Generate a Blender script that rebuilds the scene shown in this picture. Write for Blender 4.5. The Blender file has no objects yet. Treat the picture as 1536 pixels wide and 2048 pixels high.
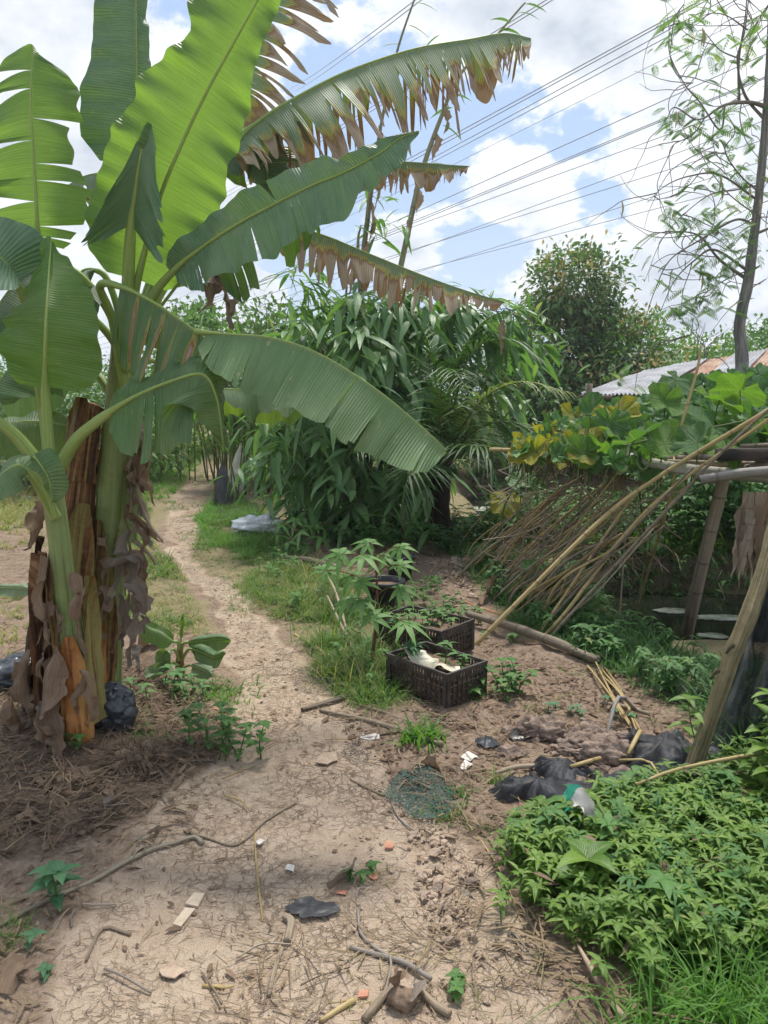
import bpy, math
import numpy as np
from mathutils import Vector

C = bpy.context.scene.collection
RS = np.random.RandomState(11)
rad = math.radians

# ------------------------------------------------------------------ camera
W0, H0, FPX = 1536.0, 2048.0, 1538.0          # frame of the photograph, focal length in its pixels
CAM = np.array([0.0, 0.0, 1.55]); PITCH = rad(8.3)
cam = bpy.data.objects.new('camera', bpy.data.cameras.new('camera'))
C.objects.link(cam)
cam.location = CAM; cam.rotation_euler = (rad(90) - PITCH, 0, 0)
cam.data.sensor_fit = 'VERTICAL'; cam.data.sensor_height = 24.0
cam.data.lens = 24.0 * FPX / H0
cam.data.clip_start = 0.05; cam.data.clip_end = 3000
bpy.context.scene.camera = cam
FW = np.array([0, math.cos(PITCH), -math.sin(PITCH)]); UP = np.array([0, math.sin(PITCH), math.cos(PITCH)])

# ------------------------------------------------------------------ node helper
class NT:
    def __init__(s, tree): s.t = tree
    def put(s, sock, v):
        if isinstance(v, bpy.types.NodeSocket): s.t.links.new(v, sock)
        elif v is not None:
            if hasattr(sock, 'default_value') and hasattr(sock.default_value, '__len__') and not isinstance(v, str):
                v = list(v) if hasattr(v, '__len__') else [v] * len(sock.default_value)
                if len(v) == 3 and len(sock.default_value) == 4: v = v + [1.0]
            sock.default_value = v
    def n(s, typ, props=None, **ins):
        nd = s.t.nodes.new(typ)
        for k, v in (props or {}).items(): setattr(nd, k, v)
        for k, v in ins.items():
            key = int(k[1:]) if k[0] == 'i' and k[1:].isdigit() else k.replace('_', ' ')
            s.put(nd.inputs[key], v)
        return nd
    def mix(s, f, a, b, blend='MIX'):
        nd = s.t.nodes.new('ShaderNodeMix'); nd.data_type = 'RGBA'; nd.blend_type = blend
        s.put(nd.inputs[0], f); s.put(nd.inputs[6], a); s.put(nd.inputs[7], b)
        return nd.outputs[2]
    def m(s, op, a, b=None, c=None, clamp=False):
        nd = s.t.nodes.new('ShaderNodeMath'); nd.operation = op; nd.use_clamp = clamp
        s.put(nd.inputs[0], a)
        if b is not None: s.put(nd.inputs[1], b)
        if c is not None: s.put(nd.inputs[2], c)
        return nd.outputs[0]
    def vm(s, op, a, b=None, out=0):
        nd = s.t.nodes.new('ShaderNodeVectorMath'); nd.operation = op
        s.put(nd.inputs[0], a)
        if b is not None: s.put(nd.inputs[3] if op == 'SCALE' else nd.inputs[1], b)
        return nd.outputs[out]
    def noise(s, vec, scale, detail=4, rough=0.55, dist=0.0, out=0):
        return s.n('ShaderNodeTexNoise', None, Vector=vec, Scale=scale, Detail=detail, Roughness=rough, Distortion=dist).outputs[out]
    def mr(s, v, a, b, c=0.0, d=1.0, smooth=False):
        nd = s.t.nodes.new('ShaderNodeMapRange'); nd.clamp = True
        if smooth: nd.interpolation_type = 'SMOOTHSTEP'
        for i, x in enumerate((v, a, b, c, d)): s.put(nd.inputs[i], x)
        return nd.outputs[0]
    def ramp(s, fac, stops):
        nd = s.t.nodes.new('ShaderNodeValToRGB'); cr = nd.color_ramp
        while len(cr.elements) < len(stops): cr.elements.new(0.5)
        for e, (p, c) in zip(cr.elements, stops):
            e.position = p; e.color = (*c, 1) if len(c) == 3 else c
        s.put(nd.inputs[0], fac); return nd.outputs[0]
    def comb(s, x, y, z):
        return s.n('ShaderNodeCombineXYZ', None, X=x, Y=y, Z=z).outputs[0]

# ------------------------------------------------------------------ sky, sun, exposure
SUN_EL, SUN_AZ = rad(66), rad(18)      # azimuth measured from +Y towards +X
world = bpy.data.worlds.new('World'); bpy.context.scene.world = world; world.use_nodes = True
def make_sky():
    t = world.node_tree; t.nodes.clear(); k = NT(t)
    sky = k.n('ShaderNodeTexSky', {'sky_type': 'NISHITA', 'sun_disc': False, 'sun_elevation': SUN_EL,
                                   'sun_rotation': SUN_AZ, 'air_density': 1.0, 'dust_density': 0.6}).outputs[0]
    d = k.n('ShaderNodeTexCoord').outputs['Generated']
    z = k.n('ShaderNodeSeparateXYZ', None, Vector=d).outputs[2]
    # clouds live on a layer overhead: project the direction on it so they shrink towards the horizon
    zz = k.m('ADD', k.m('MAXIMUM', z, 0.0), 0.55)
    pl = k.vm('DIVIDE', d, k.comb(zz, zz, k.m('MULTIPLY', zz, 1.1)))
    big = k.noise(pl, 2.3, 2, 0.5)
    fine = k.noise(pl, 5.0, 8, 0.60, 0.0)
    vor = k.n('ShaderNodeTexVoronoi', {'feature': 'SMOOTH_F1'}, Vector=k.vm('ADD', pl, k.vm('SCALE', k.noise(pl, 6.0, 4, 0.6, 0, 1), 0.20)), Scale=7.0, Smoothness=0.35).outputs[0]
    dens = k.m('ADD', k.m('MULTIPLY', k.m('SUBTRACT', big, 0.5), 0.7), k.m('MULTIPLY', k.m('SUBTRACT', fine, 0.5), 2.3))
    dens = k.m('ADD', dens, k.m('MULTIPLY', k.m('SUBTRACT', 0.34, vor), 0.42)); dens = k.m('ADD', dens, 0.16)
    # gaps of blue sky and banks of cloud at fixed bearings
    for (px, py, r, amp) in SKY_SPOTS:
        v = FW * 1 + np.array([1, 0, 0]) * (px - W0 / 2) / FPX - UP * (py - H0 / 2) / FPX
        v = v / np.linalg.norm(v)
        dd = k.vm('DISTANCE', d, tuple(v), 1)
        dens = k.m('ADD', dens, k.m('MULTIPLY', k.mr(dd, 0.0, r, 1.0, 0.0, True), amp))
    cover = k.mr(dens, -0.04, 0.13, 0, 1, True)
    # cloud tone: the side of each billow that faces the sun is bright, undersides and thick parts are grey
    f2 = k.noise(k.vm('ADD', pl, (-0.012, -0.05, 0.0)), 5.0, 8, 0.60, 0.0)
    lit = k.m('MULTIPLY', k.m('SUBTRACT', fine, f2), 3.2)
    tone = k.noise(k.vm('ADD', pl, (0.13, -0.05, 0.21)), 2.6, 5, 0.6, 0.0)
    thick = k.mr(dens, 0.05, 0.6)
    grey = k.m('ADD', k.m('MULTIPLY', k.mr(tone, 0.32, 0.62), k.mr(thick, 0.0, 1.0, 0.15, 0.95)), k.m('MULTIPLY', lit, -1.0))
    grey = k.m('MAXIMUM', k.m('MINIMUM', grey, 1.0), 0.0)
    cc = k.mix(grey, (9.0, 9.15, 9.4), (4.2, 4.8, 5.6))
    blue = k.mix(0.62, sky, (3.9, 5.6, 8.7))
    hz = k.mr(z, 0.0, 0.25, 0.7, 0.0, True)
    col = k.mix(cover, k.mix(hz, blue, (6.0, 6.9, 8.0)), cc)
    bg = k.n('ShaderNodeBackground', None, Color=col, Strength=0.09)
    k.n('ShaderNodeOutputWorld', None, Surface=bg.outputs[0])
SKY_SPOTS = [(820, 260, 0.34, -0.16), (800, 330, 0.14, -0.05), (1180, 400, 0.08, -0.22), (640, 150, 0.08, -0.12), (900, 20, 0.07, -0.15), (700, 520, 0.2, -0.06),
             (1450, 180, 0.34, 0.36), (130, 250, 0.34, 0.36), (1130, 130, 0.16, 0.22), (1080, 450, 0.10, 0.16), (800, 490, 0.08, 0.26), (1010, 380, 0.07, 0.14), (1250, 520, 0.14, 0.12)]
make_sky()
sd = bpy.data.lights.new('sun', 'SUN'); sd.energy = 3.5; sd.angle = rad(9); sd.color = (1.0, 0.955, 0.88)
so = bpy.data.objects.new('sun', sd); C.objects.link(so)
sv = Vector((math.sin(SUN_AZ) * math.cos(SUN_EL), math.cos(SUN_AZ) * math.cos(SUN_EL), math.sin(SUN_EL)))
so.rotation_euler = sv.to_track_quat('Z', 'Y').to_euler(); so.location = (5, 5, 30)
vs = bpy.context.scene.view_settings
bpy.context.scene.display_settings.display_device = 'sRGB'
vs.view_transform = 'Standard'; vs.look = 'None'; vs.exposure = 0.50; vs.gamma = 1.0; vs.use_curve_mapping = False
cy = bpy.context.scene.cycles
cy.max_bounces = 4; cy.diffuse_bounces = 2; cy.glossy_bounces = 2; cy.transmission_bounces = 3; cy.transparent_max_bounces = 8
cy.use_adaptive_sampling = True; cy.adaptive_threshold = 0.03
cy.caustics_reflective = False; cy.caustics_refractive = False; cy.use_denoising = True

# ------------------------------------------------------------------ maths
def unit(v):
    v = np.asarray(v, float); return v / (np.linalg.norm(v, axis=-1, keepdims=True) + 1e-12)
def P(px, py, d):
    """Point seen at pixel (px, py) that stands d metres ahead of the camera."""
    v = FW + np.array([1.0, 0, 0]) * (px - W0 / 2) / FPX - UP * (py - H0 / 2) / FPX
    return CAM + v * (d / v[1])
def _hash(ix, iy, iz):
    h = (ix.astype(np.int64) * 374761393 + iy.astype(np.int64) * 668265263 + iz.astype(np.int64) * 2147483647) & 0xffffffff
    h = ((h ^ (h >> 13)) * 1274126177) & 0xffffffff
    return ((h ^ (h >> 16)) & 0xffff) / 65535.0
def vnoise(p, scale=1.0, seed=0):
    p = np.asarray(p, float) * scale + seed * 17.13
    i = np.floor(p).astype(np.int64); f = p - i; f = f * f * (3 - 2 * f)
    r = 0
    for dx in (0, 1):
        for dy in (0, 1):
            for dz in (0, 1):
                w = (f[..., 0] if dx else 1 - f[..., 0]) * (f[..., 1] if dy else 1 - f[..., 1]) * (f[..., 2] if dz else 1 - f[..., 2])
                r = r + w * _hash(i[..., 0] + dx, i[..., 1] + dy, i[..., 2] + dz)
    return r * 2 - 1
def fbm(p, scale=1.0, oct=4, seed=0):
    r = 0; a = 0.5
    for o in range(oct):
        r = r + a * vnoise(p, scale * 2 ** o, seed + o); a *= 0.5
    return r
def sstep(x, a, b):
    t = np.clip((x - a) / (b - a), 0, 1); return t * t * (3 - 2 * t)
WATER = -0.34
def boxd(x, y, x0, x1, y0, y1):
    dx = np.maximum(x0 - x, x - x1); dy = np.maximum(y0 - y, y - y1)
    return np.maximum(dx, dy)
def Hh(x, y):
    x = np.asarray(x, float); y = np.asarray(y, float)
    p = np.stack([x, y, np.zeros_like(x)], -1)
    w = fbm(p, 0.9, 2, 5) * 0.35
    h = fbm(p, 1.3, 3, 2) * 0.05 * sstep(y, 1.0, 5.0) + fbm(p, 5.0, 3, 9) * 0.016
    h = h + 0.08 * np.exp(-(((x + 1.55) / 0.7) ** 2 + ((y - 3.3) / 0.6) ** 2))
    h = h + 0.07 * np.exp(-(((x - 0.95) / 0.35) ** 2 + ((y - 7.0) / 0.7) ** 2))
    d1 = boxd(x + w * 0.5, y + w * .6, 1.95, 16.0, 5.15, 7.4)
    d2 = boxd(x + w, y + w, 1.55, 20.0, 10.0, 15.5)
    h = h - 0.62 * (1 - sstep(d1, -0.25, 0.30)) - 0.6 * (1 - sstep(d2, -0.3, 0.35))
    h = h + 0.6 * sstep(np.hypot(x, y), 60, 200)
    return h
def G(px, py, dz=0.0):
    """Point of the ground seen at pixel (px, py)."""
    v = FW + np.array([1.0, 0, 0]) * (px - W0 / 2) / FPX - UP * (py - H0 / 2) / FPX
    z = 0.0
    for _ in range(8):
        p = CAM + v * ((z + dz - CAM[2]) / v[2]); z = 0.5 * z + 0.5 * float(Hh(p[0], p[1]))
    p[2] = float(Hh(p[0], p[1])) + dz
    return p
def proj(p):
    q = np.asarray(p, float) - CAM
    f = q @ FW; f = np.where(np.abs(f) < 1e-6, 1e-6, f)
    px = W0 / 2 + FPX * q[..., 0] / f; py = H0 / 2 - FPX * (q @ UP) / f
    return px, py, f
def inpoly(x, y, poly):
    r = np.zeros(np.shape(x), bool); n = len(poly); j = n - 1
    for i in range(n):
        xi, yi = poly[i]; xj, yj = poly[j]
        if yi != yj:
            c = ((yi > y) != (yj > y)) & (x < (xj - xi) * (y - yi) / (yj - yi) + xi); r ^= c
        j = i
    return r
def catmull(pts, m=12):
    p = np.asarray(pts, float); p = np.vstack([2 * p[0] - p[1], p, 2 * p[-1] - p[-2]])
    out = []
    for i in range(1, len(p) - 2):
        t = np.linspace(0, 1, m, endpoint=False)[:, None]
        a, b, c, d = p[i - 1], p[i], p[i + 1], p[i + 2]
        out.append(0.5 * (2 * b + (c - a) * t + (2 * a - 5 * b + 4 * c - d) * t ** 2 + (3 * b - a - 3 * c + d) * t ** 3))
    out.append(p[-2][None]); return np.vstack(out)
def resample(p, n):
    s = np.concatenate([[0], np.cumsum(np.linalg.norm(np.diff(p, axis=0), axis=1))])
    t = np.linspace(0, s[-1], n)
    return np.stack([np.interp(t, s, p[:, i]) for i in range(p.shape[1])], 1), s[-1]
def frames(p):
    t = unit(np.gradient(p, axis=0)); n = np.zeros_like(p)
    a = np.array([0, 0, 1.0]) if abs(t[0, 2]) < 0.9 else np.array([1.0, 0, 0])
    n[0] = unit(np.cross(t[0], a))
    for i in range(1, len(p)):
        v = n[i - 1] - t[i] * (n[i - 1] @ t[i]); n[i] = v / (np.linalg.norm(v) + 1e-9)
    return t, n, np.cross(t, n)

# ------------------------------------------------------------------ mesh builder
class MB:
    def __init__(s): s.V = []; s.Q = []; s.T = []; s.A = []; s.n = 0
    def add(s, V, Q=None, T=None, A=None):
        V = np.asarray(V, float).reshape(-1, 3)
        if A is None: A = np.zeros((len(V), 3))
        else:
            A = np.asarray(A, float)
            A = np.tile(A, (len(V), 1)) if A.ndim == 1 else A.reshape(-1, 3)
        s.V.append(V); s.A.append(A)
        if Q is not None and len(Q): s.Q.append(np.asarray(Q, np.int64).reshape(-1, 4) + s.n)
        if T is not None and len(T): s.T.append(np.asarray(T, np.int64).reshape(-1, 3) + s.n)
        s.n += len(V); return s
    def box(s, c, sz, rot=0.0, A=None, tilt=None):
        x, y, z = np.array(sz) / 2
        v = np.array([[-x, -y, -z], [x, -y, -z], [x, y, -z], [-x, y, -z], [-x, -y, z], [x, -y, z], [x, y, z], [-x, y, z]])
        if tilt is not None: v = v @ np.asarray(tilt).T
        cr, sr = math.cos(rot), math.sin(rot)
        v = v @ np.array([[cr, sr, 0], [-sr, cr, 0], [0, 0, 1]]) + np.asarray(c)
        q = [[0, 3, 2, 1], [4, 5, 6, 7], [0, 1, 5, 4], [1, 2, 6, 5], [2, 3, 7, 6], [3, 0, 4, 7]]
        return s.add(v, q, A=A)
    def tube(s, pts, r, ns=8, A2=0.0, cap=True, smooth=10, jit=0.0, raw=False, ax=0.0):
        p = np.asarray(pts, float)
        if not raw: p = catmull(p, smooth)
        n = len(p); r = np.asarray(r, float)
        if r.ndim == 0: r = np.full(n, float(r))
        elif len(r) != n: r = np.interp(np.linspace(0, 1, n), np.linspace(0, 1, len(r)), r)
        t, a, b = frames(p)
        th = np.linspace(0, 2 * np.pi, ns, endpoint=False)
        ring = np.cos(th)[None, :, None] * a[:, None] + np.sin(th)[None, :, None] * b[:, None]
        rr = r[:, None] * np.ones((1, ns))
        if jit: rr = rr * (1 + jit * fbm(p[:, None] + ring * r[:, None, None], 9.0, 3, int(ax * 7) + 1))
        V = p[:, None] + ring * rr[..., None]
        sl = np.concatenate([[0], np.cumsum(np.linalg.norm(np.diff(p, axis=0), axis=1))])
        A = np.zeros((n, ns, 3)); A[..., 0] = sl[:, None] + ax; A[..., 1] = (th / (2 * np.pi))[None]; A[..., 2] = A2
        i = np.arange(n - 1)[:, None]; j = np.arange(ns)[None]; j2 = (j + 1) % ns
        Q = np.stack([i * ns + j, i * ns + j2, (i + 1) * ns + j2, (i + 1) * ns + j], -1).reshape(-1, 4)
        V = V.reshape(-1, 3); A = A.reshape(-1, 3); T = []
        if cap:
            k = len(V); V = np.vstack([V, p[0], p[-1]]); A = np.vstack([A, A[0], A[-1]])
            for q in range(ns):
                T.append([k, (q + 1) % ns, q]); T.append([k + 1, (n - 1) * ns + q, (n - 1) * ns + (q + 1) % ns])
        return s.add(V, Q, T, A)
    def grid(s, V, A=None):
        n, m = V.shape[:2]
        i = np.arange(n - 1)[:, None]; j = np.arange(m - 1)[None]
        Q = np.stack([i * m + j, i * m + j + 1, (i + 1) * m + j + 1, (i + 1) * m + j], -1).reshape(-1, 4)
        return s.add(V.reshape(-1, 3), Q, A=None if A is None else A.reshape(-1, 3))
    def build(s, name, mat, parent=None, origin=None, smooth=True):
        V = np.vstack(s.V); A = np.vstack(s.A)
        if parent is not None: o = ORG[parent.name]
        else: o = np.zeros(3) if origin is None else np.asarray(origin, float)
        V = V - o
        Q = np.vstack(s.Q) if s.Q else np.zeros((0, 4), np.int64); T = np.vstack(s.T) if s.T else np.zeros((0, 3), np.int64)
        me = bpy.data.meshes.new(name)
        me.vertices.add(len(V)); me.vertices.foreach_set('co', V.astype(np.float32).ravel())
        lp = np.concatenate([Q.ravel(), T.ravel()]).astype(np.int32)
        me.loops.add(len(lp)); me.loops.foreach_set('vertex_index', lp)
        st = np.concatenate([np.arange(len(Q)) * 4, len(Q) * 4 + np.arange(len(T)) * 3]).astype(np.int32)
        me.polygons.add(len(st)); me.polygons.foreach_set('loop_start', st)
        me.polygons.foreach_set('use_smooth', np.full(len(st), smooth))
        me.update(calc_edges=True); me.validate()
        at = me.attributes.new('a', 'FLOAT_VECTOR', 'POINT'); at.data.foreach_set('vector', A.astype(np.float32).ravel())
        me.materials.append(mat)
        ob = bpy.data.objects.new(name, me); C.objects.link(ob)
        if parent is not None: ob.parent = parent
        else: ob.location = o
        ORG[ob.name] = o
        return ob
ORG = {}
def tag(o, label, cat, group=None, kind=None):
    if label: o['label'] = label
    if cat: o['category'] = cat
    if group: o['group'] = group
    if kind: o['kind'] = kind
    return o
def thing(name, label, cat, loc, group=None):
    o = bpy.data.objects.new(name, None); C.objects.link(o); o.location = loc; o.empty_display_size = 0.1
    ORG[o.name] = np.asarray(loc, float)
    return tag(o, label, cat, group)
def copy_thing(root, loc, rotz=0.0, scale=1.0, label=None):
    r = root.copy(); C.objects.link(r); r.location = loc; r.rotation_euler = (0, 0, rotz); r.scale = (scale,) * 3
    if label: r['label'] = label
    for ch in list(root.children):
        c = ch.copy(); C.objects.link(c); c.parent = r
        for g in ch.children:
            d = g.copy(); C.objects.link(d); d.parent = c
    return r

# ------------------------------------------------------------------ leaves in bulk
def leaves(mb, p, d, L, w, droop=0.3, fold=0.25, nseg=4, shape='lance', r=None, roll=0.6, rs=RS, nrm=None, across=3):
    p = np.atleast_2d(np.asarray(p, float)); N = len(p)
    if N == 0: return
    d = unit(np.broadcast_to(np.asarray(d, float), (N, 3)))
    L = np.broadcast_to(np.asarray(L, float), (N,)); w = np.broadcast_to(np.asarray(w, float), (N,))
    droop = np.broadcast_to(np.asarray(droop, float), (N,))
    r = rs.rand(N) if r is None else np.broadcast_to(np.asarray(r, float), (N,))
    up = np.array([0, 0, 1.0]) if nrm is None else np.asarray(nrm, float)
    up = np.broadcast_to(up, (N, 3)) + rs.normal(0, roll, (N, 3)) * 0.5
    side = unit(np.cross(d, up)); nr = np.cross(side, d)
    t = np.linspace(0, 1, nseg + 1)
    if shape == 'lance': f = np.sin(np.pi * np.clip(t, 0, 1) ** 0.75) ** 0.8
    elif shape == 'blade': f = (1 - t ** 1.6) * 0.9 + 0.1 * (t < 1)
    elif shape == 'oval': f = np.sin(np.pi * t ** 0.9) ** 0.6
    elif shape == 'ovate': f = np.sin(np.pi * t ** 0.6) ** 0.9
    f = f.copy(); f[-1] = 0.02
    if shape != 'blade': f[0] = 0.08
    ctr = p[:, None] + d[:, None] * (L[:, None] * t)[..., None]
    ctr[..., 2] -= (droop * L)[:, None] * t[None] ** 2
    hw = 0.5 * w[:, None] * f[None]
    if across == 3:
        V = np.stack([ctr - side[:, None] * hw[..., None] + nr[:, None] * (fold * hw)[..., None], ctr,
                      ctr + side[:, None] * hw[..., None] + nr[:, None] * (fold * hw)[..., None]], 2)
        vv = np.array([-1, 0, 1.0])
    else:
        V = np.stack([ctr - side[:, None] * hw[..., None], ctr + side[:, None] * hw[..., None]], 2); vv = np.array([-1, 1.0])
    na = across; K = (nseg + 1) * na
    A = np.zeros((N, nseg + 1, na, 3)); A[..., 0] = t[None, :, None]; A[..., 1] = vv; A[..., 2] = r[:, None, None]
    q = []
    for i in range(nseg):
        for j in range(na - 1): q.append([i * na + j, i * na + j + 1, (i + 1) * na + j + 1, (i + 1) * na + j])
    Q = (np.arange(N) * K)[:, None, None] + np.array(q)[None]
    mb.add(V.reshape(-1, 3), Q.reshape(-1, 4), A=A.reshape(-1, 3))
def rdir(n, zmin=-1.0, zmax=1.0, rs=RS):
    z = rs.uniform(zmin, zmax, n); a = rs.uniform(0, 2 * np.pi, n); q = np.sqrt(1 - z * z)
    return np.stack([q * np.cos(a), q * np.sin(a), z], 1)
def scatter(poly, dens, rs=RS, noise_t=None, nscale=1.5, nseed=3):
    """Random ground points inside an outline read off the photograph, density per square metre."""
    g = np.array([G(*q)[:2] for q in poly]); x0, y0 = g.min(0); x1, y1 = g.max(0)
    n = int((x1 - x0) * (y1 - y0) * dens); x = rs.uniform(x0, x1, n); y = rs.uniform(y0, y1, n)
    k = inpoly(x, y, [tuple(q) for q in g])
    x, y = x[k], y[k]; x_, y_ = x, y
    if noise_t is not None:
        k = fbm(np.stack([x, y, 0 * x], 1), nscale, 3, nseed) > noise_t; x, y = x[k], y[k]
    if len(x) < 3: print('FEW', poly[:2], dens, len(x_)); x, y = x_[:40], y_[:40]
    return np.stack([x, y, Hh(x, y)], 1)
# ------------------------------------------------------------------ materials
def mat(name):
    m = bpy.data.materials.new(name); m.use_nodes = True; m.node_tree.nodes.clear()
    return m, NT(m.node_tree)
def out(k, sh, disp=None):
    o = k.n('ShaderNodeOutputMaterial', None, Surface=sh)
def attr(k):
    a = k.n('ShaderNodeAttribute', {'attribute_name': 'a'}).outputs['Vector']
    s = k.n('ShaderNodeSeparateXYZ', None, Vector=a)
    return a, s.outputs[0], s.outputs[1], s.outputs[2]
def bump(k, h, strength=0.4, dist=0.01):
    return k.n('ShaderNodeBump', None, Height=h, Strength=strength, Distance=dist).outputs[0]
def pos(k): return k.n('ShaderNodeTexCoord').outputs['Object']
def leafmat(name, c1, c2, c3=None, trans=0.35, rough=0.45, tr=None, spec=0.4, f3=0.9, vein=0.25):
    m, k = mat(name); a, u, v, r = attr(k); p = pos(k)
    col = k.mix(r, c1, c2)
    if c3 is not None: col = k.mix(k.mr(r, f3, min(f3 + 0.06, 1.0)), col, c3)
    n = k.noise(p, 3.0, 3); col = k.mix(0.5, col, k.mix(n, (0.45, 0.5, 0.45), (1.5, 1.45, 1.4)), 'MULTIPLY')
    mid = k.mr(k.m('ABSOLUTE', v), 0.0, 0.16, 1.0, 0.0)
    col = k.mix(k.m('MULTIPLY', mid, vein), col, (0.30, 0.36, 0.14))
    rib = k.m('SINE', k.m('MULTIPLY', k.m('SUBTRACT', k.m('MULTIPLY', u, 14.0), k.m('MULTIPLY', k.m('ABSOLUTE', v), 3.0)), 6.28))
    b = k.n('ShaderNodeBsdfPrincipled', None, Base_Color=col, Roughness=rough, Specular_IOR_Level=spec, Normal=bump(k, rib, 0.25, 0.002))
    tc = k.mix(1.0, col, tr or (1.25, 1.35, 0.55), 'MULTIPLY')
    t = k.n('ShaderNodeBsdfTranslucent', None, Color=tc)
    out(k, k.n('ShaderNodeMixShader', None, i0=trans, i1=b.outputs[0], i2=t.outputs[0]).outputs[0]); return m
def banana_mat(name, c1, c2, trans=0.35, tcol=(0.30, 0.42, 0.03), tan=(0.40, 0.30, 0.20), spots=0.35):
    m, k = mat(name); a, u, v, r = attr(k); p = pos(k)
    av = k.m('ABSOLUTE', v)
    vv = k.comb(k.m('MULTIPLY', u, 110.0), k.m('MULTIPLY', v, 1.2), 0.0)
    lines = k.noise(vv, 1.0, 2, 0.5)
    wide = k.noise(k.comb(k.m('MULTIPLY', u, 16.0), k.m('MULTIPLY', v, 0.9), 3.0), 1.0, 3, 0.6)
    col = k.mix(k.mr(wide, 0.3, 0.7), c1, c2)
    col = k.mix(k.mr(lines, 0.35, 0.65, 0.0, 0.42), col, k.mix(0.5, col, (0.22, 0.32, 0.16)))
    col = k.mix(k.mr(av, 0.0, 0.05, 0.65, 0.0), col, (0.36, 0.42, 0.14))
    # dying edges: yellow rim, then brown, then grey straw
    bn = k.noise(k.comb(k.m('MULTIPLY', u, 22.0), k.m('MULTIPLY', v, 2.5), 7.0), 1.0, 5, 0.65)
    f = k.m('ADD', r, k.m('MULTIPLY', k.m('SUBTRACT', bn, 0.5), 0.75))
    col = k.mix(k.mr(f, 0.30, 0.42), col, (0.42, 0.34, 0.05))
    col = k.mix(k.mr(f, 0.40, 0.50), col, (0.24, 0.14, 0.075))
    col = k.mix(k.mr(f, 0.50, 0.68), col, k.mix(bn, tan, (0.52, 0.43, 0.33)))
    if spots:
        s = k.noise(k.comb(k.m('MULTIPLY', u, 30.0), k.m('MULTIPLY', v, 3.0), 1.0), 1.0, 4, 0.7)
        sm = k.m('MULTIPLY', k.mr(s, 0.62, 0.69), spots); col = k.mix(sm, col, (0.45, 0.40, 0.20))
    dust = k.noise(p, 6.0, 5, 0.65); col = k.mix(k.mr(dust, 0.42, 0.75, 0.0, 0.30), col, (0.34, 0.36, 0.24))
    dead = k.mr(f, 0.38, 0.5)
    h = k.m('ADD', k.m('SINE', k.m('MULTIPLY', u, 560.0)), k.m('MULTIPLY', wide, 2.0))
    b = k.n('ShaderNodeBsdfPrincipled', None, Base_Color=col, Roughness=k.m('MAXIMUM', k.mr(dead, 0, 1, 0.30, 0.9), k.mr(dust, 0.35, 0.7, 0.36, 0.62)), Specular_IOR_Level=0.45, Normal=bump(k, h, 0.5, 0.0025))
    tc = k.mix(dead, k.mix(0.5, tcol, k.mix(1.0, k.mix(k.mr(lines, 0.3, 0.7), (0.7, 0.7, 0.7), (1.2, 1.2, 1.0)), tcol, 'MULTIPLY')), (0.22, 0.12, 0.05))
    t = k.n('ShaderNodeBsdfTranslucent', None, Color=tc)
    out(k, k.n('ShaderNodeMixShader', None, i0=trans, i1=b.outputs[0], i2=t.outputs[0]).outputs[0]); return m
def barkmat(name, stops, scale=(3, 30), rough=0.85, strength=0.8, ringn=0.0, ringc=(0.1, 0.07, 0.04), dist=0.01):
    """Streaks run along the length of the tube (attribute x), vary round it (attribute y)."""
    m, k = mat(name); a, u, v, r = attr(k); p = pos(k)
    ang = k.m('MULTIPLY', v, 6.2832)
    vec = k.comb(k.m('MULTIPLY', u, scale[0]), k.m('MULTIPLY', k.m('SINE', ang), scale[1] / 6.0), k.m('MULTIPLY', k.m('COSINE', ang), scale[1] / 6.0))
    n = k.noise(vec, 1.0, 7, 0.62, 0.4); n2 = k.noise(p, 38.0, 4, 0.6)
    f = k.m('ADD', k.mr(n, 0.25, 0.75), k.m('MULTIPLY', k.m('SUBTRACT', n2, 0.5), 0.35))
    f = k.m('ADD', f, k.m('MULTIPLY', k.m('SUBTRACT', r, 0.5), 0.6))
    col = k.ramp(f, stops)
    h = k.m('ADD', n, k.m('MULTIPLY', n2, 0.4))
    if ringn:
        fr = k.m('FRACT', k.m('MULTIPLY', u, ringn)); ring = k.mr(k.m('ABSOLUTE', k.m('SUBTRACT', fr, 0.5)), 0.455, 0.49)
        col = k.mix(k.m('MULTIPLY', ring, 0.5), col, ringc); h = k.m('ADD', h, ring)
    b = k.n('ShaderNodeBsdfPrincipled', None, Base_Color=col, Roughness=rough, Specular_IOR_Level=0.25, Normal=bump(k, h, strength, dist))
    out(k, b.outputs[0]); return m
def drymat(name, c1, c2, trans=0.2, rough=0.9):
    m, k = mat(name); a, u, v, r = attr(k)
    n = k.noise(k.comb(k.m('MULTIPLY', u, 3.0), k.m('MULTIPLY', v, 14.0), r), 1.0, 6, 0.7)
    col = k.mix(k.mr(n, 0.3, 0.7), c1, c2); col = k.mix(r, k.mix(0.45, col, (0.05, 0.03, 0.02)), col)
    b = k.n('ShaderNodeBsdfPrincipled', None, Base_Color=col, Roughness=rough, Specular_IOR_Level=0.2, Normal=bump(k, n, 0.6, 0.006))
    t = k.n('ShaderNodeBsdfTranslucent', None, Color=k.mix(1.0, col, (0.9, 0.75, 0.55), 'MULTIPLY'))
    out(k, k.n('ShaderNodeMixShader', None, i0=trans, i1=b.outputs[0], i2=t.outputs[0]).outputs[0]); return m
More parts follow.
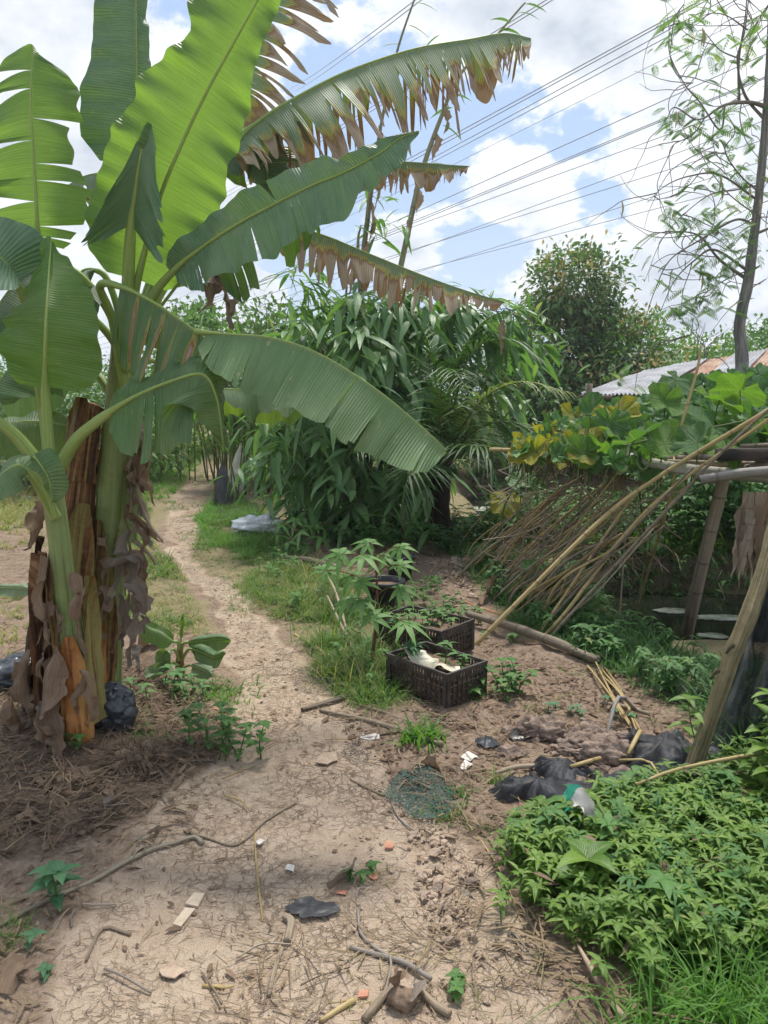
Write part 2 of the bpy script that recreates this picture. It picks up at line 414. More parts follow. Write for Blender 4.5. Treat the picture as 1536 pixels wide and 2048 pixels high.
def plain(name, c1, c2, scale=8.0, rough=0.6, metal=0.0, strength=0.3, spec=0.4, detail=5, dist=0.01, alpha=None):
    m, k = mat(name); p = pos(k)
    n = k.noise(p, scale, detail, 0.6); n2 = k.noise(p, scale * 7, 3, 0.6)
    col = k.mix(k.mr(k.m('ADD', n, k.m('MULTIPLY', k.m('SUBTRACT', n2, 0.5), 0.4)), 0.35, 0.68), c1, c2)
    b = k.n('ShaderNodeBsdfPrincipled', None, Base_Color=col, Roughness=rough, Metallic=metal, Specular_IOR_Level=spec, Normal=bump(k, k.m('ADD', n, k.m('MULTIPLY', n2, 0.3)), strength, dist))
    if alpha:
        sc, thr = alpha
        w = k.noise(p, sc, 2, 0.5)
        al = k.mr(w, thr - 0.03, thr + 0.03)
        t = k.n('ShaderNodeBsdfTransparent')
        out(k, k.n('ShaderNodeMixShader', None, i0=al, i1=t.outputs[0], i2=b.outputs[0]).outputs[0]); return m
    out(k, b.outputs[0]); return m

MT = {}
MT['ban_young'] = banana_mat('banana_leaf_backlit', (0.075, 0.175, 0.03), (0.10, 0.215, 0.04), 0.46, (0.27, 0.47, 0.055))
MT['ban_green'] = banana_mat('banana_leaf_green', (0.045, 0.12, 0.035), (0.075, 0.165, 0.05), 0.30, (0.26, 0.42, 0.04))
MT['ban_blue'] = banana_mat('banana_leaf_waxy', (0.065, 0.15, 0.075), (0.11, 0.215, 0.115), 0.20, (0.15, 0.28, 0.06))
MT['ban_pale'] = banana_mat('banana_leaf_pale', (0.085, 0.17, 0.06), (0.13, 0.235, 0.085), 0.25, (0.24, 0.36, 0.05), spots=0.7)
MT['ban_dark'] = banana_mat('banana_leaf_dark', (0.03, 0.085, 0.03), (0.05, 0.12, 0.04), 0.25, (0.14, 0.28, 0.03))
MT['ban_old'] = banana_mat('banana_leaf_torn', (0.12, 0.20, 0.10), (0.19, 0.26, 0.14), 0.25, (0.25, 0.33, 0.07))
MT['midrib'] = barkmat('banana_midrib', [(0.2, (0.17, 0.26, 0.06)), (0.6, (0.26, 0.35, 0.10)), (0.9, (0.34, 0.40, 0.16))], (2, 12), 0.45, 0.2)
MT['stem_green'] = barkmat('banana_stem_green', [(0.0, (0.05, 0.03, 0.015)), (0.16, (0.10, 0.10, 0.035)), (0.35, (0.155, 0.20, 0.07)), (0.62, (0.21, 0.27, 0.10)), (0.85, (0.27, 0.31, 0.12)), (1.0, (0.16, 0.09, 0.03))], (1.3, 16), 0.42, 0.35)
MT['stem_mix'] = barkmat('banana_stem_old', [(0.0, (0.018, 0.010, 0.006)), (0.28, (0.055, 0.025, 0.012)), (0.42, (0.17, 0.075, 0.028)), (0.55, (0.21, 0.17, 0.055)), (0.75, (0.24, 0.22, 0.075)), (0.95, (0.32, 0.22, 0.10))], (1.0, 24), 0.6, 0.6)
MT['stem_brown'] = barkmat('banana_stem_dead', [(0.0, (0.010, 0.007, 0.005)), (0.35, (0.035, 0.018, 0.010)), (0.55, (0.12, 0.055, 0.025)), (0.72, (0.22, 0.115, 0.05)), (0.95, (0.36, 0.25, 0.15))], (1.2, 34), 0.8, 0.9)
MT['stem_orange'] = barkmat('banana_stem_orange', [(0.0, (0.035, 0.012, 0.006)), (0.25, (0.14, 0.045, 0.015)), (0.45, (0.36, 0.15, 0.045)), (0.7, (0.46, 0.24, 0.08)), (1.0, (0.40, 0.28, 0.12))], (2.2, 10), 0.5, 0.4)
MT['dry'] = drymat('dry_banana_leaf', (0.11, 0.065, 0.04), (0.46, 0.34, 0.235))
MT['dry_grey'] = drymat('dry_leaf_grey', (0.12, 0.09, 0.075), (0.47, 0.40, 0.33))
MT['straw'] = drymat('straw', (0.22, 0.155, 0.09), (0.44, 0.34, 0.215), 0.05)
MT['dirtstraw'] = drymat('dark_straw', (0.11, 0.075, 0.05), (0.30, 0.22, 0.15), 0.05)
MT['bamboo_pole'] = barkmat('dry_bamboo', [(0.0, (0.15, 0.09, 0.04)), (0.35, (0.34, 0.24, 0.10)), (0.7, (0.46, 0.35, 0.165)), (1.0, (0.24, 0.21, 0.10))], (1.5, 8), 0.5, 0.3, ringn=4.5)
MT['bamboo_old'] = barkmat('weathered_bamboo', [(0.0, (0.07, 0.055, 0.04)), (0.4, (0.20, 0.16, 0.115)), (0.75, (0.31, 0.26, 0.19)), (1.0, (0.40, 0.35, 0.27))], (1.5, 12), 0.75, 0.5, ringn=4.0)
MT['bamboo_grey'] = barkmat('grey_bamboo', [(0.0, (0.10, 0.09, 0.075)), (0.45, (0.30, 0.28, 0.24)), (1.0, (0.50, 0.48, 0.43))], (1.5, 10), 0.7, 0.4, ringn=3.0)
MT['post'] = barkmat('stripped_wood_post', [(0.0, (0.04, 0.032, 0.018)), (0.3, (0.125, 0.10, 0.05)), (0.6, (0.23, 0.19, 0.10)), (1.0, (0.36, 0.31, 0.20))], (2.0, 20), 0.7, 0.9, dist=0.02)
MT['bark'] = barkmat('grey_bark', [(0.0, (0.14, 0.13, 0.12)), (0.5, (0.30, 0.285, 0.265)), (1.0, (0.42, 0.40, 0.37))], (4.0, 14), 0.9, 0.8)
MT['twig'] = barkmat('twig_bark', [(0.0, (0.13, 0.11, 0.09)), (0.5, (0.26, 0.225, 0.19)), (1.0, (0.38, 0.33, 0.27))], (5.0, 10), 0.85, 0.3)
MT['stick'] = barkmat('stick_wood', [(0.0, (0.12, 0.09, 0.06)), (0.5, (0.30, 0.235, 0.165)), (1.0, (0.46, 0.38, 0.285))], (5.0, 14), 0.85, 0.6)
MT['culm'] = barkmat('bamboo_culm', [(0.0, (0.10, 0.09, 0.05)), (0.5, (0.20, 0.20, 0.11)), (1.0, (0.30, 0.28, 0.17))], (2.0, 8), 0.6, 0.2, ringn=2.6)
MT['greenstem'] = barkmat('green_stem', [(0.0, (0.08, 0.10, 0.03)), (0.5, (0.13, 0.19, 0.05)), (1.0, (0.22, 0.24, 0.09))], (4, 8), 0.6, 0.2)
MT['redstem'] = barkmat('cassava_stem', [(0.0, (0.12, 0.05, 0.03)), (0.5, (0.19, 0.11, 0.06)), (1.0, (0.22, 0.20, 0.09))], (9, 8), 0.7, 0.4)
MT['sheath'] = drymat('bamboo_sheath', (0.30, 0.20, 0.12), (0.50, 0.38, 0.24), 0.1)
MT['bamboo_leaf'] = leafmat('bamboo_leaf', (0.085, 0.20, 0.07), (0.20, 0.34, 0.13), (0.33, 0.37, 0.15), 0.38, 0.38, spec=0.5, f3=0.94)
MT['grass'] = leafmat('grass_blade', (0.08, 0.175, 0.03), (0.16, 0.27, 0.06), (0.40, 0.36, 0.16), 0.4, 0.55, f3=0.84)
MT['drygrass'] = leafmat('dry_grass_blade', (0.17, 0.23, 0.06), (0.35, 0.34, 0.13), (0.42, 0.33, 0.18), 0.35, 0.7, f3=0.7)
MT['lushgrass'] = leafmat('lush_grass_blade', (0.09, 0.22, 0.035), (0.14, 0.30, 0.05), (0.34, 0.34, 0.12), 0.45, 0.5, f3=0.95)
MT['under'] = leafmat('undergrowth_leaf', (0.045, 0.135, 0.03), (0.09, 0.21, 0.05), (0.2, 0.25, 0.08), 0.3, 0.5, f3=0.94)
MT['herb'] = leafmat('herb_leaf', (0.080, 0.17, 0.024), (0.185, 0.305, 0.044), (0.25, 0.31, 0.08), 0.34, 0.42, f3=0.93, vein=0.45)
MT['weed'] = leafmat('weed_leaf', (0.07, 0.18, 0.045), (0.12, 0.26, 0.06), (0.2, 0.3, 0.1), 0.35, 0.5, f3=0.95)
MT['bluegreen'] = leafmat('bluish_weed_leaf', (0.06, 0.17, 0.08), (0.10, 0.24, 0.11), None, 0.3, 0.5)
MT['cassava'] = leafmat('cassava_leaf', (0.11, 0.24, 0.06), (0.19, 0.35, 0.10), (0.2, 0.34, 0.1), 0.35, 0.5, f3=0.9, vein=0.5)
MT['treeleaf'] = leafmat('tree_leaf_dark', (0.085, 0.17, 0.06), (0.16, 0.27, 0.095), (0.26, 0.35, 0.13), 0.25, 0.45, f3=0.9)
MT['treemid'] = leafmat('tree_leaf_mid', (0.075, 0.17, 0.04), (0.14, 0.26, 0.065), (0.24, 0.33, 0.11), 0.3, 0.5, f3=0.88)
MT['treelite'] = leafmat('tree_leaf_light', (0.09, 0.20, 0.04), (0.16, 0.30, 0.07), (0.30, 0.34, 0.12), 0.35, 0.5, f3=0.9)
MT['flower'] = leafmat('flower_spray', (0.46, 0.34, 0.16), (0.62, 0.47, 0.26), None, 0.2, 0.8)
MT['pinnate'] = leafmat('pinnate_leaflet', (0.14, 0.28, 0.12), (0.24, 0.38, 0.17), (0.42, 0.45, 0.24), 0.4, 0.5, f3=0.9)
MT['palm'] = leafmat('palm_leaflet', (0.04, 0.10, 0.03), (0.09, 0.18, 0.05), (0.28, 0.30, 0.12), 0.25, 0.4, f3=0.85)
MT['palm_yellow'] = leafmat('palm_leaflet_yellow', (0.16, 0.22, 0.07), (0.30, 0.34, 0.14), None, 0.3, 0.5)
def squashmat(name, c1, c2, yellow):
    m, k = mat(name); a, u, v, r = attr(k); p = pos(k)
    # u = distance from the stalk, v = angle in turns, veins fan out along a few bearings
    fan = k.m('ABSOLUTE', k.m('SUBTRACT', k.m('FRACT', k.m('MULTIPLY', v, 7.0)), 0.5))
    vein = k.mr(k.m('MULTIPLY', fan, k.m('ADD', u, 0.15)), 0.0, 0.05, 1.0, 0.0)
    n = k.noise(p, 14.0, 4); col = k.mix(k.mr(n, 0.3, 0.7), c1, c2)
    if yellow: col = k.mix(k.mr(k.m('ADD', n, k.m('MULTIPLY', u, 0.35)), 0.55, 0.9), col, (0.50, 0.42, 0.05)); col = k.mix(k.mr(k.noise(p, 22.0, 4), 0.62, 0.68), col, (0.30, 0.15, 0.04))
    col = k.mix(k.m('MULTIPLY', vein, 0.7), col, (0.34, 0.44, 0.22)); hole = k.mr(k.noise(p, 30.0, 2), 0.70, 0.72); col = k.mix(hole, col, (0.30, 0.24, 0.12))
    h = k.m('ADD', n, k.m('MULTIPLY', vein, -0.9))
    b = k.n('ShaderNodeBsdfPrincipled', None, Base_Color=col, Roughness=0.5, Specular_IOR_Level=0.4, Normal=bump(k, h, 1.0, 0.035))
    t = k.n('ShaderNodeBsdfTranslucent', None, Color=k.mix(1.0, col, (1.3, 1.4, 0.5), 'MULTIPLY'))
    out(k, k.n('ShaderNodeMixShader', None, i0=0.33, i1=b.outputs[0], i2=t.outputs[0]).outputs[0]); return m
MT['squash'] = squashmat('squash_leaf', (0.07, 0.18, 0.05), (0.14, 0.28, 0.085), False)
MT['squash2'] = squashmat('squash_leaf_fresh', (0.12, 0.26, 0.045), (0.21, 0.37, 0.075), False)
MT['squash_y'] = squashmat('squash_leaf_yellowing', (0.28, 0.36, 0.06), (0.42, 0.44, 0.08), True)
MT['blackplastic'] = plain('black_plastic', (0.012, 0.012, 0.014), (0.03, 0.03, 0.034), 6, 0.38, strength=0.2, spec=0.5)
MT['bagblack'] = plain('black_poly_bag', (0.018, 0.021, 0.026), (0.045, 0.05, 0.058), 5, 0.32, strength=0.25, spec=0.6)
MT['net'] = plain('black_shade_net', (0.014, 0.015, 0.018), (0.055, 0.058, 0.066), 5, 0.6, strength=0.3, alpha=(420.0, 0.40), spec=0.3)
MT['netgreen'] = plain('dark_green_net', (0.02, 0.06, 0.05), (0.04, 0.10, 0.08), 20, 0.8, alpha=(120.0, 0.5))
MT['netthin'] = plain('fine_black_netting', (0.02, 0.02, 0.022), (0.06, 0.06, 0.065), 9, 0.8, alpha=(150.0, 0.58))
MT['crate'] = plain('dusty_brown_crate_plastic', (0.028, 0.023, 0.021), (0.085, 0.068, 0.058), 14, 0.5, strength=0.2, spec=0.45)
MT['soil'] = plain('potting_soil', (0.10, 0.06, 0.04), (0.26, 0.17, 0.11), 22, 0.95, strength=1.0, dist=0.02)
MT['whitecloth'] = plain('dirty_white_sack', (0.42, 0.40, 0.30), (0.66, 0.64, 0.52), 9, 0.6, strength=0.4)
MT['whitetarp'] = plain('crumpled_white_sheet', (0.42, 0.43, 0.44), (0.72, 0.73, 0.74), 16, 0.55, strength=0.5)
MT['cream'] = plain('cream_plastic_sheet', (0.48, 0.45, 0.33), (0.66, 0.62, 0.48), 10, 0.5)
MT['paper'] = plain('dirty_paper', (0.50, 0.46, 0.40), (0.70, 0.66, 0.60), 18, 0.8)
MT['tin'] = plain('galvanised_tin', (0.30, 0.31, 0.33), (0.48, 0.49, 0.52), 3, 0.45, metal=0.3, strength=0.15)
MT['tin_white'] = plain('sun_bleached_tin', (0.24, 0.235, 0.235), (0.44, 0.45, 0.47), 2.5, 0.75, metal=0.1, strength=0.1)
MT['rust'] = plain('rusty_tin', (0.30, 0.14, 0.075), (0.52, 0.40, 0.30), 3.0, 0.8, strength=0.3)
MT['wire'] = plain('cable', (0.20, 0.215, 0.24), (0.25, 0.265, 0.29), 1, 0.5, strength=0)
MT['wood'] = plain('old_board', (0.20, 0.14, 0.09), (0.38, 0.29, 0.20), 9, 0.85, strength=0.6)
MT['board'] = plain('pale_cut_board', (0.44, 0.35, 0.25), (0.56, 0.46, 0.34), 14, 0.8)
MT['brickred'] = plain('broken_red_brick', (0.42, 0.19, 0.12), (0.55, 0.28, 0.18), 20, 0.9)
MT['clod'] = plain('dry_mud_clod', (0.13, 0.09, 0.07), (0.36, 0.27, 0.21), 20, 0.95, strength=1.0, dist=0.02)
MT['clodlite'] = plain('pale_clay_clod', (0.30, 0.22, 0.16), (0.45, 0.34, 0.25), 24, 0.95, strength=0.8)
MT['algae'] = plain('floating_scum', (0.14, 0.16, 0.09), (0.48, 0.48, 0.40), 5, 0.8)
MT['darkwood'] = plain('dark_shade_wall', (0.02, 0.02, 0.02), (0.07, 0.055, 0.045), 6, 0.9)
MT['teal'] = plain('teal_poly_bag', (0.04, 0.36, 0.22), (0.09, 0.52, 0.34), 20, 0.4)
MT['bluecloth'] = plain('blue_cloth', (0.10, 0.26, 0.42), (0.22, 0.42, 0.58), 10, 0.8)
MT['cord'] = plain('orange_cord', (0.55, 0.20, 0.08), (0.6, 0.25, 0.1), 10, 0.6)
MT['pod'] = plain('seed_pod', (0.34, 0.33, 0.14), (0.48, 0.44, 0.24), 10, 0.7)
MT['rope'] = plain('brown_root', (0.12, 0.08, 0.055), (0.26, 0.18, 0.12), 20, 0.9)

def ground_mat():
    m, k = mat('ground_soil'); a, path, green, brown = attr(k); p = pos(k)
    big = k.noise(p, 1.1, 5, 0.6); mid = k.noise(p, 7.0, 7, 0.62); fine = k.noise(p, 55.0, 5, 0.65)
    clay = k.mix(k.mr(big, 0.35, 0.65), (0.36, 0.28, 0.20), (0.42, 0.305, 0.22))
    clay = k.mix(k.mr(mid, 0.35, 0.7), clay, (0.47, 0.375, 0.28)); clay = k.mix(k.mr(fine, 0.5, 0.75, 0, 0.4), clay, (0.27, 0.185, 0.13))
    soil = k.mix(k.mr(mid, 0.3, 0.7), (0.12, 0.08, 0.055), (0.27, 0.195, 0.14)); soil = k.mix(k.mr(fine, 0.4, 0.7), soil, (0.34, 0.255, 0.185))
    mulch_bank_shade = k.mix(k.mr(mid, 0.3, 0.7), (0.055, 0.038, 0.027), (0.19, 0.135, 0.095)); mulch_bank_shade = k.mix(k.mr(fine, 0.45, 0.7), mulch_bank_shade, (0.24, 0.17, 0.12))  # dark litter colour; on the ditch banks it also carries painted trellis shade
    moss = k.mix(k.mr(fine, 0.3, 0.7), (0.11, 0.11, 0.045), (0.29, 0.22, 0.14)); moss = k.mix(k.mr(mid, 0.36, 0.52), moss, (0.24, 0.20, 0.11))
    edge = k.m('MULTIPLY', k.m('SUBTRACT', mid, 0.5), 0.7)
    col = k.mix(k.mr(k.m('ADD', path, edge), 0.3, 0.6), soil, clay)
    col = k.mix(k.mr(k.m('ADD', brown, edge), 0.35, 0.7), col, mulch_bank_shade)
    col = k.mix(k.mr(k.m('ADD', green, edge), 0.35, 0.7), col, moss)
    # drying cracks in the bare clay, two sizes of plates
    wv = k.vm('ADD', p, k.vm('SCALE', k.noise(p, 11.0, 4, 0.6, 0, 1), 0.09))
    c1 = k.n('ShaderNodeTexVoronoi', {'feature': 'DISTANCE_TO_EDGE'}, Vector=wv, Scale=10.5).outputs[0]
    c2 = k.n('ShaderNodeTexVoronoi', {'feature': 'DISTANCE_TO_EDGE'}, Vector=wv, Scale=26.0).outputs[0]
    patch = k.mr(k.noise(p, 2.3, 4, 0.6), 0.38, 0.56)
    k1 = k.mr(c1, 0.016, 0.042, 1.0, 0.0); k2 = k.m('MULTIPLY', k.mr(c2, 0.015, 0.075, 1.0, 0.0), 0.7)
    crack = k.m('MULTIPLY', k.m('MULTIPLY', k.m('MAXIMUM', k1, k2), patch), k.mr(path, 0.4, 0.8), clamp=True)
    crack = k.m('MULTIPLY', crack, k.mr(k.noise(p, 17.0, 3), 0.34, 0.54, 0.25, 1.0))
    col = k.mix(k.m('MULTIPLY', crack, 0.55), col, (0.12, 0.078, 0.05))
    gn = k.noise(p, 210.0, 3, 0.7); col = k.mix(0.75, col, k.mix(gn, (0.40, 0.39, 0.38), (1.6, 1.6, 1.6)), 'MULTIPLY')
    h = k.m('ADD', k.m('MULTIPLY', mid, 0.9), k.m('ADD', k.m('MULTIPLY', fine, 0.5), k.m('MULTIPLY', gn, 0.22)))
    h = k.m('SUBTRACT', h, k.m('MULTIPLY', crack, 0.55))
    b = k.n('ShaderNodeBsdfPrincipled', None, Base_Color=col, Roughness=0.95, Specular_IOR_Level=0.15, Normal=bump(k, h, 0.85, 0.022))
    out(k, b.outputs[0]); return m
MT['ground'] = ground_mat()
def water_mat():
    m, k = mat('pond_water'); p = pos(k)
    n = k.noise(p, 6.0, 4, 0.6)
    b = k.n('ShaderNodeBsdfPrincipled', None, Base_Color=k.mix(n, (0.012, 0.016, 0.010), (0.03, 0.035, 0.02)), Roughness=0.08, Specular_IOR_Level=0.5, Normal=bump(k, n, 0.08, 0.01))
    out(k, b.outputs[0]); return m
MT['water'] = water_mat()

def haze_mat():
    m, k = mat('haze_air')
    v = k.n('ShaderNodeVolumePrincipled', None, Color=(0.86, 0.92, 1.0), Density=0.0016, Anisotropy=0.4)
    k.n('ShaderNodeOutputMaterial', None, Volume=v.outputs[0]); return m
MT['haze'] = haze_mat()
# ------------------------------------------------------------------ ground, water
PATH = [(80, 2300), (95, 1960), (150, 1810), (260, 1700), (330, 1610), (480, 1500), (490, 1410), (450, 1290), (420, 1210), (370, 1130), (320, 1060), (345, 1000), (400, 930), (440, 905), (475, 905), (445, 950), (400, 1010), (385, 1080), (440, 1150), (510, 1230), (600, 1330), (650, 1420), (760, 1500), (830, 1610), (870, 1700), (1000, 1800), (1080, 1900), (1160, 2000), (1220, 2300)]
MULCH = [(-300, 1560), (-300, 1740), (0, 1730), (120, 1690), (310, 1600), (470, 1500), (450, 1440), (380, 1400), (250, 1300), (0, 1380)]
G_RIGHT = [(455, 990), (405, 1060), (385, 1110), (470, 1180), (580, 1260), (630, 1330), (680, 1400), (780, 1400), (790, 1290), (720, 1210), (660, 1140), (570, 1080), (510, 1010)]
G_LEFT = [(300, 1000), (400, 905), (340, 900), (280, 960), (210, 1080), (230, 1200), (290, 1290), (420, 1270), (370, 1160), (300, 1080)]
G_FIELD = [(-900, 1050), (60, 1060), (110, 1000), (200, 940), (330, 900), (380, 880), (380, 862), (-900, 862)]
G_UNDER = [(900, 1090), (1000, 1230), (1190, 1330), (1340, 1400), (1440, 1400), (1560, 1320), (1560, 1270), (1330, 1290), (1200, 1200), (1100, 1120), (1000, 1075)]
HERB = [(1010, 1740), (1060, 1660), (1180, 1630), (1300, 1600), (1390, 1575), (1536, 1500), (1900, 1450), (1900, 1960), (1536, 1930), (1400, 1975), (1300, 1975), (1200, 1930), (1120, 1865), (1040, 1815)]
LUSH = [(1240, 2090), (1290, 2000), (1400, 1960), (1536, 1880), (1800, 1800), (1800, 2400), (1200, 2400)]
def ground():
    def axis(lo, a, b, hi, st):
        mid = list(np.arange(a, b, st)); l = []; x = a; s = st
        while x > lo: s *= 1.16; x -= s; l.append(x)
        r = []; x = b; s = st
        while x < hi: r.append(x); s *= 1.16; x += s
        return np.array(l[::-1] + mid + r + [hi])
    xs = axis(-170, -3.2, 3.4, 170, 0.028); ys = axis(-40, 1.2, 9.0, 260, 0.028)
    X, Y = np.meshgrid(xs, ys, indexing='ij'); Z = Hh(X, Y)
    p = np.stack([X, Y, np.zeros_like(X)], -1)
    jx = fbm(p, 2.2, 4, 21) * 0.22; jy = fbm(p, 2.2, 4, 31) * 0.35
    pp = np.stack([X + jx, Y + jy, Z], -1); px, py, f = proj(pp)
    bad = (f < 0.1) | (Y < 0.9)
    def mask(poly):
        g = np.array([G(*q)[:2] for q in poly]); mk = inpoly(X + jx, Y + jy, [tuple(q) for q in g]).astype(float)
        return mk
    path = mask(PATH); path[(Y < 1.3) & (np.abs(X + 0.1) < 1.0)] = 1
    green = np.maximum.reduce([mask(G_RIGHT), mask(G_LEFT), mask(G_FIELD), mask(G_UNDER), mask(HERB), mask(LUSH)])
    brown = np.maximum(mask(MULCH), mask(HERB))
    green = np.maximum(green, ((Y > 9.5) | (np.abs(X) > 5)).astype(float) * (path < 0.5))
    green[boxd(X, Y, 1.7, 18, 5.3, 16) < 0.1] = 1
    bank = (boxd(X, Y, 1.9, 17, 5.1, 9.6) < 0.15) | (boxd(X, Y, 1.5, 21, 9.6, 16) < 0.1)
    brown[bank] = 1; path[bank] = 0; green[bank] = 0  # banks get dark soil colour with the shade under the trellis painted in
    def blur(a, n):
        for _ in range(n):
            a = (np.roll(a, 1, 0) + np.roll(a, -1, 0) + 2 * a) / 4; a = (np.roll(a, 1, 1) + np.roll(a, -1, 1) + 2 * a) / 4
        return a
    path, green, brown = blur(path, 6), blur(green, 6), blur(brown, 6)
    fine = fbm(p, 14.0, 3, 41) * 0.012 * (1 - 0.6 * path) + np.maximum(0, fbm(p, 26.0, 2, 43)) * 0.02 * brown
    soil = (1 - path) * (1 - green)
    fine = fine + np.maximum(0, fbm(p, 20.0, 3, 47)) * 0.028 * soil * (Y < 9)
    # the rutted, crumbled strip on the right of the clay
    gx, gy = G(900, 1790)[:2]
    rut = np.exp(-(((X - gx) / 0.16) ** 2 + ((Y - gy) / 0.42) ** 2)); fine += rut * (-0.02 + np.maximum(0, fbm(p, 30, 3, 51)) * 0.06)
    V = np.stack([X, Y, Z + fine], -1)
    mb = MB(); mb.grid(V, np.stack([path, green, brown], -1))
    # grid() winds downwards for this axis order
    mb.Q = [q[:, ::-1] for q in mb.Q]
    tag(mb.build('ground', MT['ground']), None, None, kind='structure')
ground()
def water():
    for nm, (x0, x1, y0, y1) in (('ditch_water', (1.5, 16.5, 4.7, 8.0)), ('pond_water', (1.1, 20.5, 9.5, 16.0))):
        mb = MB(); mb.add([[x0, y0, WATER], [x1, y0, WATER], [x1, y1, WATER], [x0, y1, WATER]], [[0, 1, 2, 3]])
        tag(mb.build(nm, MT['water'], origin=(x0, y0, WATER)), None, None, kind='structure')
water()

# ------------------------------------------------------------------ banana plants
class Leafspec: pass
def banana_leaf(parent, mt, pet, bl, wa, wb, da, db, tears=(0, 0), brown=(0.0, 0.0), bend=(0.3, 0.3), wave=0.012, seed=1,
                prof=None, profb=None, pet_r=0.02, taper=0.25, jag=0.10, label=None, len_var=0.08, burn=None, rib='midrib', gap=0.0, shift=0.35, pleat=None, ptip=0.0, orth=1.0):
    rs = np.random.RandomState(seed)
    P3 = [P(*q) for q in pet] + [P(*q) for q in bl]
    full = catmull(P3, 16); i0 = len(pet) * 16
    blade, L = resample(full[i0:], 110)
    T = unit(np.gradient(blade, axis=0)); U = np.linspace(0, 1, 110)
    mb = MB()
    if prof is None: prof = [(0, 0.10), (0.05, 0.55), (0.14, 0.92), (0.35, 1.0), (0.7, 0.92), (0.88, 0.62), (0.97, 0.25), (1.0, 0.04)]
    pu, pw = zip(*prof)
    for sd_, (w, d, nt, br, bd) in enumerate(((wa, da, tears[0], brown[0], bend[0]), (wb, db, tears[1], brown[1], bend[1]))):
        sg = -1 if sd_ == 0 else 1
        d = np.asarray(d, float)
        d0, d1 = (d[0], d[1]) if d.ndim == 2 else (d, d)
        cuts = np.sort(np.concatenate([[0, 1], rs.uniform(0.03, 0.985, nt)])) if nt else np.array([0, 1.0])
        for a, b in zip(cuts[:-1], cuts[1:]):
            if b - a < 0.004: continue
            if gap and rs.rand() < gap: continue
            kx = max(3, int((b - a) * 130)) + 1; nv = 10
            u = np.linspace(a, b, kx); v = np.linspace(0, 1, nv)
            uc = (a + b) / 2; torn = nt > 0
            tp = taper * rs.uniform(0.5, 1.3) if torn else 0.0
            lm = 1 + rs.normal(0, len_var) if torn else 1.0
            uu = uc + (u[:, None] - uc) * (1 - tp * v[None] ** (1.4 if tp < .5 else 2.2))
            if a == 0: uu[0] = 0
            uu = uu + (rs.normal(0, shift) * (b - a) * v[None] ** 1.5 * (1 if torn else 0)) * 0.5
            uu = np.clip(uu, 0, 1)
            mid = np.stack([np.interp(uu, U, blade[:, c]) for c in range(3)], -1)
            Tt = np.stack([np.interp(uu, U, T[:, c]) for c in range(3)], -1)
            D = d0 * (1 - uu[..., None]) + d1 * uu[..., None]
            D = D - orth * Tt * (D * Tt).sum(-1, keepdims=True); D = unit(D)
            N = np.cross(Tt, D)
            ph = rs.normal(0, pleat or (0.22 if shift > 0.2 else 0.10)) if torn else 0.0
            phv = ph * v[None, :, None] + 0.0
            D = unit(D * np.cos(phv) + N * np.sin(phv))
            bb = bd * (v[None] ** 1.0) * (1 + (rs.normal(0, 0.25) if torn else 0)); bb = np.clip(bb, 0, 0.97)[..., None] * np.ones_like(D)
            dd = unit(D * (1 - bb) + np.array([0, 0, -1.0]) * bb)
            point = (1 - ptip * np.abs((u - uc) / (b - a) * 2) ** 1.5) if torn else 1.0
            ww = w * (np.interp(u, *zip(*profb)) if (profb and sd_) else np.interp(u, pu, pw)) * lm * point * (1 + jag * (0.5 * np.sin(u * 41 + seed) * (0.2 if not torn else 1) + 0.6 * fbm(np.stack([u * L * 9, u * 0 + seed, u * 0], -1), 1.0, 3, seed)))
            if burn is not None: pass
            st = dd * (ww[:, None, None] / (nv - 1))
            off = np.cumsum(st, axis=1) - st
            wv = wave * v[None] ** 1.3 * (np.sin(u[:, None] * L * 14 + seed * 2 + sd_) + 0.7 * np.sin(u[:, None] * L * 37 + seed) + 0.5 * np.sin(u[:, None] * L * 71 + 3 * seed) * v[None])
            gut = 0.010 * np.sin(np.pi * v[None] ** 0.5) * (1 if torn is False else 0.5)
            pos_ = mid + off + N * (wv + gut)[..., None]
            if torn: # strips curl lengthwise
                pos_ += N * (0.35 * ((u[:, None] - uc) / (b - a + 1e-6)) ** 2 * (b - a) * L * v[None] * rs.uniform(-1, 1))[..., None]
            A = np.zeros(pos_.shape); A[..., 0] = u[:, None] * L; A[..., 1] = sg * v[None]
            rb = br * (0.12 + v[None] ** 1.6 * rs.uniform(0.55, 1.35)) + np.zeros((kx, 1))
            if burn is not None:
                for (bu, bwid, amt) in burn: rb = rb + amt * np.exp(-((u[:, None] - bu) / bwid) ** 2) * (0.25 + 0.75 * np.sin(np.pi * (v[None] * .75 + .15)))
            A[..., 2] = rb
            if sd_ == 0: mb.grid(pos_, A)
            else: mb.grid(pos_[:, ::-1], A[:, ::-1])
    lf = mb.build('leaf', MT[mt], parent)
    if label: lf['label'] = label
    # midrib and petiole as one tapering rod
    n = len(full); s = np.linspace(0, 1, n)
    r = np.interp(s, [0, i0 / n * 0.9, min(1, i0 / n + 0.1), 1], [pet_r * 1.35, pet_r * 0.95, pet_r * 0.42, pet_r * 0.08])
    tb = MB(); tb.tube(full + np.array([0, 0, -0.002]), r, 8, raw=True, A2=0.6)
    rb_ = tb.build('midrib', MT[rib], None, origin=ORG[parent.name]); rb_.location = (0, 0, 0); rb_.parent = lf
    return lf
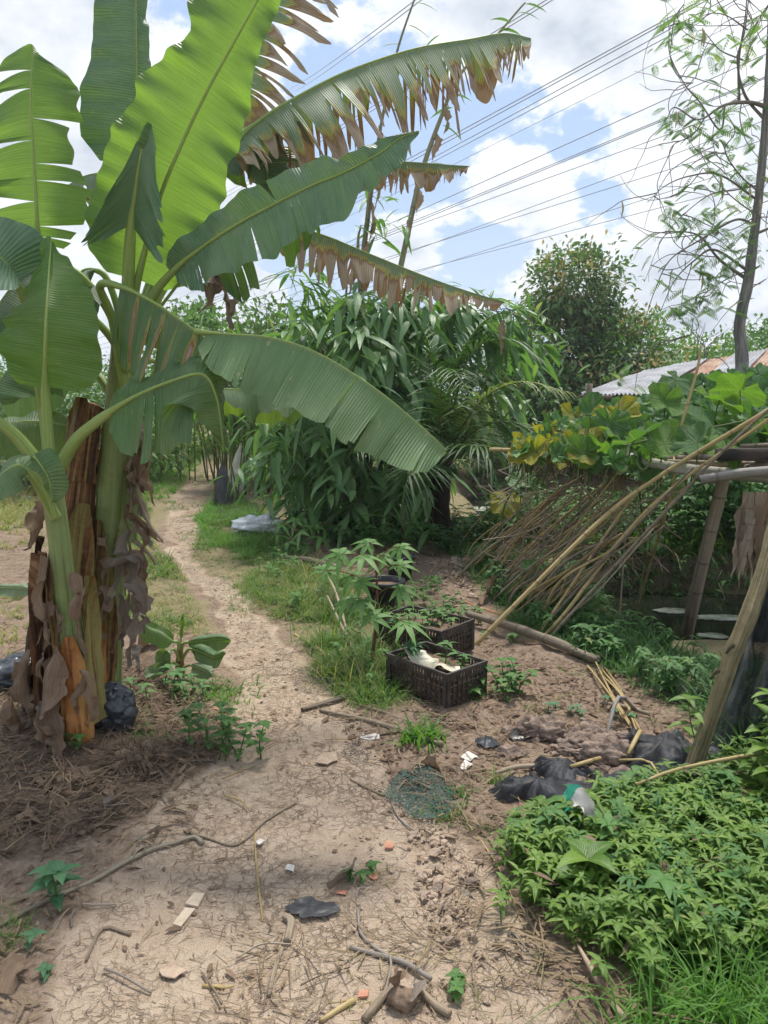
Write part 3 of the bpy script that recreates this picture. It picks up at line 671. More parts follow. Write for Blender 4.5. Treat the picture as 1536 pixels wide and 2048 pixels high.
def crumple(name, mt, pts, width, parent=None, seed=0, amp=0.03, label=None, tip=0.1, nv=9, lab=None, fold=0.7, r=0.8):
    """A withered leaf or a sheath: a creased ribbon along a curve."""
    rs = np.random.RandomState(seed)
    c, L = resample(catmull(np.asarray(pts, float), 10), 34); t, a, b = frames(c)
    s = np.linspace(0, 1, 34); v = np.linspace(-1, 1, nv)
    w = width * (np.sin(np.pi * np.clip(s * 0.9 + 0.08, 0, 1)) ** 0.6) * (1 - (1 - tip) * s ** 3) * (1 + 0.5 * fbm(np.stack([s * 4, s * 0, s * 0 + seed], -1), 1.0, 3, seed))
    tw = rs.uniform(-1.2, 1.2) * s + rs.uniform(0, 6.28) + 0.8 * np.sin(s * 5 + seed)
    d1 = a * np.cos(tw)[:, None] + b * np.sin(tw)[:, None]; d2 = -a * np.sin(tw)[:, None] + b * np.cos(tw)[:, None]
    X = v[None] * w[:, None] * 0.5
    fz = fold * np.abs(v)[None] * w[:, None] * 0.5
    base = c[:, None] + d1[:, None] * X[..., None] + d2[:, None] * fz[..., None]
    nz = np.stack([fbm(base, 14.0 if width < .12 else 9.0, 4, seed + q) for q in range(3)], -1)
    V = base + nz * amp * (0.3 + np.abs(v)[None, :, None])
    V = V + d1[:, None] * (np.abs(v)[None] ** 4 * np.sign(v)[None] * w[:, None] * 0.45 * fbm(np.stack([s * L * 30 + seed, s * 0, s * 0], -1), 1.0, 3, seed)[:, None])[..., None]
    A = np.zeros(V.shape); A[..., 0] = s[:, None] * L * 3; A[..., 1] = v[None] * 3; A[..., 2] = r
    mb = MB(); mb.grid(V, A); return (mb, lab) if name is None else mb.build(name, MT[mt], parent)
def stem_tube(parent, name, mt, pts, r, ns=20, jit=0.12, seed=1):
    mb = MB(); p3 = [P(*q) for q in pts]
    c, L = resample(catmull(p3, 12), 60); t, a, b = frames(c); th = np.linspace(0, 2 * np.pi, ns + 1)
    rr = np.interp(np.linspace(0, 1, 60), np.linspace(0, 1, len(r)), r)
    ring = np.cos(th)[None, :, None] * a[:, None] + np.sin(th)[None, :, None] * b[:, None]
    # overlapping sheaths leave long shallow ridges
    ridge = 0.05 * np.abs(np.sin(th[None] * 1.5 + np.linspace(0, 1, 60)[:, None] * 2.2 + seed)) + 0.02 * np.sin(th[None] * 4 + seed)
    rad_ = rr[:, None] * (1 + ridge + jit * fbm(c[:, None] + ring * 0.08, 6.0, 3, seed))
    rad_[:, -1] = rad_[:, 0]
    V = c[:, None] + ring * rad_[..., None]
    A = np.zeros(V.shape); A[..., 0] = (np.linspace(0, 1, 60) * L)[:, None]; A[..., 1] = (th / 6.28318)[None]
    A[..., 2] = 0.5 + 0.35 * np.linspace(-1, 1, 60)[:, None]
    mb.grid(V, A); k = mb.n
    mb.add(np.vstack([c[-1] + t[-1] * rr[-1] * 0.4, V[-1, :-1]]), T=[[0, 1 + j, 1 + (j + 1) % ns] for j in range(ns)], A=A[-1, 0])
    return mb.build(name, MT[mt], parent)
def sheath(parent, mt, pts, r, a0, a1, seed=0, name='sheath', rim=0.15, flare=0.01, r2=0.5):
    """A partial wrap round the stem with a ragged edge: a0..a1 in turns, 0 = facing the camera."""
    c, L = resample(catmull([P(*q) for q in pts], 12), 40); t = unit(np.gradient(c, axis=0))
    fwd = unit(-np.array([0, 1.0, 0]) - t * (t @ np.array([0, -1.0, 0]))[:, None]); rt = np.cross(t, fwd)
    s = np.linspace(0, 1, 40); rr = np.interp(s, np.linspace(0, 1, len(r)), r)
    nv = 16; q = np.linspace(0, 1, nv)
    wid = (1 - s ** 3 * 0.75) * (1 + 0.15 * fbm(np.stack([s * 6, s * 0 + seed, s * 0], -1), 1.0, 3, seed))
    mid = (a0 + a1) / 2; ang = 2 * np.pi * (mid + (q[None] - 0.5) * (a1 - a0) * wid[:, None])
    R_ = rr[:, None] + flare * (np.abs(q[None] - 0.5) * 2) ** 6 * (1 + s[:, None]) + 0.004
    dirs = fwd[:, None] * np.cos(ang)[..., None] + rt[:, None] * np.sin(ang)[..., None]
    V = c[:, None] + dirs * R_[..., None]
    V = V + dirs * (fbm(V, 11.0, 3, seed) * 0.012)[..., None]
    A = np.zeros(V.shape); A[..., 0] = s[:, None] * L; A[..., 1] = ang / 6.283; A[..., 2] = r2
    mb = MB(); mb.grid(V, A)
    return mb.build(name, MT[mt], parent)

HANG = (0, -0.25, -1)
# plant with the narrow green stem in front
bA = G(152, 1490)
A_ = thing('banana_plant', 'front banana plant with the thin pale green stem and an upright fresh leaf', 'banana plant', bA, 'banana plants of the clump')
stem_tube(A_, 'pseudostem', 'stem_green', [(160, 1500, 3.22), (155, 1400, 3.22), (142, 1280, 3.22), (130, 1180, 3.22), (118, 1080, 3.22), (108, 1000, 3.22), (100, 935, 3.22)], [0.062, 0.060, 0.056, 0.050, 0.045, 0.044, 0.040], seed=2)
sheath(A_, 'stem_orange', [(160, 1495, 3.21), (156, 1400, 3.21), (150, 1330, 3.21), (144, 1265, 3.21)], [0.066, 0.064, 0.060, 0.056], -0.16, 0.22, 3, flare=0.004)
sheath(A_, 'stem_brown', [(135, 1480, 3.2), (128, 1400, 3.2), (118, 1300, 3.2), (112, 1190, 3.2), (115, 1110, 3.2)], [0.082, 0.075, 0.066, 0.055, 0.05], -0.42, -0.14, 4, flare=0.03)
sheath(A_, 'stem_mix', [(140, 1400, 3.24), (134, 1300, 3.24), (122, 1200, 3.24), (116, 1120, 3.24)], [0.066, 0.060, 0.056, 0.052], -0.30, 0.02, 5, flare=0.01)
sheath(A_, 'stem_mix', [(165, 1440, 3.25), (160, 1360, 3.25), (152, 1260, 3.25), (144, 1150, 3.25)], [0.08, 0.07, 0.065, 0.06], 0.10, 0.30, 6, flare=0.02, r2=0.75)
for i, (pts, w) in enumerate([
    ([(118, 1290, 3.12), (90, 1350, 3.1), (85, 1430, 3.12), (110, 1490, 3.1), (122, 1530, 3.1)], 0.15),
    ([(100, 1120, 3.15), (85, 1190, 3.12), (95, 1260, 3.1), (112, 1320, 3.08)], 0.07),
    ([(150, 1140, 3.14), (165, 1190, 3.12), (158, 1260, 3.12), (170, 1330, 3.14)], 0.06),
    ([(160, 1340, 3.1), (182, 1400, 3.1), (178, 1460, 3.1)], 0.05),
    ([(100, 1450, 3.1), (118, 1490, 3.05), (110, 1535, 3.0)], 0.10)]):
    crumple('dead_leaf', 'dry', [P(*q) for q in pts], w, A_, 10 + i, 0.05)
banana_leaf(A_, 'ban_young', [(100, 950, 3.2), (95, 860, 3.2)], [(90, 775, 3.18), (90, 700, 3.12), (93, 620, 3.12), (98, 540, 3.2), (103, 476, 3.3)], 0.205, 0.215,
            ((-1, 0.15, -0.05), (-1, 0.4, -0.3)), ((1, 0.15, 0.0), (1, 0.4, -0.3)), seed=21, bend=(0.10, 0.10), wave=0.016, pet_r=0.021,
            prof=[(0, 0.55), (0.06, 0.85), (0.2, 1.0), (0.5, 0.86), (0.75, 0.55), (0.93, 0.2), (1, 0.03)], label='upright bright green leaf with a pointed top')
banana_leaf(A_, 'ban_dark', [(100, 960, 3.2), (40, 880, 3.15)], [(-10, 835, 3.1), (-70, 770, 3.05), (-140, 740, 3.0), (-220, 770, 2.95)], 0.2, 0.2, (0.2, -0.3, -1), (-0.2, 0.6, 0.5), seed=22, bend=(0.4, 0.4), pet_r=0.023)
banana_leaf(A_, 'ban_green', [(108, 955, 3.2), (150, 882, 3.15), (190, 845, 3.12)], [(222, 822, 3.1), (275, 790, 3.05), (340, 763, 3.0), (405, 748, 2.98), (432, 790, 2.97), (442, 850, 2.97), (447, 900, 2.98)], 0.13, 0.285,
            ((-0.2, 0.6, 0.7), (0.3, 0.8, 0.3)), ((0.25, -0.5, -0.9), (-0.6, -0.3, -0.8)), seed=23, bend=(0.1, 0.45), wave=0.014, pet_r=0.021, tears=(0, 2), taper=0.03, shift=0.05, jag=0.05,
            prof=[(0, 0.35), (0.05, 0.7), (0.15, 0.9), (0.4, 1.0), (0.62, 0.95), (0.72, 0.5), (0.85, 0.3), (1.0, 0.02)], label='dark green leaf bent down at its tip over the path')
banana_leaf(A_, 'ban_pale', [(112, 1035, 3.18), (80, 975, 3.12)], [(60, 945, 3.08), (35, 930, 3.05), (0, 950, 3.0), (-40, 990, 3.0)], 0.10, 0.09, (0.1, -0.4, -1), (0, 0.8, 0.3), seed=24, pet_r=0.019, label='small green leaf low on the stem')
banana_leaf(A_, 'ban_green', [(112, 1035, 3.12), (90, 970, 3.06)], [(68, 915, 3.04), (82, 930, 3.0), (98, 960, 2.99), (104, 1005, 3.0)], 0.03, 0.075, (-1, 0, 0), (1, 0.1, 0.2), seed=25, pet_r=0.01)
banana_leaf(A_, 'ban_young', [(96, 900, 3.36), (80, 640, 3.42)], [(76, 490, 3.44), (72, 400, 3.42), (66, 300, 3.42), (62, 200, 3.44), (66, 90, 3.5)], 0.25, 0.215,
            ((-1, 0.1, -0.1), (-1, 0.2, 0.25)), ((1, 0.1, -0.1), (1, 0.1, 0.0)), seed=26, bend=(0.14, 0.14), tears=(8, 5), taper=0.22, wave=0.01, len_var=0.12, pet_r=0.02, gap=0.05,
            prof=[(0, 0.5), (0.1, 0.9), (0.3, 1.0), (0.6, 0.9), (0.85, 0.85), (0.95, 0.5), (1, 0.1)], label='torn backlit leaf standing at the left edge')
banana_leaf(A_, 'ban_blue', [(98, 900, 3.4), (60, 640, 3.35)], [(30, 560, 3.3), (0, 515, 3.25), (-50, 490, 3.2), (-120, 500, 3.15)], 0.22, 0.24, (0.5, 0.8, 0.3), ((0.7, -0.3, -0.9), (0.2, -0.2, -1)), seed=27, bend=(0.2, 0.3), pet_r=0.02)

# main plant, thick green stem, big crown
bB = G(208, 1405)
B_ = thing('banana_plant', 'tall middle banana plant with the thick green stem carrying the big crown', 'banana plant', bB, 'banana plants of the clump')
stem_tube(B_, 'pseudostem', 'stem_green', [(205, 1420, 3.72), (208, 1300, 3.7), (214, 1180, 3.7), (222, 1060, 3.7), (230, 940, 3.7), (238, 830, 3.7), (243, 740, 3.7), (246, 660, 3.7)], [0.098, 0.092, 0.088, 0.083, 0.080, 0.075, 0.062, 0.045], seed=5)
sheath(B_, 'stem_mix', [(200, 1420, 3.7), (206, 1300, 3.7), (213, 1180, 3.7), (222, 1035, 3.7)], [0.104, 0.098, 0.094, 0.089], -0.30, 0.16, 7, flare=0.006, r2=0.55)
sheath(B_, 'stem_orange', [(196, 1410, 3.68), (198, 1320, 3.68), (204, 1240, 3.68), (212, 1190, 3.68)], [0.108, 0.100, 0.096, 0.092], -0.14, 0.12, 8, flare=0.004, r2=0.3)
sheath(B_, 'stem_green', [(262, 880, 3.68), (250, 980, 3.68), (243, 1080, 3.68)][::-1], [0.070, 0.075, 0.07], 0.02, 0.34, 9, flare=0.004)
for i, (pts, w, mt_) in enumerate([
    ([(285, 845, 3.66), (282, 900, 3.62), (270, 960, 3.6), (262, 1010, 3.6)], 0.09, 'dry_grey'),
    ([(292, 850, 3.6), (305, 900, 3.58), (298, 960, 3.57), (310, 1010, 3.56)], 0.07, 'dry'),
    ([(268, 950, 3.6), (290, 960, 3.6), (300, 935, 3.6)], 0.08, 'dry_grey'),
    ([(255, 1010, 3.6), (285, 1060, 3.55), (310, 1080, 3.5), (325, 1085, 3.5)], 0.05, 'dry'),
    ([(262, 1050, 3.6), (285, 1080, 3.55), (310, 1105, 3.5)], 0.04, 'dry_grey'),
    ([(200, 1150, 3.6), (230, 1130, 3.5), (262, 1122, 3.5), (275, 1150, 3.5), (268, 1190, 3.5)], 0.07, 'dry_grey'),
    ([(262, 1110, 3.58), (268, 1180, 3.52), (262, 1260, 3.5), (266, 1330, 3.5)], 0.09, 'dry_grey'),
    ([(252, 1120, 3.6), (230, 1180, 3.55), (215, 1215, 3.52)], 0.04, 'dry_grey'),
    ([(272, 1150, 3.5), (286, 1200, 3.48), (292, 1245, 3.48), (282, 1262, 3.48)], 0.10, 'dry_grey'),
    ([(240, 1230, 3.6), (236, 1270, 3.55), (228, 1310, 3.55)], 0.07, 'dry'),
    ([(185, 1180, 3.6), (205, 1190, 3.56), (200, 1250, 3.56), (215, 1270, 3.5)], 0.06, 'dry'),
    ([(250, 1040, 3.62), (256, 1120, 3.58), (252, 1190, 3.56)], 0.07, 'dry_grey'),
    ([(212, 1070, 3.6), (214, 1095, 3.55), (216, 1110, 3.55)], 0.05, 'dry'),
    ([(268, 870, 3.6), (258, 1000, 3.56), (256, 1100, 3.56), (262, 1200, 3.5)], 0.012, 'dry')]):
    crumple('dead_leaf', mt_, [P(*q) for q in pts], w, B_, 40 + i, 0.045)
rs = np.random.RandomState(90)
for i in range(9):
    y = rs.uniform(860, 1300); x = 262 + rs.uniform(-8, 22); d = 3.56 + rs.uniform(-.05, .1); dx = rs.uniform(-18, 34); l = rs.uniform(45, 130)
    crumple('dead_leaf', rs.choice(['dry', 'dry_grey']), [P(x - 14, y, d), P(x + dx * .4, y + l * .25, d - .03), P(x + dx, y + l * .7, d - .04), P(x + dx * 1.1, y + l, d - .03)], rs.uniform(.03, .085), B_, 140 + i, .05, r=rs.uniform(.3, 1))
for i in range(6):
    y = rs.uniform(1150, 1440); x = rs.choice([80, 95, 110, 165, 175]) + rs.uniform(-8, 8); d = 3.12; l = rs.uniform(50, 120)
    crumple('dead_leaf', rs.choice(['dry', 'dry_grey', 'dry']), [P(x, y, d + .03), P(x + rs.uniform(-12, 12), y + l * .5, d), P(x + rs.uniform(-16, 16), y + l, d)], rs.uniform(.025, .07), A_, 170 + i, .04, r=rs.uniform(.2, 1))
for i, (pts) in enumerate([[(270, 960, 3.6), (295, 1040, 3.5), (325, 1083, 3.45)], [(268, 1080, 3.58), (300, 1110, 3.5), (311, 1130, 3.5)], [(262, 1010, 3.6), (285, 1000, 3.55), (300, 1048, 3.5)]]):
    mb = MB(); mb.tube([P(*q) for q in pts], [0.012, 0.006], 6, A2=0.3); mb.build('dead_stalk', MT['stick'], B_)
# --- the crown, leaf by leaf
banana_leaf(B_, 'ban_young', [(250, 760, 3.68), (262, 640, 3.6)], [(275, 560, 3.52), (318, 400, 3.42), (362, 290, 3.36), (415, 180, 3.3), (470, 80, 3.27), (520, -10, 3.25), (580, -130, 3.25)], 0.27, 0.26,
            ((-0.95, -0.05, 0.1), (-0.9, 0.1, 0.42)), ((0.9, -0.1, -0.35), (0.9, 0.15, -0.3)), seed=32, bend=(0.05, 0.08), wave=0.022, pet_r=0.021, jag=0.16,
            prof=[(0, 0.45), (0.04, 0.8), (0.12, 1.0), (0.3, 0.98), (0.5, 0.95), (0.60, 0.68), (0.66, 0.62), (0.72, 0.85), (0.85, 1.0), (1.0, 0.8)], profb=[(0, .45), (.06, .9), (.2, 1), (.35, .95), (.5, .78), (.62, .6), (.72, .40), (.85, .3), (1, .25)], label='huge upright leaf glowing yellow-green in the light')
banana_leaf(B_, 'ban_blue', [(246, 760, 3.72), (258, 560, 3.72)], [(268, 330, 3.72), (272, 240, 3.72), (273, 130, 3.72), (272, 20, 3.74), (270, -120, 3.8)], 0.245, 0.075,
            ((-0.9, -0.25, -0.2), (-0.9, -0.2, -0.1)), ((0.9, 0.3, -0.4), (0.8, 0.8, 0)), seed=33, bend=(0.1, 0.2), wave=0.012, pet_r=0.018,
            prof=[(0, 0.6), (0.1, 0.95), (0.3, 0.98), (0.45, 0.8), (0.7, 0.72), (0.9, 0.95), (1, 0.8)], label='narrow upright waxy leaf in the middle of the crown')
banana_leaf(B_, 'ban_blue', [(248, 720, 3.62), (254, 600, 3.52)], [(262, 450, 3.44), (270, 385, 3.40), (282, 305, 3.36), (299, 230, 3.36)], 0.30, 0.30,
            ((-0.95, 0.0, -0.50), (-0.42, -0.15, -0.9)), ((0.5, -0.35, -0.8), (0.20, -0.3, -0.95)), seed=34, bend=(0.25, 0.3), wave=0.020, pet_r=0.026, tears=(4, 1), taper=0.03, jag=0.14, shift=0.04, pleat=.3, orth=0.12,
            prof=[(0, 0.45), (0.15, 0.85), (0.4, 1.0), (0.75, 1.0), (0.93, 0.8), (1, 0.55)], label='half folded leaf hanging like a hood in front of the crown')
banana_leaf(B_, 'ban_blue', [(250, 740, 3.62), (295, 610, 3.52)], [(345, 543, 3.44), (400, 497, 3.38), (470, 450, 3.32), (540, 412, 3.28), (620, 372, 3.25), (690, 343, 3.22), (760, 305, 3.22), (800, 275, 3.22), (838, 262, 3.23)], 0.10, 0.20,
            ((-0.4, -0.1, 0.8), (-0.3, 0.1, 0.8)), ((0.35, -0.35, -0.95), (0.3, -0.3, -0.95)), seed=35, bend=(0.0, 0.3), wave=0.014, pet_r=0.018, shift=0.08, tears=(1, 9), taper=0.06, jag=0.10, len_var=0.06,
            prof=[(0, 0.3), (0.05, 0.7), (0.15, 0.85), (0.4, 1.0), (0.68, 0.95), (0.74, 0.55), (0.9, 0.5), (1, 0.05)], label='long waxy leaf reaching up over the path')
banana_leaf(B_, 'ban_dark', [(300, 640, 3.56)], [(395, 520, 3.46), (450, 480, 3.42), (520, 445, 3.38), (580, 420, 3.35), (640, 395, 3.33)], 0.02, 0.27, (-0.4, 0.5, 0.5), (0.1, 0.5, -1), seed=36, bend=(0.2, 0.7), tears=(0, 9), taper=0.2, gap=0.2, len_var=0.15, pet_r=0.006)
banana_leaf(B_, 'ban_old', [(255, 720, 3.75), (330, 520, 3.8)], [(462, 300, 3.85), (520, 240, 3.88), (600, 190, 3.92), (700, 140, 4.0), (830, 97, 4.08), (940, 78, 4.16), (1010, 66, 4.2), (1062, 76, 4.25)], 0.40, 0.42,
            ((0.1, -0.5, -0.8), (0.1, -0.5, -0.8)), ((0.0, 0.6, -0.4), (0.1, 0.5, -0.6)), seed=37, bend=(0.6, 0.8), tears=(70, 46), brown=(0.92, 0.9), taper=0.62, len_var=0.26, ptip=.15, wave=0.006, pet_r=0.021, jag=0.05,
            prof=[(0, 0.45), (0.08, 0.9), (0.3, 1.0), (0.6, 0.95), (0.85, 0.75), (1, 0.25)], label='highest long leaf torn into brown ended ribbons')
banana_leaf(B_, 'ban_old', [(256, 720, 3.8), (350, 470, 4.0)], [(455, 328, 4.05), (540, 320, 4.1), (640, 316, 4.18), (730, 318, 4.25), (830, 324, 4.32), (940, 332, 4.4)], 0.19, 0.19,
            ((0.1, -0.4, -0.9), (0.5, -0.3, -0.8)), ((0.0, 0.7, -0.3), (0.5, 0.5, -0.5)), seed=38, bend=(0.6, 0.6), tears=(40, 30), brown=(1.5, 1.3), ptip=.15, taper=0.6, len_var=0.2, pet_r=0.016, label='thin half dried leaf below the highest leaf')
banana_leaf(B_, 'ban_old', [(256, 720, 3.72), (340, 560, 3.85), (440, 470, 4.0)], [(545, 446, 4.1), (640, 468, 4.18), (740, 508, 4.25), (850, 552, 4.32), (930, 580, 4.4), (1010, 604, 4.45)], 0.27, 0.24,
            ((-0.1, -0.5, -0.8), (-0.1, -0.5, -0.8)), ((0.0, 0.7, -0.3), (0.1, 0.5, -0.6)), seed=39, bend=(0.65, 0.8), tears=(42, 24), ptip=.15, brown=(1.7, 1.5), taper=0.5, len_var=0.2, pet_r=0.014, jag=0.05,
            prof=[(0, 0.8), (0.2, 1.0), (0.5, 0.95), (0.7, 0.6), (0.85, 0.35), (1, 0.2)], label='drying leaf drooping right with brown ribbons')
banana_leaf(B_, 'ban_green', [(248, 780, 3.66), (225, 640, 3.55), (200, 572, 3.42)], [(240, 572, 3.32), (300, 600, 3.22), (350, 632, 3.16), (400, 668, 3.1), (424, 690, 3.08)], 0.345, 0.30,
            ((-0.1, -0.3, -1), (-0.25, -0.3, -1)), ((0, 0.75, -0.4), (0.1, 0.7, -0.5)), seed=40, bend=(0.45, 0.6), tears=(9, 5), taper=0.02, shift=0.04, pleat=.2, jag=0.04, len_var=0.05, wave=0.008, pet_r=0.017, brown=(0.03, 0.1),
            orth=.35, burn=[(0.22, 0.03, 0.62), (0.40, 0.022, 0.5), (0.52, 0.03, 0.62), (0.66, 0.022, 0.45), (0.84, 0.05, 0.60), (0.98, 0.05, 0.6)], prof=[(0, 0.7), (0.15, 0.95), (0.5, 1.0), (0.85, 0.95), (0.95, 0.55), (1, 0.12)],
            label='hanging leaf with orange and brown burnt patches')
banana_leaf(B_, 'ban_pale', [(392, 662, 3.09)], [(412, 664, 3.06), (470, 668, 3.02), (540, 674, 2.98), (620, 698, 2.93), (700, 742, 2.9), (780, 798, 2.87), (850, 858, 2.85), (893, 900, 2.85)], 0.27, 0.24,
            ((-0.3, -0.5, -0.8), (-0.42, -0.5, -0.7)), ((0, 0.8, -0.3), (0.1, 0.7, -0.5)), seed=42, bend=(0.2, 0.6), tears=(15, 6), taper=0.012, shift=0.03, orth=.75, pleat=.24, jag=0.05, len_var=0.03, wave=0.010, pet_r=0.010,
            prof=[(0, 0.3), (0.05, 0.55), (0.16, 0.9), (0.4, 1.0), (0.75, 0.9), (0.93, 0.72), (0.985, 0.5), (1, 0.2)], label='long pale green leaf arching over the path to the right', brown=(0.06, 0.1))
banana_leaf(B_, 'ban_green', [(250, 800, 3.68), (330, 760, 3.72)], [(400, 785, 3.75), (450, 778, 3.78), (520, 782, 3.82), (580, 790, 3.85), (640, 800, 3.9)], 0.20, 0.19,
            ((0, -0.9, -0.25), (0, -0.8, -0.4)), ((0, 0.8, -0.5), (0, 0.7, -0.7)), seed=43, bend=(0.3, 0.6), wave=0.03, pet_r=0.014, label='shiny leaf seen edge-on behind the path')
banana_leaf(B_, 'ban_young', [(244, 830, 3.7), (222, 790, 3.72), (190, 745, 3.76)], [(160, 742, 3.8), (110, 752, 3.85), (50, 775, 3.9), (0, 800, 3.95)], 0.2, 0.15, (0, -0.4, -0.7), (0, 0.7, 0.5), seed=44, bend=(0.3, 0.1), pet_r=0.017)
banana_leaf(B_, 'ban_green', [(247, 780, 3.7), (236, 700, 3.68), (190, 640, 3.62)], [(160, 640, 3.58), (110, 660, 3.52), (50, 700, 3.46), (0, 760, 3.4), (-50, 830, 3.36)], 0.22, 0.2, (0.1, -0.4, -0.9), (0, 0.7, 0.2), seed=45, bend=(0.4, 0.2), pet_r=0.017, tears=(3, 0), taper=0.05)
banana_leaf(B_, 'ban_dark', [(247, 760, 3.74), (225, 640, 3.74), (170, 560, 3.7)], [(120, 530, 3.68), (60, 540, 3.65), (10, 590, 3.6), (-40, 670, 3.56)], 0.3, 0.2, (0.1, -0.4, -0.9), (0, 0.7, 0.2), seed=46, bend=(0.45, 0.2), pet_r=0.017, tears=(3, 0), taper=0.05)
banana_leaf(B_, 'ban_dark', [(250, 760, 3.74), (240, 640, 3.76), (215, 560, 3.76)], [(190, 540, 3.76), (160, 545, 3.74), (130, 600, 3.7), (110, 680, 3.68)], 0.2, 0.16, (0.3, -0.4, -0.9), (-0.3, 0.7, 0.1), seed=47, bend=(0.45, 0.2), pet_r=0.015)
banana_leaf(B_, 'ban_old', [(250, 720, 3.8), (258, 480, 4.1), (240, 370, 4.25)], [(215, 348, 4.3), (170, 352, 4.35), (120, 380, 4.4), (70, 402, 4.45)], 0.2, 0.2, (0, -0.4, -0.9), (0, 0.7, 0.0), seed=48, bend=(0.6, 0.4), tears=(8, 6), brown=(0.15, 0.1), taper=0.3, pet_r=0.014)
banana_leaf(B_, 'ban_old', [(256, 700, 3.8), (330, 480, 3.95)], [(420, 290, 4.0), (468, 190, 4.05), (512, 80, 4.1), (560, -60, 4.2), (600, -200, 4.3)], 0.05, 0.34, (-1, 0, 0.3), ((0.8, -0.2, -0.5), (0.9, -0.2, -0.5)), seed=49, bend=(0.2, 0.55), tears=(0, 34), brown=(0.1, 1.5), ptip=.2, taper=0.75, len_var=0.25, pet_r=0.018, label='frayed brown leaf behind the huge upright one')
banana_leaf(B_, 'ban_dark', [(252, 740, 3.76), (330, 560, 3.9)], [(440, 340, 3.95), (500, 290, 3.98), (530, 330, 4.0), (540, 400, 4.02)], 0.12, 0.16, (-0.3, -0.3, -0.9), (0.5, 0.2, -0.5), seed=50, bend=(0.5, 0.5), tears=(5, 5), brown=(0.35, 0.35), taper=0.3, pet_r=0.014)
banana_leaf(B_, 'ban_green', [(240, 850, 3.7), (215, 850, 3.72)], [(190, 868, 3.74), (120, 848, 3.72), (60, 842, 3.7), (0, 850, 3.66), (-60, 880, 3.6)], 0.22, 0.1, (0.1, -0.35, -0.9), (0, 0.7, 0.4), seed=51, bend=(0.35, 0.2), pet_r=0.012)
banana_leaf(B_, 'ban_green', [(262, 720, 3.74), (300, 720, 3.8)], [(330, 730, 3.82), (370, 745, 3.85), (420, 760, 3.88)], 0.15, 0.12, (0, -0.5, -0.8), (0, 0.8, 0), seed=52, bend=(0.5, 0.4), pet_r=0.012)
for i, pts in enumerate([[(405, 520, 4.3), (430, 545, 4.28), (455, 590, 4.26), (468, 645, 4.25)], [(436, 500, 4.3), (432, 560, 4.3), (420, 600, 4.28), (400, 625, 4.28)], [(412, 545, 4.28), (440, 560, 4.26), (472, 600, 4.25), (470, 632, 4.25)],
                         [(440, 510, 4.3), (452, 560, 4.3), (468, 600, 4.3)], [(425, 505, 4.3), (405, 550, 4.3), (398, 560, 4.3)]]):
    crumple('dead_leaf', 'dry_grey', [P(*q) for q in pts], 0.10 if i < 2 else 0.05, B_, 70 + i, 0.06)
mb = MB(); mb.tube([P(300, 600, 3.9), P(380, 500, 4.1), P(432, 480, 4.25), P(440, 510, 4.3)], [0.02, 0.01], 7); mb.build('dead_stalk', MT['stick'], B_)

# big dead trunk behind the two
bC = G(118, 1440)
C_ = thing('banana_plant', 'cut dead banana trunk, dark brown and leaning behind the green stems', 'banana plant', bC, 'banana plants of the clump')
stem_tube(C_, 'pseudostem', 'stem_brown', [(112, 1450, 3.6), (118, 1340, 3.6), (130, 1220, 3.62), (146, 1080, 3.64), (160, 960, 3.66), (178, 850, 3.68), (190, 812, 3.7)], [0.125, 0.122, 0.112, 0.098, 0.085, 0.062, 0.045], ns=28, seed=8, jit=0.2)
sheath(C_, 'stem_mix', [(110, 1440, 3.6), (120, 1300, 3.6), (138, 1150, 3.62), (155, 1000, 3.64)], [0.138, 0.130, 0.115, 0.10], -0.05, 0.22, 13, flare=0.02)
sheath(C_, 'stem_brown', [(105, 1440, 3.58), (110, 1300, 3.6), (125, 1180, 3.62), (140, 1080, 3.63)], [0.142, 0.130, 0.12, 0.11], -0.32, -0.05, 14, flare=0.02, r2=0.2)
sheath(C_, 'stem_mix', [(165, 960, 3.66), (176, 880, 3.67), (188, 800, 3.69)], [0.10, 0.085, 0.07], -0.25, 0.15, 15, flare=0.01, r2=0.3)
for i, (pts, w) in enumerate([([(80, 1000, 3.5), (85, 1050, 3.5), (72, 1085, 3.45), (45, 1100, 3.4)], 0.10), ([(60, 1300, 3.45), (40, 1380, 3.4), (55, 1440, 3.35)], 0.10), ([(20, 1400, 3.3), (40, 1450, 3.25), (10, 1490, 3.2)], 0.12)]):
    crumple('dead_leaf', 'dry', [P(*q) for q in pts], w, C_, 90 + i, 0.05)

# young sucker by the path
bD = G(362, 1352)
D_ = thing('banana_plant', 'small banana sucker with a few broad leaves beside the path', 'banana plant', bD)
stem_tube(D_, 'pseudostem', 'stem_mix', [(360, 1360, 4.22), (360, 1330, 4.22), (360, 1300, 4.22), (362, 1285, 4.22)], [0.03, 0.026, 0.02, 0.014], 12, seed=9)
banana_leaf(D_, 'ban_green', [(360, 1310, 4.22), (356, 1285, 4.2)], [(346, 1282, 4.18), (325, 1265, 4.15), (300, 1255, 4.12), (282, 1240, 4.1)], 0.085, 0.04, (0, -0.5, -0.8), (0, 0.7, 0.6), seed=61, pet_r=0.008, wave=0.006)
banana_leaf(D_, 'ban_green', [(362, 1310, 4.22), (366, 1288, 4.22)], [(378, 1284, 4.2), (405, 1282, 4.18), (435, 1278, 4.15), (461, 1281, 4.12)], 0.08, 0.04, (0, -0.5, -0.85), (0, 0.7, 0.6), seed=62, pet_r=0.008, wave=0.005)
banana_leaf(D_, 'ban_green', [(364, 1320, 4.22), (375, 1300, 4.18)], [(385, 1298, 4.15), (405, 1305, 4.1), (430, 1315, 4.05), (450, 1305, 4.0)], 0.06, 0.05, (0, -0.5, -0.9), (0, 0.7, 0.5), seed=63, pet_r=0.007, wave=0.006)
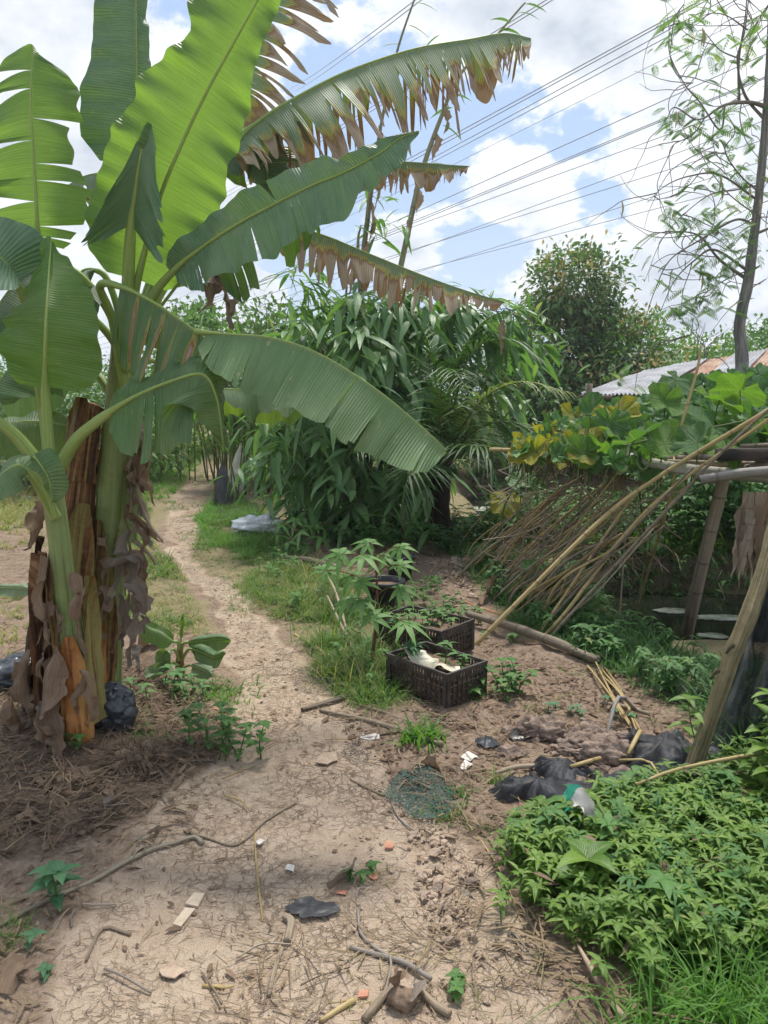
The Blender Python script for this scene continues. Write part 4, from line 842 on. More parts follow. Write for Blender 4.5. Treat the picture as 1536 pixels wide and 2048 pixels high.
banana_leaf(D_, 'ban_pale', [(358, 1320, 4.2), (350, 1300, 4.15)], [(340, 1300, 4.12), (330, 1310, 4.1), (325, 1330, 4.08), (322, 1340, 4.06)], 0.05, 0.05, (-0.6, -0.5, -0.5), (0.6, -0.3, 0.2), seed=64, pet_r=0.006)
banana_leaf(D_, 'ban_old', [(358, 1330, 4.2), (345, 1325, 4.15)], [(335, 1330, 4.1), (320, 1340, 4.05), (300, 1350, 4.0), (292, 1355, 3.98)], 0.04, 0.05, (-0.2, -0.5, -0.9), (0.3, 0.5, 0.3), seed=65, brown=(0.5, 0.4), pet_r=0.006)
banana_leaf(D_, 'ban_old', [(366, 1335, 4.2), (378, 1330, 4.15)], [(385, 1332, 4.1), (400, 1338, 4.05), (415, 1345, 4.0), (424, 1352, 3.98)], 0.05, 0.05, (-0.2, -0.5, -0.9), (0.3, 0.5, 0.3), seed=66, brown=(0.4, 0.4), pet_r=0.006)
banana_leaf(D_, 'ban_green', [(362, 1310, 4.22)], [(362, 1275, 4.22), (364, 1255, 4.22), (366, 1228, 4.2)], 0.012, 0.012, (-1, 0, 0), (1, 0, 0), seed=67, pet_r=0.006)
# leaf tip of a plant outside the frame, low at the left edge
bE = G(-30, 1250)
E_ = thing('banana_plant', 'low striped yellow and green banana leaf coming in at the left edge', 'banana plant', bE)
stem_tube(E_, 'pseudostem', 'stem_mix', [(-60, 1270, 4.7), (-62, 1230, 4.7), (-60, 1190, 4.7)], [0.05, 0.045, 0.03], 12, seed=10)
banana_leaf(E_, 'ban_old', [(-60, 1200, 4.7), (-40, 1180, 4.65)], [(-20, 1174, 4.62), (0, 1175, 4.6), (30, 1176, 4.55), (66, 1180, 4.5)], 0.075, 0.05, (0, -0.6, -0.8), (0, 0.7, 0.2), seed=68, brown=(0.42, 0.3), pet_r=0.008)
# ------------------------------------------------------------------ overhead wires
for i, (x0, y0, x1, y1, r) in enumerate([
    (540, 330, 1100, -6, .03), (540, 338, 1106, -2, .03), (630, 142, 826, 2, .03), (640, 146, 838, 2, .03), (600, 428, 1404, -2, .035), (600, 436, 1412, 0, .035), (600, 452, 1430, 8, .03),
    (600, 458, 1440, 16, .03), (560, 495, 1560, 0, .018), (540, 548, 1560, 94, .03), (540, 552, 1560, 140, .03), (540, 557, 1560, 143, .03),
    (340, 622, 1560, 186, .026), (540, 600, 1560, 228, .024), (350, 640, 1560, 268, .024), (560, 625, 1560, 310, .022), (380, 650, 1560, 352, .022)]):
    a, b = P(x0 - (x1 - x0) * 0.25, y0 + (y0 - y1) * 0.25, 150), P(x1 + (x1 - x0) * 0.15, y1 + (y1 - y0) * 0.15, 38)
    t = np.linspace(0, 1, 30)[:, None]; p = a * (1 - t) + b * t; p[:, 2] -= 2.5 * 4 * (t * (1 - t))[:, 0] * 0.12
    mb = MB(); mb.tube(p, np.linspace(r * 1.5, r * 0.9, 30), 5, raw=True, cap=False)
    nth = ['upper wire of the steep pair passing behind the highest banana leaf', 'lower wire of the steep pair passing behind the highest banana leaf', 'upper wire of the short steep pair at the top beside the frayed leaf', 'lower wire of the short steep pair at the top beside the frayed leaf',
           'first wire of the upper bundle right of the tall bamboo shoot', 'second wire of the upper bundle, close under the first', 'third wire of the upper bundle, below a wider gap', 'lowest wire of the upper bundle', 'faint thin wire alone below the upper bundle',
           'single wire above the thick double wire in the middle of the sky', 'upper strand of the thick double wire across the middle sky', 'lower strand of the thick double wire across the middle sky', 'first wire below the double wire', 'second wire below the double wire', 'third wire below the double wire', 'fourth wire below the double wire, over the cumulus', 'lowest wire, ending just above the round tree'][i]
    tag(mb.build('power_line', MT['wire'], origin=a), nth, 'power line', 'power lines crossing the sky')

# ------------------------------------------------------------------ trees and bushes
def crown_clumps(mb, c, rx, ry, rz, ncl, per, L, w, rs, clr=0.28, droop=0.3, shell=0.55, outw=0.7, r=None, zmin=-0.9, nseg=2, shape='oval'):
    d = rdir(ncl, zmin, 1, rs); q = (shell + (1.02 - shell) * rs.rand(ncl) ** 0.6)
    q *= 1 + 0.28 * fbm(d, 1.6, 2, rs.randint(99))
    cc = np.asarray(c) + d * q[:, None] * np.array([rx, ry, rz])
    k = rs.poisson(per, ncl) + 1; idx = np.repeat(np.arange(ncl), k); n = len(idx)
    cr = clr * (0.6 + 0.8 * rs.rand(ncl))
    off = rs.normal(0, 1, (n, 3)) * cr[idx][:, None] * np.array([1, 1, 0.6])
    pp = cc[idx] + off
    dd = unit(d[idx] * outw + rs.normal(0, 0.6, (n, 3)) + np.array([0, 0, 0.1]))
    rr = np.clip(rs.rand(ncl)[idx] * 0.6 + rs.rand(n) * 0.45, 0, 1) if r is None else r
    leaves(mb, pp, dd, L * rs.uniform(0.7, 1.25, n), w * rs.uniform(0.7, 1.2, n), droop, 0.2, nseg, shape, rr, 0.9, rs)
    return cc
def limbs(mb, base, cc, rs, r0, n=14, split=0.35):
    base = np.asarray(base, float); top = cc.mean(0)
    fork = base * (1 - split) + top * split
    fork[:2] = base[:2] + (top[:2] - base[:2]) * split
    mb.tube([base, (base + fork) / 2 + rs.normal(0, r0 * 0.8, 3) * [1, 1, 0], fork], [r0, r0 * 0.75, r0 * 0.6], 10, jit=0.2)
    for i in rs.choice(len(cc), min(n, len(cc)), replace=False):
        e = cc[i]; m = fork * 0.5 + e * 0.5 + rs.normal(0, 0.08, 3) * np.linalg.norm(e - fork) + np.array([0, 0, 0.05])
        mb.tube([fork - (fork - base) * rs.uniform(0, 0.3), m, e], [r0 * 0.42, r0 * 0.22, r0 * 0.06], 6, smooth=6, ax=i)
def tree(name, label, cat, px, ytop, d, halfw, mt, L, w, ncl, per, seed, zfrac=0.45, group=None, trunk=0.08, flower=0, clr=0.28, lobes=None, ybase=None, droop=0.3):
    rs = np.random.RandomState(seed); top = P(px, ytop, d); x, y = top[0], d
    z0 = float(Hh(x, y)); hgt = top[2] - z0
    t = thing(name, label, cat, (x, y, z0), group)
    zc = z0 + hgt * (1 - (1 - zfrac) / 2) - 0.0; rz = hgt * (1 - zfrac) / 2
    mb = MB(); allc = []
    for (ox, oz, sx, sz, fr) in (lobes or [(0, 0, 1, 1, 1)]):
        allc.append(crown_clumps(mb, (x + ox * halfw, y, zc + oz * rz), halfw * sx, halfw * sx, rz * sz, int(ncl * fr), per, L, w, rs, clr, droop))
    cc = np.vstack(allc)
    tb = MB(); limbs(tb, (x, y, z0 - 0.05), cc, rs, trunk); tb.build('trunk', MT['bark'], t)
    mb.build('crown', MT[mt], t)
    if flower:
        fm = MB(); sel = cc[rs.choice(len(cc), min(flower, len(cc)))]; k = 16
        pp = np.repeat(sel, k, 0) + rs.normal(0, 0.16, (len(sel) * k, 3)); leaves(fm, pp, unit(rs.normal(0, 1, pp.shape) + [0, 0, 0.9]), 0.15, 0.06, 0.1, 0.2, 2, 'oval', None, 1.0, rs)
        fm.build('flower_sprays', MT['flower'], t)
    return t
tree('round_tree', 'dense round tree with brown flower sprays behind the palm', 'tree', 1150, 500, 17, 1.5, 'treeleaf', 0.18, 0.075, 330, 22, 101, 0.12, trunk=0.12, flower=150, clr=0.19,
     lobes=[(0.0, 0.62, 0.62, 0.42, 0.34), (-0.25, -0.1, 0.85, 0.62, 0.55), (0.55, -0.05, 0.7, 0.5, 0.4), (0.1, -0.5, 0.95, 0.5, 0.35)])
tree('shrub_tree', 'lower tree with tan flowers at the right foot of the round tree', 'tree', 1285, 640, 16, 1.0, 'treemid', 0.15, 0.06, 150, 20, 102, 0.12, flower=40, clr=0.19, trunk=0.06)
for i, (px, yt, d, hw, mt_, lab) in enumerate([(1400, 668, 26, 2.2, 'treelite', 'pale green tree beyond the tin roof, left of the thin trunk'), (1530, 640, 24, 1.6, 'treemid', 'bushy tree beyond the tin roof at the right edge'),
        (1340, 690, 22, 1.3, 'treelite', 'low light bush between the flowering tree and the tin roof'), (1470, 690, 21, 1.2, 'treelite', 'leafy bush just behind the thin trunk and roof'), (1620, 620, 22, 2.0, 'treemid', 'broad tree beyond the shed outside the right edge'),
        (1215, 735, 19, 1.6, 'treelite', 'light green bush in front of the round tree')]):
    tree('background_tree', lab, 'tree', px, yt, d, hw, mt_, 0.24 if i != 5 else 0.16, 0.10 if i != 5 else .07, 140, 18, 110 + i, 0.05, 'trees beyond the shed', 0.08, clr=0.25)
tree('citrus_tree', 'dark leafy tree behind the hanging dead banana leaf', 'tree', 425, 600, 25, 1.9, 'treemid', 0.28, 0.13, 190, 20, 120, 0.15, clr=0.17, trunk=0.07)
tree('citrus_tree', 'small pale tree far down the path, left of the dark leafy tree', 'tree', 355, 600, 20, 0.8, 'treelite', 0.16, 0.07, 70, 12, 121, 0.3, clr=0.2, trunk=0.05)
tree('citrus_tree', 'glossy leafy tree between the cane grass and the bamboo', 'tree', 560, 612, 14, 1.1, 'treeleaf', 0.17, 0.08, 170, 20, 122, 0.1, clr=0.2, trunk=0.08)
for i, (px, yt, d, hw, mt_, lab) in enumerate([(60, 750, 13, 1.5, 'treeleaf', 'dark hedge bush behind the banana stems at the left edge'), (215, 755, 15, 1.5, 'treemid', 'leafy bush behind the green banana stem'), (-150, 720, 14, 1.8, 'treeleaf', 'tall bush outside the left edge'),
        (270, 760, 18, 1.0, 'treemid', 'bush left of the far end of the path'), (690, 660, 16, 2.2, 'treemid', 'bush behind the bamboo clump'), (900, 650, 17, 2.2, 'treeleaf', 'dark bush behind the coconut palm'), (1060, 720, 16, 1.4, 'treeleaf', 'dark bush under the round tree'), (480, 720, 22, 1.8, 'treemid', 'distant bush above the far end of the path'),
        (130, 700, 28, 4.0, 'treemid', 'distant tree line bush left of the banana crown'), (-300, 650, 26, 4.0, 'treeleaf', 'distant tree outside the left edge')]):
    tree('bush', lab, 'bush', px, yt, d, hw, mt_, 0.17, 0.07, int(110 * max(1, hw)), 18, 130 + i, 0.03, 'bushes behind the garden', 0.04, clr=0.24)
tree('bush', 'dark green bush on the far bank of the ditch under the trellis', 'bush', 1420, 900, 8.6, 0.75, 'under', 0.10, 0.05, 190, 20, 150, 0.02, 'bushes on the far bank of the ditch', 0.03, clr=0.13)
tree('bush', 'low leafy bush on the far bank, left of the bamboo post', 'bush', 1290, 1000, 8.6, 0.6, 'under', 0.09, 0.03, 130, 18, 151, 0.02, 'bushes on the far bank of the ditch', 0.02, clr=0.12)
tree('bush', 'dark bush on the far bank behind the hanging bark', 'bush', 1560, 930, 8.4, 0.9, 'under', 0.10, 0.05, 190, 20, 152, 0.02, 'bushes on the far bank of the ditch', 0.03, clr=0.13)

# ------------------------------------------------------------------ thin tree on the right with curling twigs
def pinnate(mb, rb, base, d, L, rs, n=9, ll=0.055, lw=0.018, droop=0.5):
    """A feather leaf: a curved stalk and two rows of leaflets."""
    d = unit(d); t = np.linspace(0.12, 1, n)
    c = base + d * (L * t)[:, None]; c[:, 2] -= droop * L * t ** 2
    tg = unit(d + np.array([0, 0, -1.0]) * (2 * droop * t)[:, None])
    side = unit(np.cross(tg, np.array([0, 0, 1.0]) + rs.normal(0, 0.4, 3)))
    pp = np.vstack([c, c]); dd = unit(np.vstack([side * 0.9 + tg * 0.5, -side * 0.9 + tg * 0.5]) + np.array([0, 0, -0.15]))
    f = np.tile(np.sin(np.pi * np.clip(t * 0.8 + 0.15, 0, 1)) ** 0.5, 2)
    rb.append((pp, dd, ll * f, lw * f, np.full(2 * n, rs.rand())))
    mb.tube([base, base + d * L * 0.5 - np.array([0, 0, droop * L * 0.25]), c[-1]], L * 0.006 + 0.0012, 4, smooth=4, cap=False, A2=0.6)
tT = thing('thin_tree', 'slender grey tree with bare curling twigs and sparse feathery leaves at the right edge', 'tree', G(1480, 1010))
def thin_tree():
    pods = []; rs = np.random.RandomState(77); tb = MB(); st = MB(); lv = []; pd = MB()
    D0 = 8.2; base = ORG[tT.name]
    trunk = [base, P(1478, 900, D0), P(1484, 725, D0), P(1479, 650, D0), P(1496, 565, D0), P(1508, 470, D0), P(1519, 380, D0), P(1530, 260, D0), P(1537, 140, D0), P(1545, -40, D0), P(1560, -250, D0)]
    tb.tube(trunk, [0.066, 0.066, 0.062, 0.058, 0.053, 0.047, 0.042, 0.037, 0.032, 0.023, 0.014], 12, jit=0.15); tb.build('trunk', MT['bark'], tT)
    br = MB()
    B = [([(1496, 560), (1440, 520), (1395, 470), (1330, 462)], .03), ([(1500, 545), (1430, 500), (1390, 520), (1350, 560), (1322, 620)], .022),
         ([(1510, 450), (1470, 440), (1400, 480), (1340, 520), (1310, 580), (1290, 640)], .02), ([(1515, 400), (1440, 350), (1380, 352), (1330, 372), (1295, 405)], .018),
         ([(1536, 215), (1500, 205), (1450, 210), (1410, 235), (1390, 240)], .035), ([(1450, 210), (1440, 260), (1400, 205), (1370, 170), (1340, 110), (1338, 60), (1330, 0)], .016),
         ([(1530, 240), (1490, 190), (1475, 120), (1490, 60), (1500, -30)], .025), ([(1478, 200), (1478, 120), (1492, 20), (1494, -60)], .022), ([(1500, 70), (1530, 20), (1570, -40)], .02),
         ([(1390, 240), (1350, 215), (1335, 235), (1330, 250)], .012), ([(1410, 235), (1385, 270), (1340, 300), (1345, 385), (1330, 398)], .011),
         ([(1520, 370), (1470, 380), (1410, 395), (1330, 470), (1290, 560)], .014), ([(1512, 430), (1450, 380), (1400, 300), (1410, 240)], .012), ([(1508, 470), (1560, 440), (1600, 360)], .025),
         ([(1519, 385), (1480, 350), (1450, 300), (1470, 260), (1440, 200), (1450, 130)], .014), ([(1500, 540), (1450, 560), (1400, 600), (1380, 670)], .012), ([(1486, 120), (1440, 100), (1400, 60), (1380, 110)], .012),
         ([(1496, 60), (1450, 30), (1410, 30), (1370, 60)], .012), ([(1530, 260), (1570, 200), (1620, 100)], .02)]
    pts = []
    for i, (q, r) in enumerate(B):
        dz = rs.uniform(-0.6, 0.6); n = len(q)
        p = [P(x, y, D0 + dz * j / n) for j, (x, y) in enumerate(q)]
        br.tube(p, [r * .68, r * 0.38, r * 0.16], 7, jit=0.2, ax=i); c, L = resample(catmull(p, 8), 30); pts.append((c, L))
    # long curling twigs
    for i in range(85):
        c, L = pts[rs.randint(len(pts))]; s = c[rs.randint(8, 30)]
        ln = rs.uniform(0.35, 1.1); a = rs.uniform(0, 6.28); q = [s]; v = unit(np.array([math.cos(a) - 0.5, math.sin(a) * 0.6, rs.uniform(-0.7, 0.5)])); curl = rs.normal(0, 0.5); down = rs.uniform(-0.05, 0.35)
        for j in range(7):
            v = unit(v + np.array([curl * v[2], rs.normal(0, 0.1), -curl * v[0] - down]) * 0.55 + rs.normal(0, 0.12, 3)); q.append(q[-1] + v * ln / 7)
        br.tube(q, [0.006, 0.004, 0.002], 4, smooth=4, cap=False, ax=i)
        if rs.rand() < 0.30: pts.append((resample(catmull(q, 4), 30)[0], ln))
        if rs.rand() < 0.06: pods.append(q[3])
    for cx, cy_, n in [(1360, 60, 26), (1360, 30, 14), (1345, 90, 20), (1420, 80, 26), (1375, 215, 34), (1440, 250, 44), (1360, 265, 18), (1470, 265, 26), (1430, 290, 20), (1500, 330, 24), (1415, 350, 30), (1480, 390, 26), (1490, 440, 22), (1430, 420, 16), (1335, 440, 30), (1380, 440, 26), (1450, 470, 18),
                       (1370, 540, 26), (1420, 560, 34), (1455, 500, 26), (1505, 500, 26), (1440, 600, 26), (1360, 620, 30), (1400, 620, 22), (1335, 600, 16), (1500, 90, 24), (1525, 60, 22), (1390, 10, 16), (1520, 160, 22), (1530, 310, 20), (1395, 130, 16), (1245, 745, 12), (1270, 780, 14), (1225, 740, 8)]:
        c = P(cx, cy_, D0 + rs.uniform(-0.5, 0.5))
        for j in range(int(n * 0.55)):
            b = c + rs.normal(0, 1, 3) * [0.13, 0.16, 0.085]; a = rs.uniform(0, 6.28)
            pinnate(st, lv, b, [math.cos(a), math.sin(a), rs.uniform(-0.4, 0.3)], rs.uniform(0.11, 0.2), rs, 9, 0.052, 0.019)
        near = min((np.linalg.norm(q - c, axis=1).min(), k) for k, (q, _) in enumerate(pts))
        q = pts[near[1]][0]; s = q[np.argmin(np.linalg.norm(q - c, axis=1))]
        if near[0] < 1.0: br.tube([s, (s + c) / 2 + [0, 0, 0.06], c], [0.006, 0.003], 4, smooth=5, cap=False)
    for (x, y) in [(1405, 55), (1408, 60), (1352, 222), (1440, 350), (1445, 370), (1400, 530), (1404, 548), (1520, 400)]:
        pods.append(P(x, y, D0 - 0.1))
    br.build('branches', MT['twig'], tT)
    lm = st; pp, dd, ll, lw, rr = [np.concatenate(x) for x in zip(*lv)]; leaves(lm, pp, dd, ll, lw, 0.15, 0.1, 2, 'oval', rr, 0.2, rs)
    lm.build('crown', MT['pinnate'], tT)
    for s in pods:
        pd = MB(); pd.tube([s, s + [0.015, 0, -0.07], s + [0.0, 0, -0.16]], [0.004, 0.010, 0.010, 0.003], 6, smooth=4); pd.build('seed_pod', MT['pod'], tT)
thin_tree()
mb = MB()
for i in range(9):
    s = P(1395 + i * 2, 700, 19); mb.tube([s - [0, 0, 1.5], s + [RS.normal(0, .1), 0, 0], s + [RS.normal(0, .35), 0, RS.uniform(.3, .7)]], [0.02, 0.012, 0.004], 4)
tag(mb.build('bare_sapling', MT['twig'], origin=P(1395, 760, 19)), 'leafless sapling with thin grey twigs above the tin roof', 'sapling')

# ------------------------------------------------------------------ bamboo clump with big drooping leaves
tBm = thing('bamboo_clump', 'dense clump of broad leaved bamboo with drooping leaves and tall bare shoots beside the palm', 'bamboo', G(730, 1058))
def bamboo():
    rs = np.random.RandomState(5); o = ORG[tBm.name]; D0 = o[1]
    culms = [([(735, 1050, 8.9), (740, 800, 9.0), (722, 590, 9.0), (736, 430, 9.0), (747, 350, 9.0), (764, 240, 9.0), (795, 100, 9.1), (832, -10, 9.2)], .032),
             ([(800, 1060, 8.9), (770, 800, 9.1), (788, 610, 9.2), (815, 470, 9.2), (842, 350, 9.2), (880, 240, 9.2), (920, 150, 9.3), (985, 80, 9.4), (1050, 5, 9.5)], .035),
             ([(700, 1055, 8.9), (700, 800, 8.9), (692, 620, 8.9), (696, 540, 8.9)], .028), ([(720, 1050, 8.9), (724, 700, 9), (716, 500, 9), (722, 450, 9)], .03),
             ([(670, 1050, 8.8), (620, 850, 8.9), (560, 700, 9.0)], .025), ([(690, 1050, 8.8), (670, 850, 8.8), (640, 680, 8.9)], .025), ([(830, 1060, 8.8), (880, 850, 8.9), (930, 680, 9)], .025),
             ([(850, 1060, 8.9), (930, 860, 9.0), (1000, 700, 9.1)], .025), ([(760, 1050, 9), (760, 800, 9.2), (740, 650, 9.3)], .028)]
    for i, (q, r) in enumerate(culms):
        mb = MB(); mb.tube([P(*v) for v in q], [r, r, r * 0.85, r * 0.5, r * 0.3], 8, ax=i * .1, A2=rs.uniform(.2, .8)); mb.build('culm', MT['culm'], tBm)
    sm = MB()
    for (x, y, d, l) in [(752, 330, 9, .5), (740, 400, 9, .5), (731, 470, 9, .4), (722, 540, 9, .4), (835, 370, 9.2, .35), (868, 270, 9.2, .3), (890, 215, 9.3, .3), (798, 560, 9.2, .35), (818, 440, 9.2, .3), (762, 250, 9, .3), (700, 530, 9, .35), (712, 585, 9, .3), (1004, 640, 8.6, .4)]:
        p = P(x, y, d); m_, _ = crumple(None, None, [p, p + [0.02, -0.03, -l * .5], p + [-0.02, -0.03, -l]], 0.09, seed=int(x), amp=0.02, nv=5, tip=.2)
        m_.build('culm_sheath', MT['sheath'], tBm)
    poly = [(540, 970), (545, 880), (545, 780), (560, 680), (600, 640), (700, 615), (850, 600), (960, 610), (1030, 650), (1062, 740), (1045, 830), (960, 850), (905, 890), (850, 1040), (800, 1040), (700, 1030), (610, 1010), (560, 1000)]
    lv = []; tw = MB(); cnt = 0
    while cnt < 330:
        x, y = rs.uniform(490, 1070), rs.uniform(595, 1045)
        if not inpoly(np.array([x]), np.array([y]), poly)[0]: continue
        dep = D0 + rs.uniform(-1.25, 1.0) * (1 - 0.25 * abs(x - 770) / 280)
        if x > 865: dep = D0 + rs.uniform(-.1, 1.0) + (.0 if y > 720 else -.4)
        if x > 860 and y > 730 and rs.rand() < .6: continue
        s = P(x, y, dep); out_ = unit(np.array([(x - 765) / 250.0 + rs.normal(0, .75), (dep - D0) * 0.7 - 0.35, 0.0]))
        ln = rs.uniform(0.35, 0.8); nl = rs.randint(6, 12); t = np.linspace(0.15, 1, nl)
        q0 = s - out_ * ln * 0.5 + [0, 0, ln * 0.32]
        c = q0 + out_ * (ln * t)[:, None]; c[:, 2] += ln * (0.15 * t - 0.75 * t ** 2)
        tw.tube([q0, c[nl // 2], c[-1]], [0.006, 0.003], 4, smooth=4, cap=False)
        sd_ = np.where(np.arange(nl) % 2, 1, -1)[:, None]
        side = np.cross(out_, [0, 0, 1.0]); dd = out_ * 0.45 + side * sd_ * 0.55 + np.array([0, 0, -0.55]) + rs.normal(0, 0.34, (nl, 3))
        lv.append((c, dd, rs.uniform(0.16, 0.36, nl) * (1 + .6 * (cnt % 3 == 0)), rs.uniform(0.045, 0.08, nl) * (1 + .7 * (cnt % 3 == 0)), np.clip(rs.rand() * 0.6 + rs.rand(nl) * 0.4, 0, 1))); cnt += 1
    for (x, y, d) in [(590, 560, 8.6), (605, 590, 8.6), (740, 440, 9), (700, 470, 9), (770, 620, 8.8), (600, 640, 8.6), (735, 400, 9), (1010, 600, 8.8), (960, 610, 8.7), (620, 600, 8.7), (570, 540, 8.7), (850, 590, 8.8), (900, 600, 8.8), (690, 600, 8.8), (650, 610, 8.7), (810, 600, 8.8), (1030, 640, 8.7), (1050, 690, 8.7), (545, 760, 8.4), (520, 860, 8.2), (510, 930, 8.2)]:
        for k in range(3 if y > 500 else 2):
            s = P(x + rs.normal(0, 10), y + rs.normal(0, 14), d); nl = 5; out_ = unit([rs.normal(.5, .6), rs.normal(0, .5), 0.3]); t = np.linspace(.1, 1, nl)
            c = s + out_ * (0.35 * t)[:, None]; c[:, 2] -= 0.2 * t ** 2
            lv.append((c, out_ * .5 + rs.normal(0, .5, (nl, 3)) + [0, 0, -.3], rs.uniform(.2, .34, nl), rs.uniform(.04, .06, nl), rs.rand(nl)))
    for (x, y, d, dx, dz) in [(830, 5, 9.2, 1, .0), (815, 50, 9.2, 1, -.3), (805, 90, 9.2, -1, .1), (770, 210, 9, 1, -.2), (1035, 25, 9.4, 1, .1), (1000, 60, 9.4, 1, .2), (1050, 8, 9.5, 1, 0), (1020, 45, 9.4, -.6, .2), (900, 190, 9.3, 1, .1), (905, 215, 9.3, -1, -.1), (885, 250, 9.2, 1, -.3), (880, 70, 9.3, -1, -.5), (905, 85, 9.3, -1, -.4), (930, 140, 9.3, 1, -.2), (855, 330, 9.2, 1, .2), (780, 160, 9.1, 1, -.6), (765, 270, 9, 1, -.7)]:
        lv.append((P(x, y, d)[None], np.array([[dx, rs.normal(0, .3), dz]]), np.array([.26]), np.array([.05]), np.array([.3])))
    pp, dd, ll, lw, rr = [np.concatenate(v) for v in zip(*lv)]
    lm = MB(); leaves(lm, pp, dd, ll, lw, 0.32, 0.35, 5, 'lance', rr, 0.5, rs)
    lm.build('foliage', MT['bamboo_leaf'], tBm); tw.build('twigs', MT['greenstem'], tBm)
bamboo()

# ------------------------------------------------------------------ young coconut palm
tCp = thing('coconut_palm', 'young coconut palm with arching fronds at the right of the bamboo clump', 'palm', G(880, 1078))
def palm():
    rs = np.random.RandomState(8); o = ORG[tCp.name]; d0 = o[1]; dF = -.75
    mb = MB(); mb.tube([o - [0, 0, .05], P(878, 1010, d0), P(884, 940, d0), P(884, 900, d0)], [0.15, 0.12, 0.11, 0.07], 14, jit=0.3); mb.build('trunk', MT['stem_brown'], tCp)
    F = [[(884, 930, 0), (950, 815, -.3), (1035, 765, -.5), (1140, 785, -.7)], [(884, 930, -.1), (925, 893, -.6), (972, 905, -.9), (1003, 985, -1.0)], [(884, 920, 0), (905, 760, .1), (960, 650, .2), (1050, 612, .4)],
         [(882, 920, .1), (872, 760, .3), (845, 660, .4), (790, 600, .5)], [(880, 930, 0), (830, 862, -.4), (780, 850, -.7), (715, 905, -1.0)], [(880, 935, -.1), (842, 930, -.7), (815, 960, -1.0), (800, 1030, -1.1)],
         [(886, 925, 0), (960, 855, -.2), (1040, 850, -.2), (1105, 910, -.1)], [(886, 925, 0), (935, 720, 0), (1015, 680, -.1), (1085, 720, -.2)], [(884, 925, .1), (900, 820, .8), (920, 760, 1.2), (950, 780, 1.7)],
         [(884, 925, 0), (880, 800, -.6), (900, 740, -1.1), (930, 770, -1.5)], [(886, 930, 0), (940, 900, -.6), (1010, 900, -.9), (1060, 960, -1.1)], [(884, 920, 0), (860, 850, .2), (800, 780, .4), (740, 790, .6)]]
    for i, q in enumerate(F):
        c, L = resample(catmull([P(x, y, d0 + z + dF * min(1, k_)) for k_, (x, y, z) in enumerate(q)], 10), 46); t = unit(np.gradient(c, axis=0)); s = np.linspace(0, 1, 46)
        fm = MB(); fm.tube(c, np.interp(s, [0, .15, 1], [.028, .016, .003]), 6, raw=True, A2=0.5)
        rb = fm.build('frond_stalk', MT['greenstem'], tCp); k = slice(7, 46)
        up = unit(np.array([0, 0, 1.0]) - t[k] * t[k][:, 2:3]); side = np.cross(t[k], up)
        pp = np.vstack([c[k], c[k]]); dd = np.vstack([side, -side]) * 0.8 + np.vstack([t[k], t[k]]) * 0.75 + np.vstack([up, up]) * 0.15 + rs.normal(0, .08, (len(pp), 3))
        f = np.tile(np.sin(np.pi * (s[k] * .82 + .14)) ** .6, 2)
        lm = MB(); leaves(lm, pp, dd, 0.48 * f * rs.uniform(.9, 1.1, len(f)), 0.030 * f, 0.45, 0.3, 4, 'blade', np.clip(rs.rand(len(f)) * .5 + .3 * rs.rand(), 0, 1), 0.15, rs)
        lf = lm.build('frond', MT['palm_yellow'] if i in (0,) else MT['palm'], tCp)
palm()

# ------------------------------------------------------------------ cane grass left of the bamboo
def cane(label, cx, d, n, top, seed, spread, L=0.9, mt_='lushgrass'):
    rs = np.random.RandomState(seed); g0 = P(cx, 800, d); g0[2] = float(Hh(g0[0], g0[1])); t = thing('cane_grass', label, 'cane grass', g0)
    lm = MB(); cm = MB(); zt = P(cx, top, d)[2]
    for i in range(n):
        b = g0 + [rs.normal(0, spread), rs.normal(0, spread), 0]; h = (zt - g0[2]) * rs.uniform(.45, .95); lean = rs.normal(0, .14, 2)
        q = [b, b + [lean[0] * h * .5, lean[1] * h * .5, h * .5], b + [lean[0] * h * 1.2, lean[1] * h * 1.2, h]]
        cm.tube(q, [.014, .008], 5, smooth=5); c, _ = resample(catmull(q, 6), 20); k = rs.randint(6, 10); ii = rs.randint(5, 20, k); a = rs.uniform(0, 6.28, k)
        leaves(lm, c[ii], np.stack([np.cos(a) * .6, np.sin(a) * .6, rs.uniform(.5, 1.3, k)], 1), L * rs.uniform(.5, 1.1, k), .036, rs.uniform(.4, 1.0, k), .35, 7, 'blade', None, .4, rs)
    cm.build('stalks', MT['greenstem'], t); lm.build('blades', MT[mt_], t)
cane('tall bright cane grass between the dead banana leaf and the bamboo', 500, 12.6, 34, 545, 201, .42)
cane('cane grass below the glossy tree behind the arching pale leaf', 615, 12.0, 26, 630, 202, .4)
cane('shorter cane grass along the path behind the banana leaves', 455, 15, 22, 660, 203, .4, .8, 'drygrass')
cane('rank dry grass at the left of the far path end', 235, 14, 26, 850, 204, .7, .6, 'drygrass')

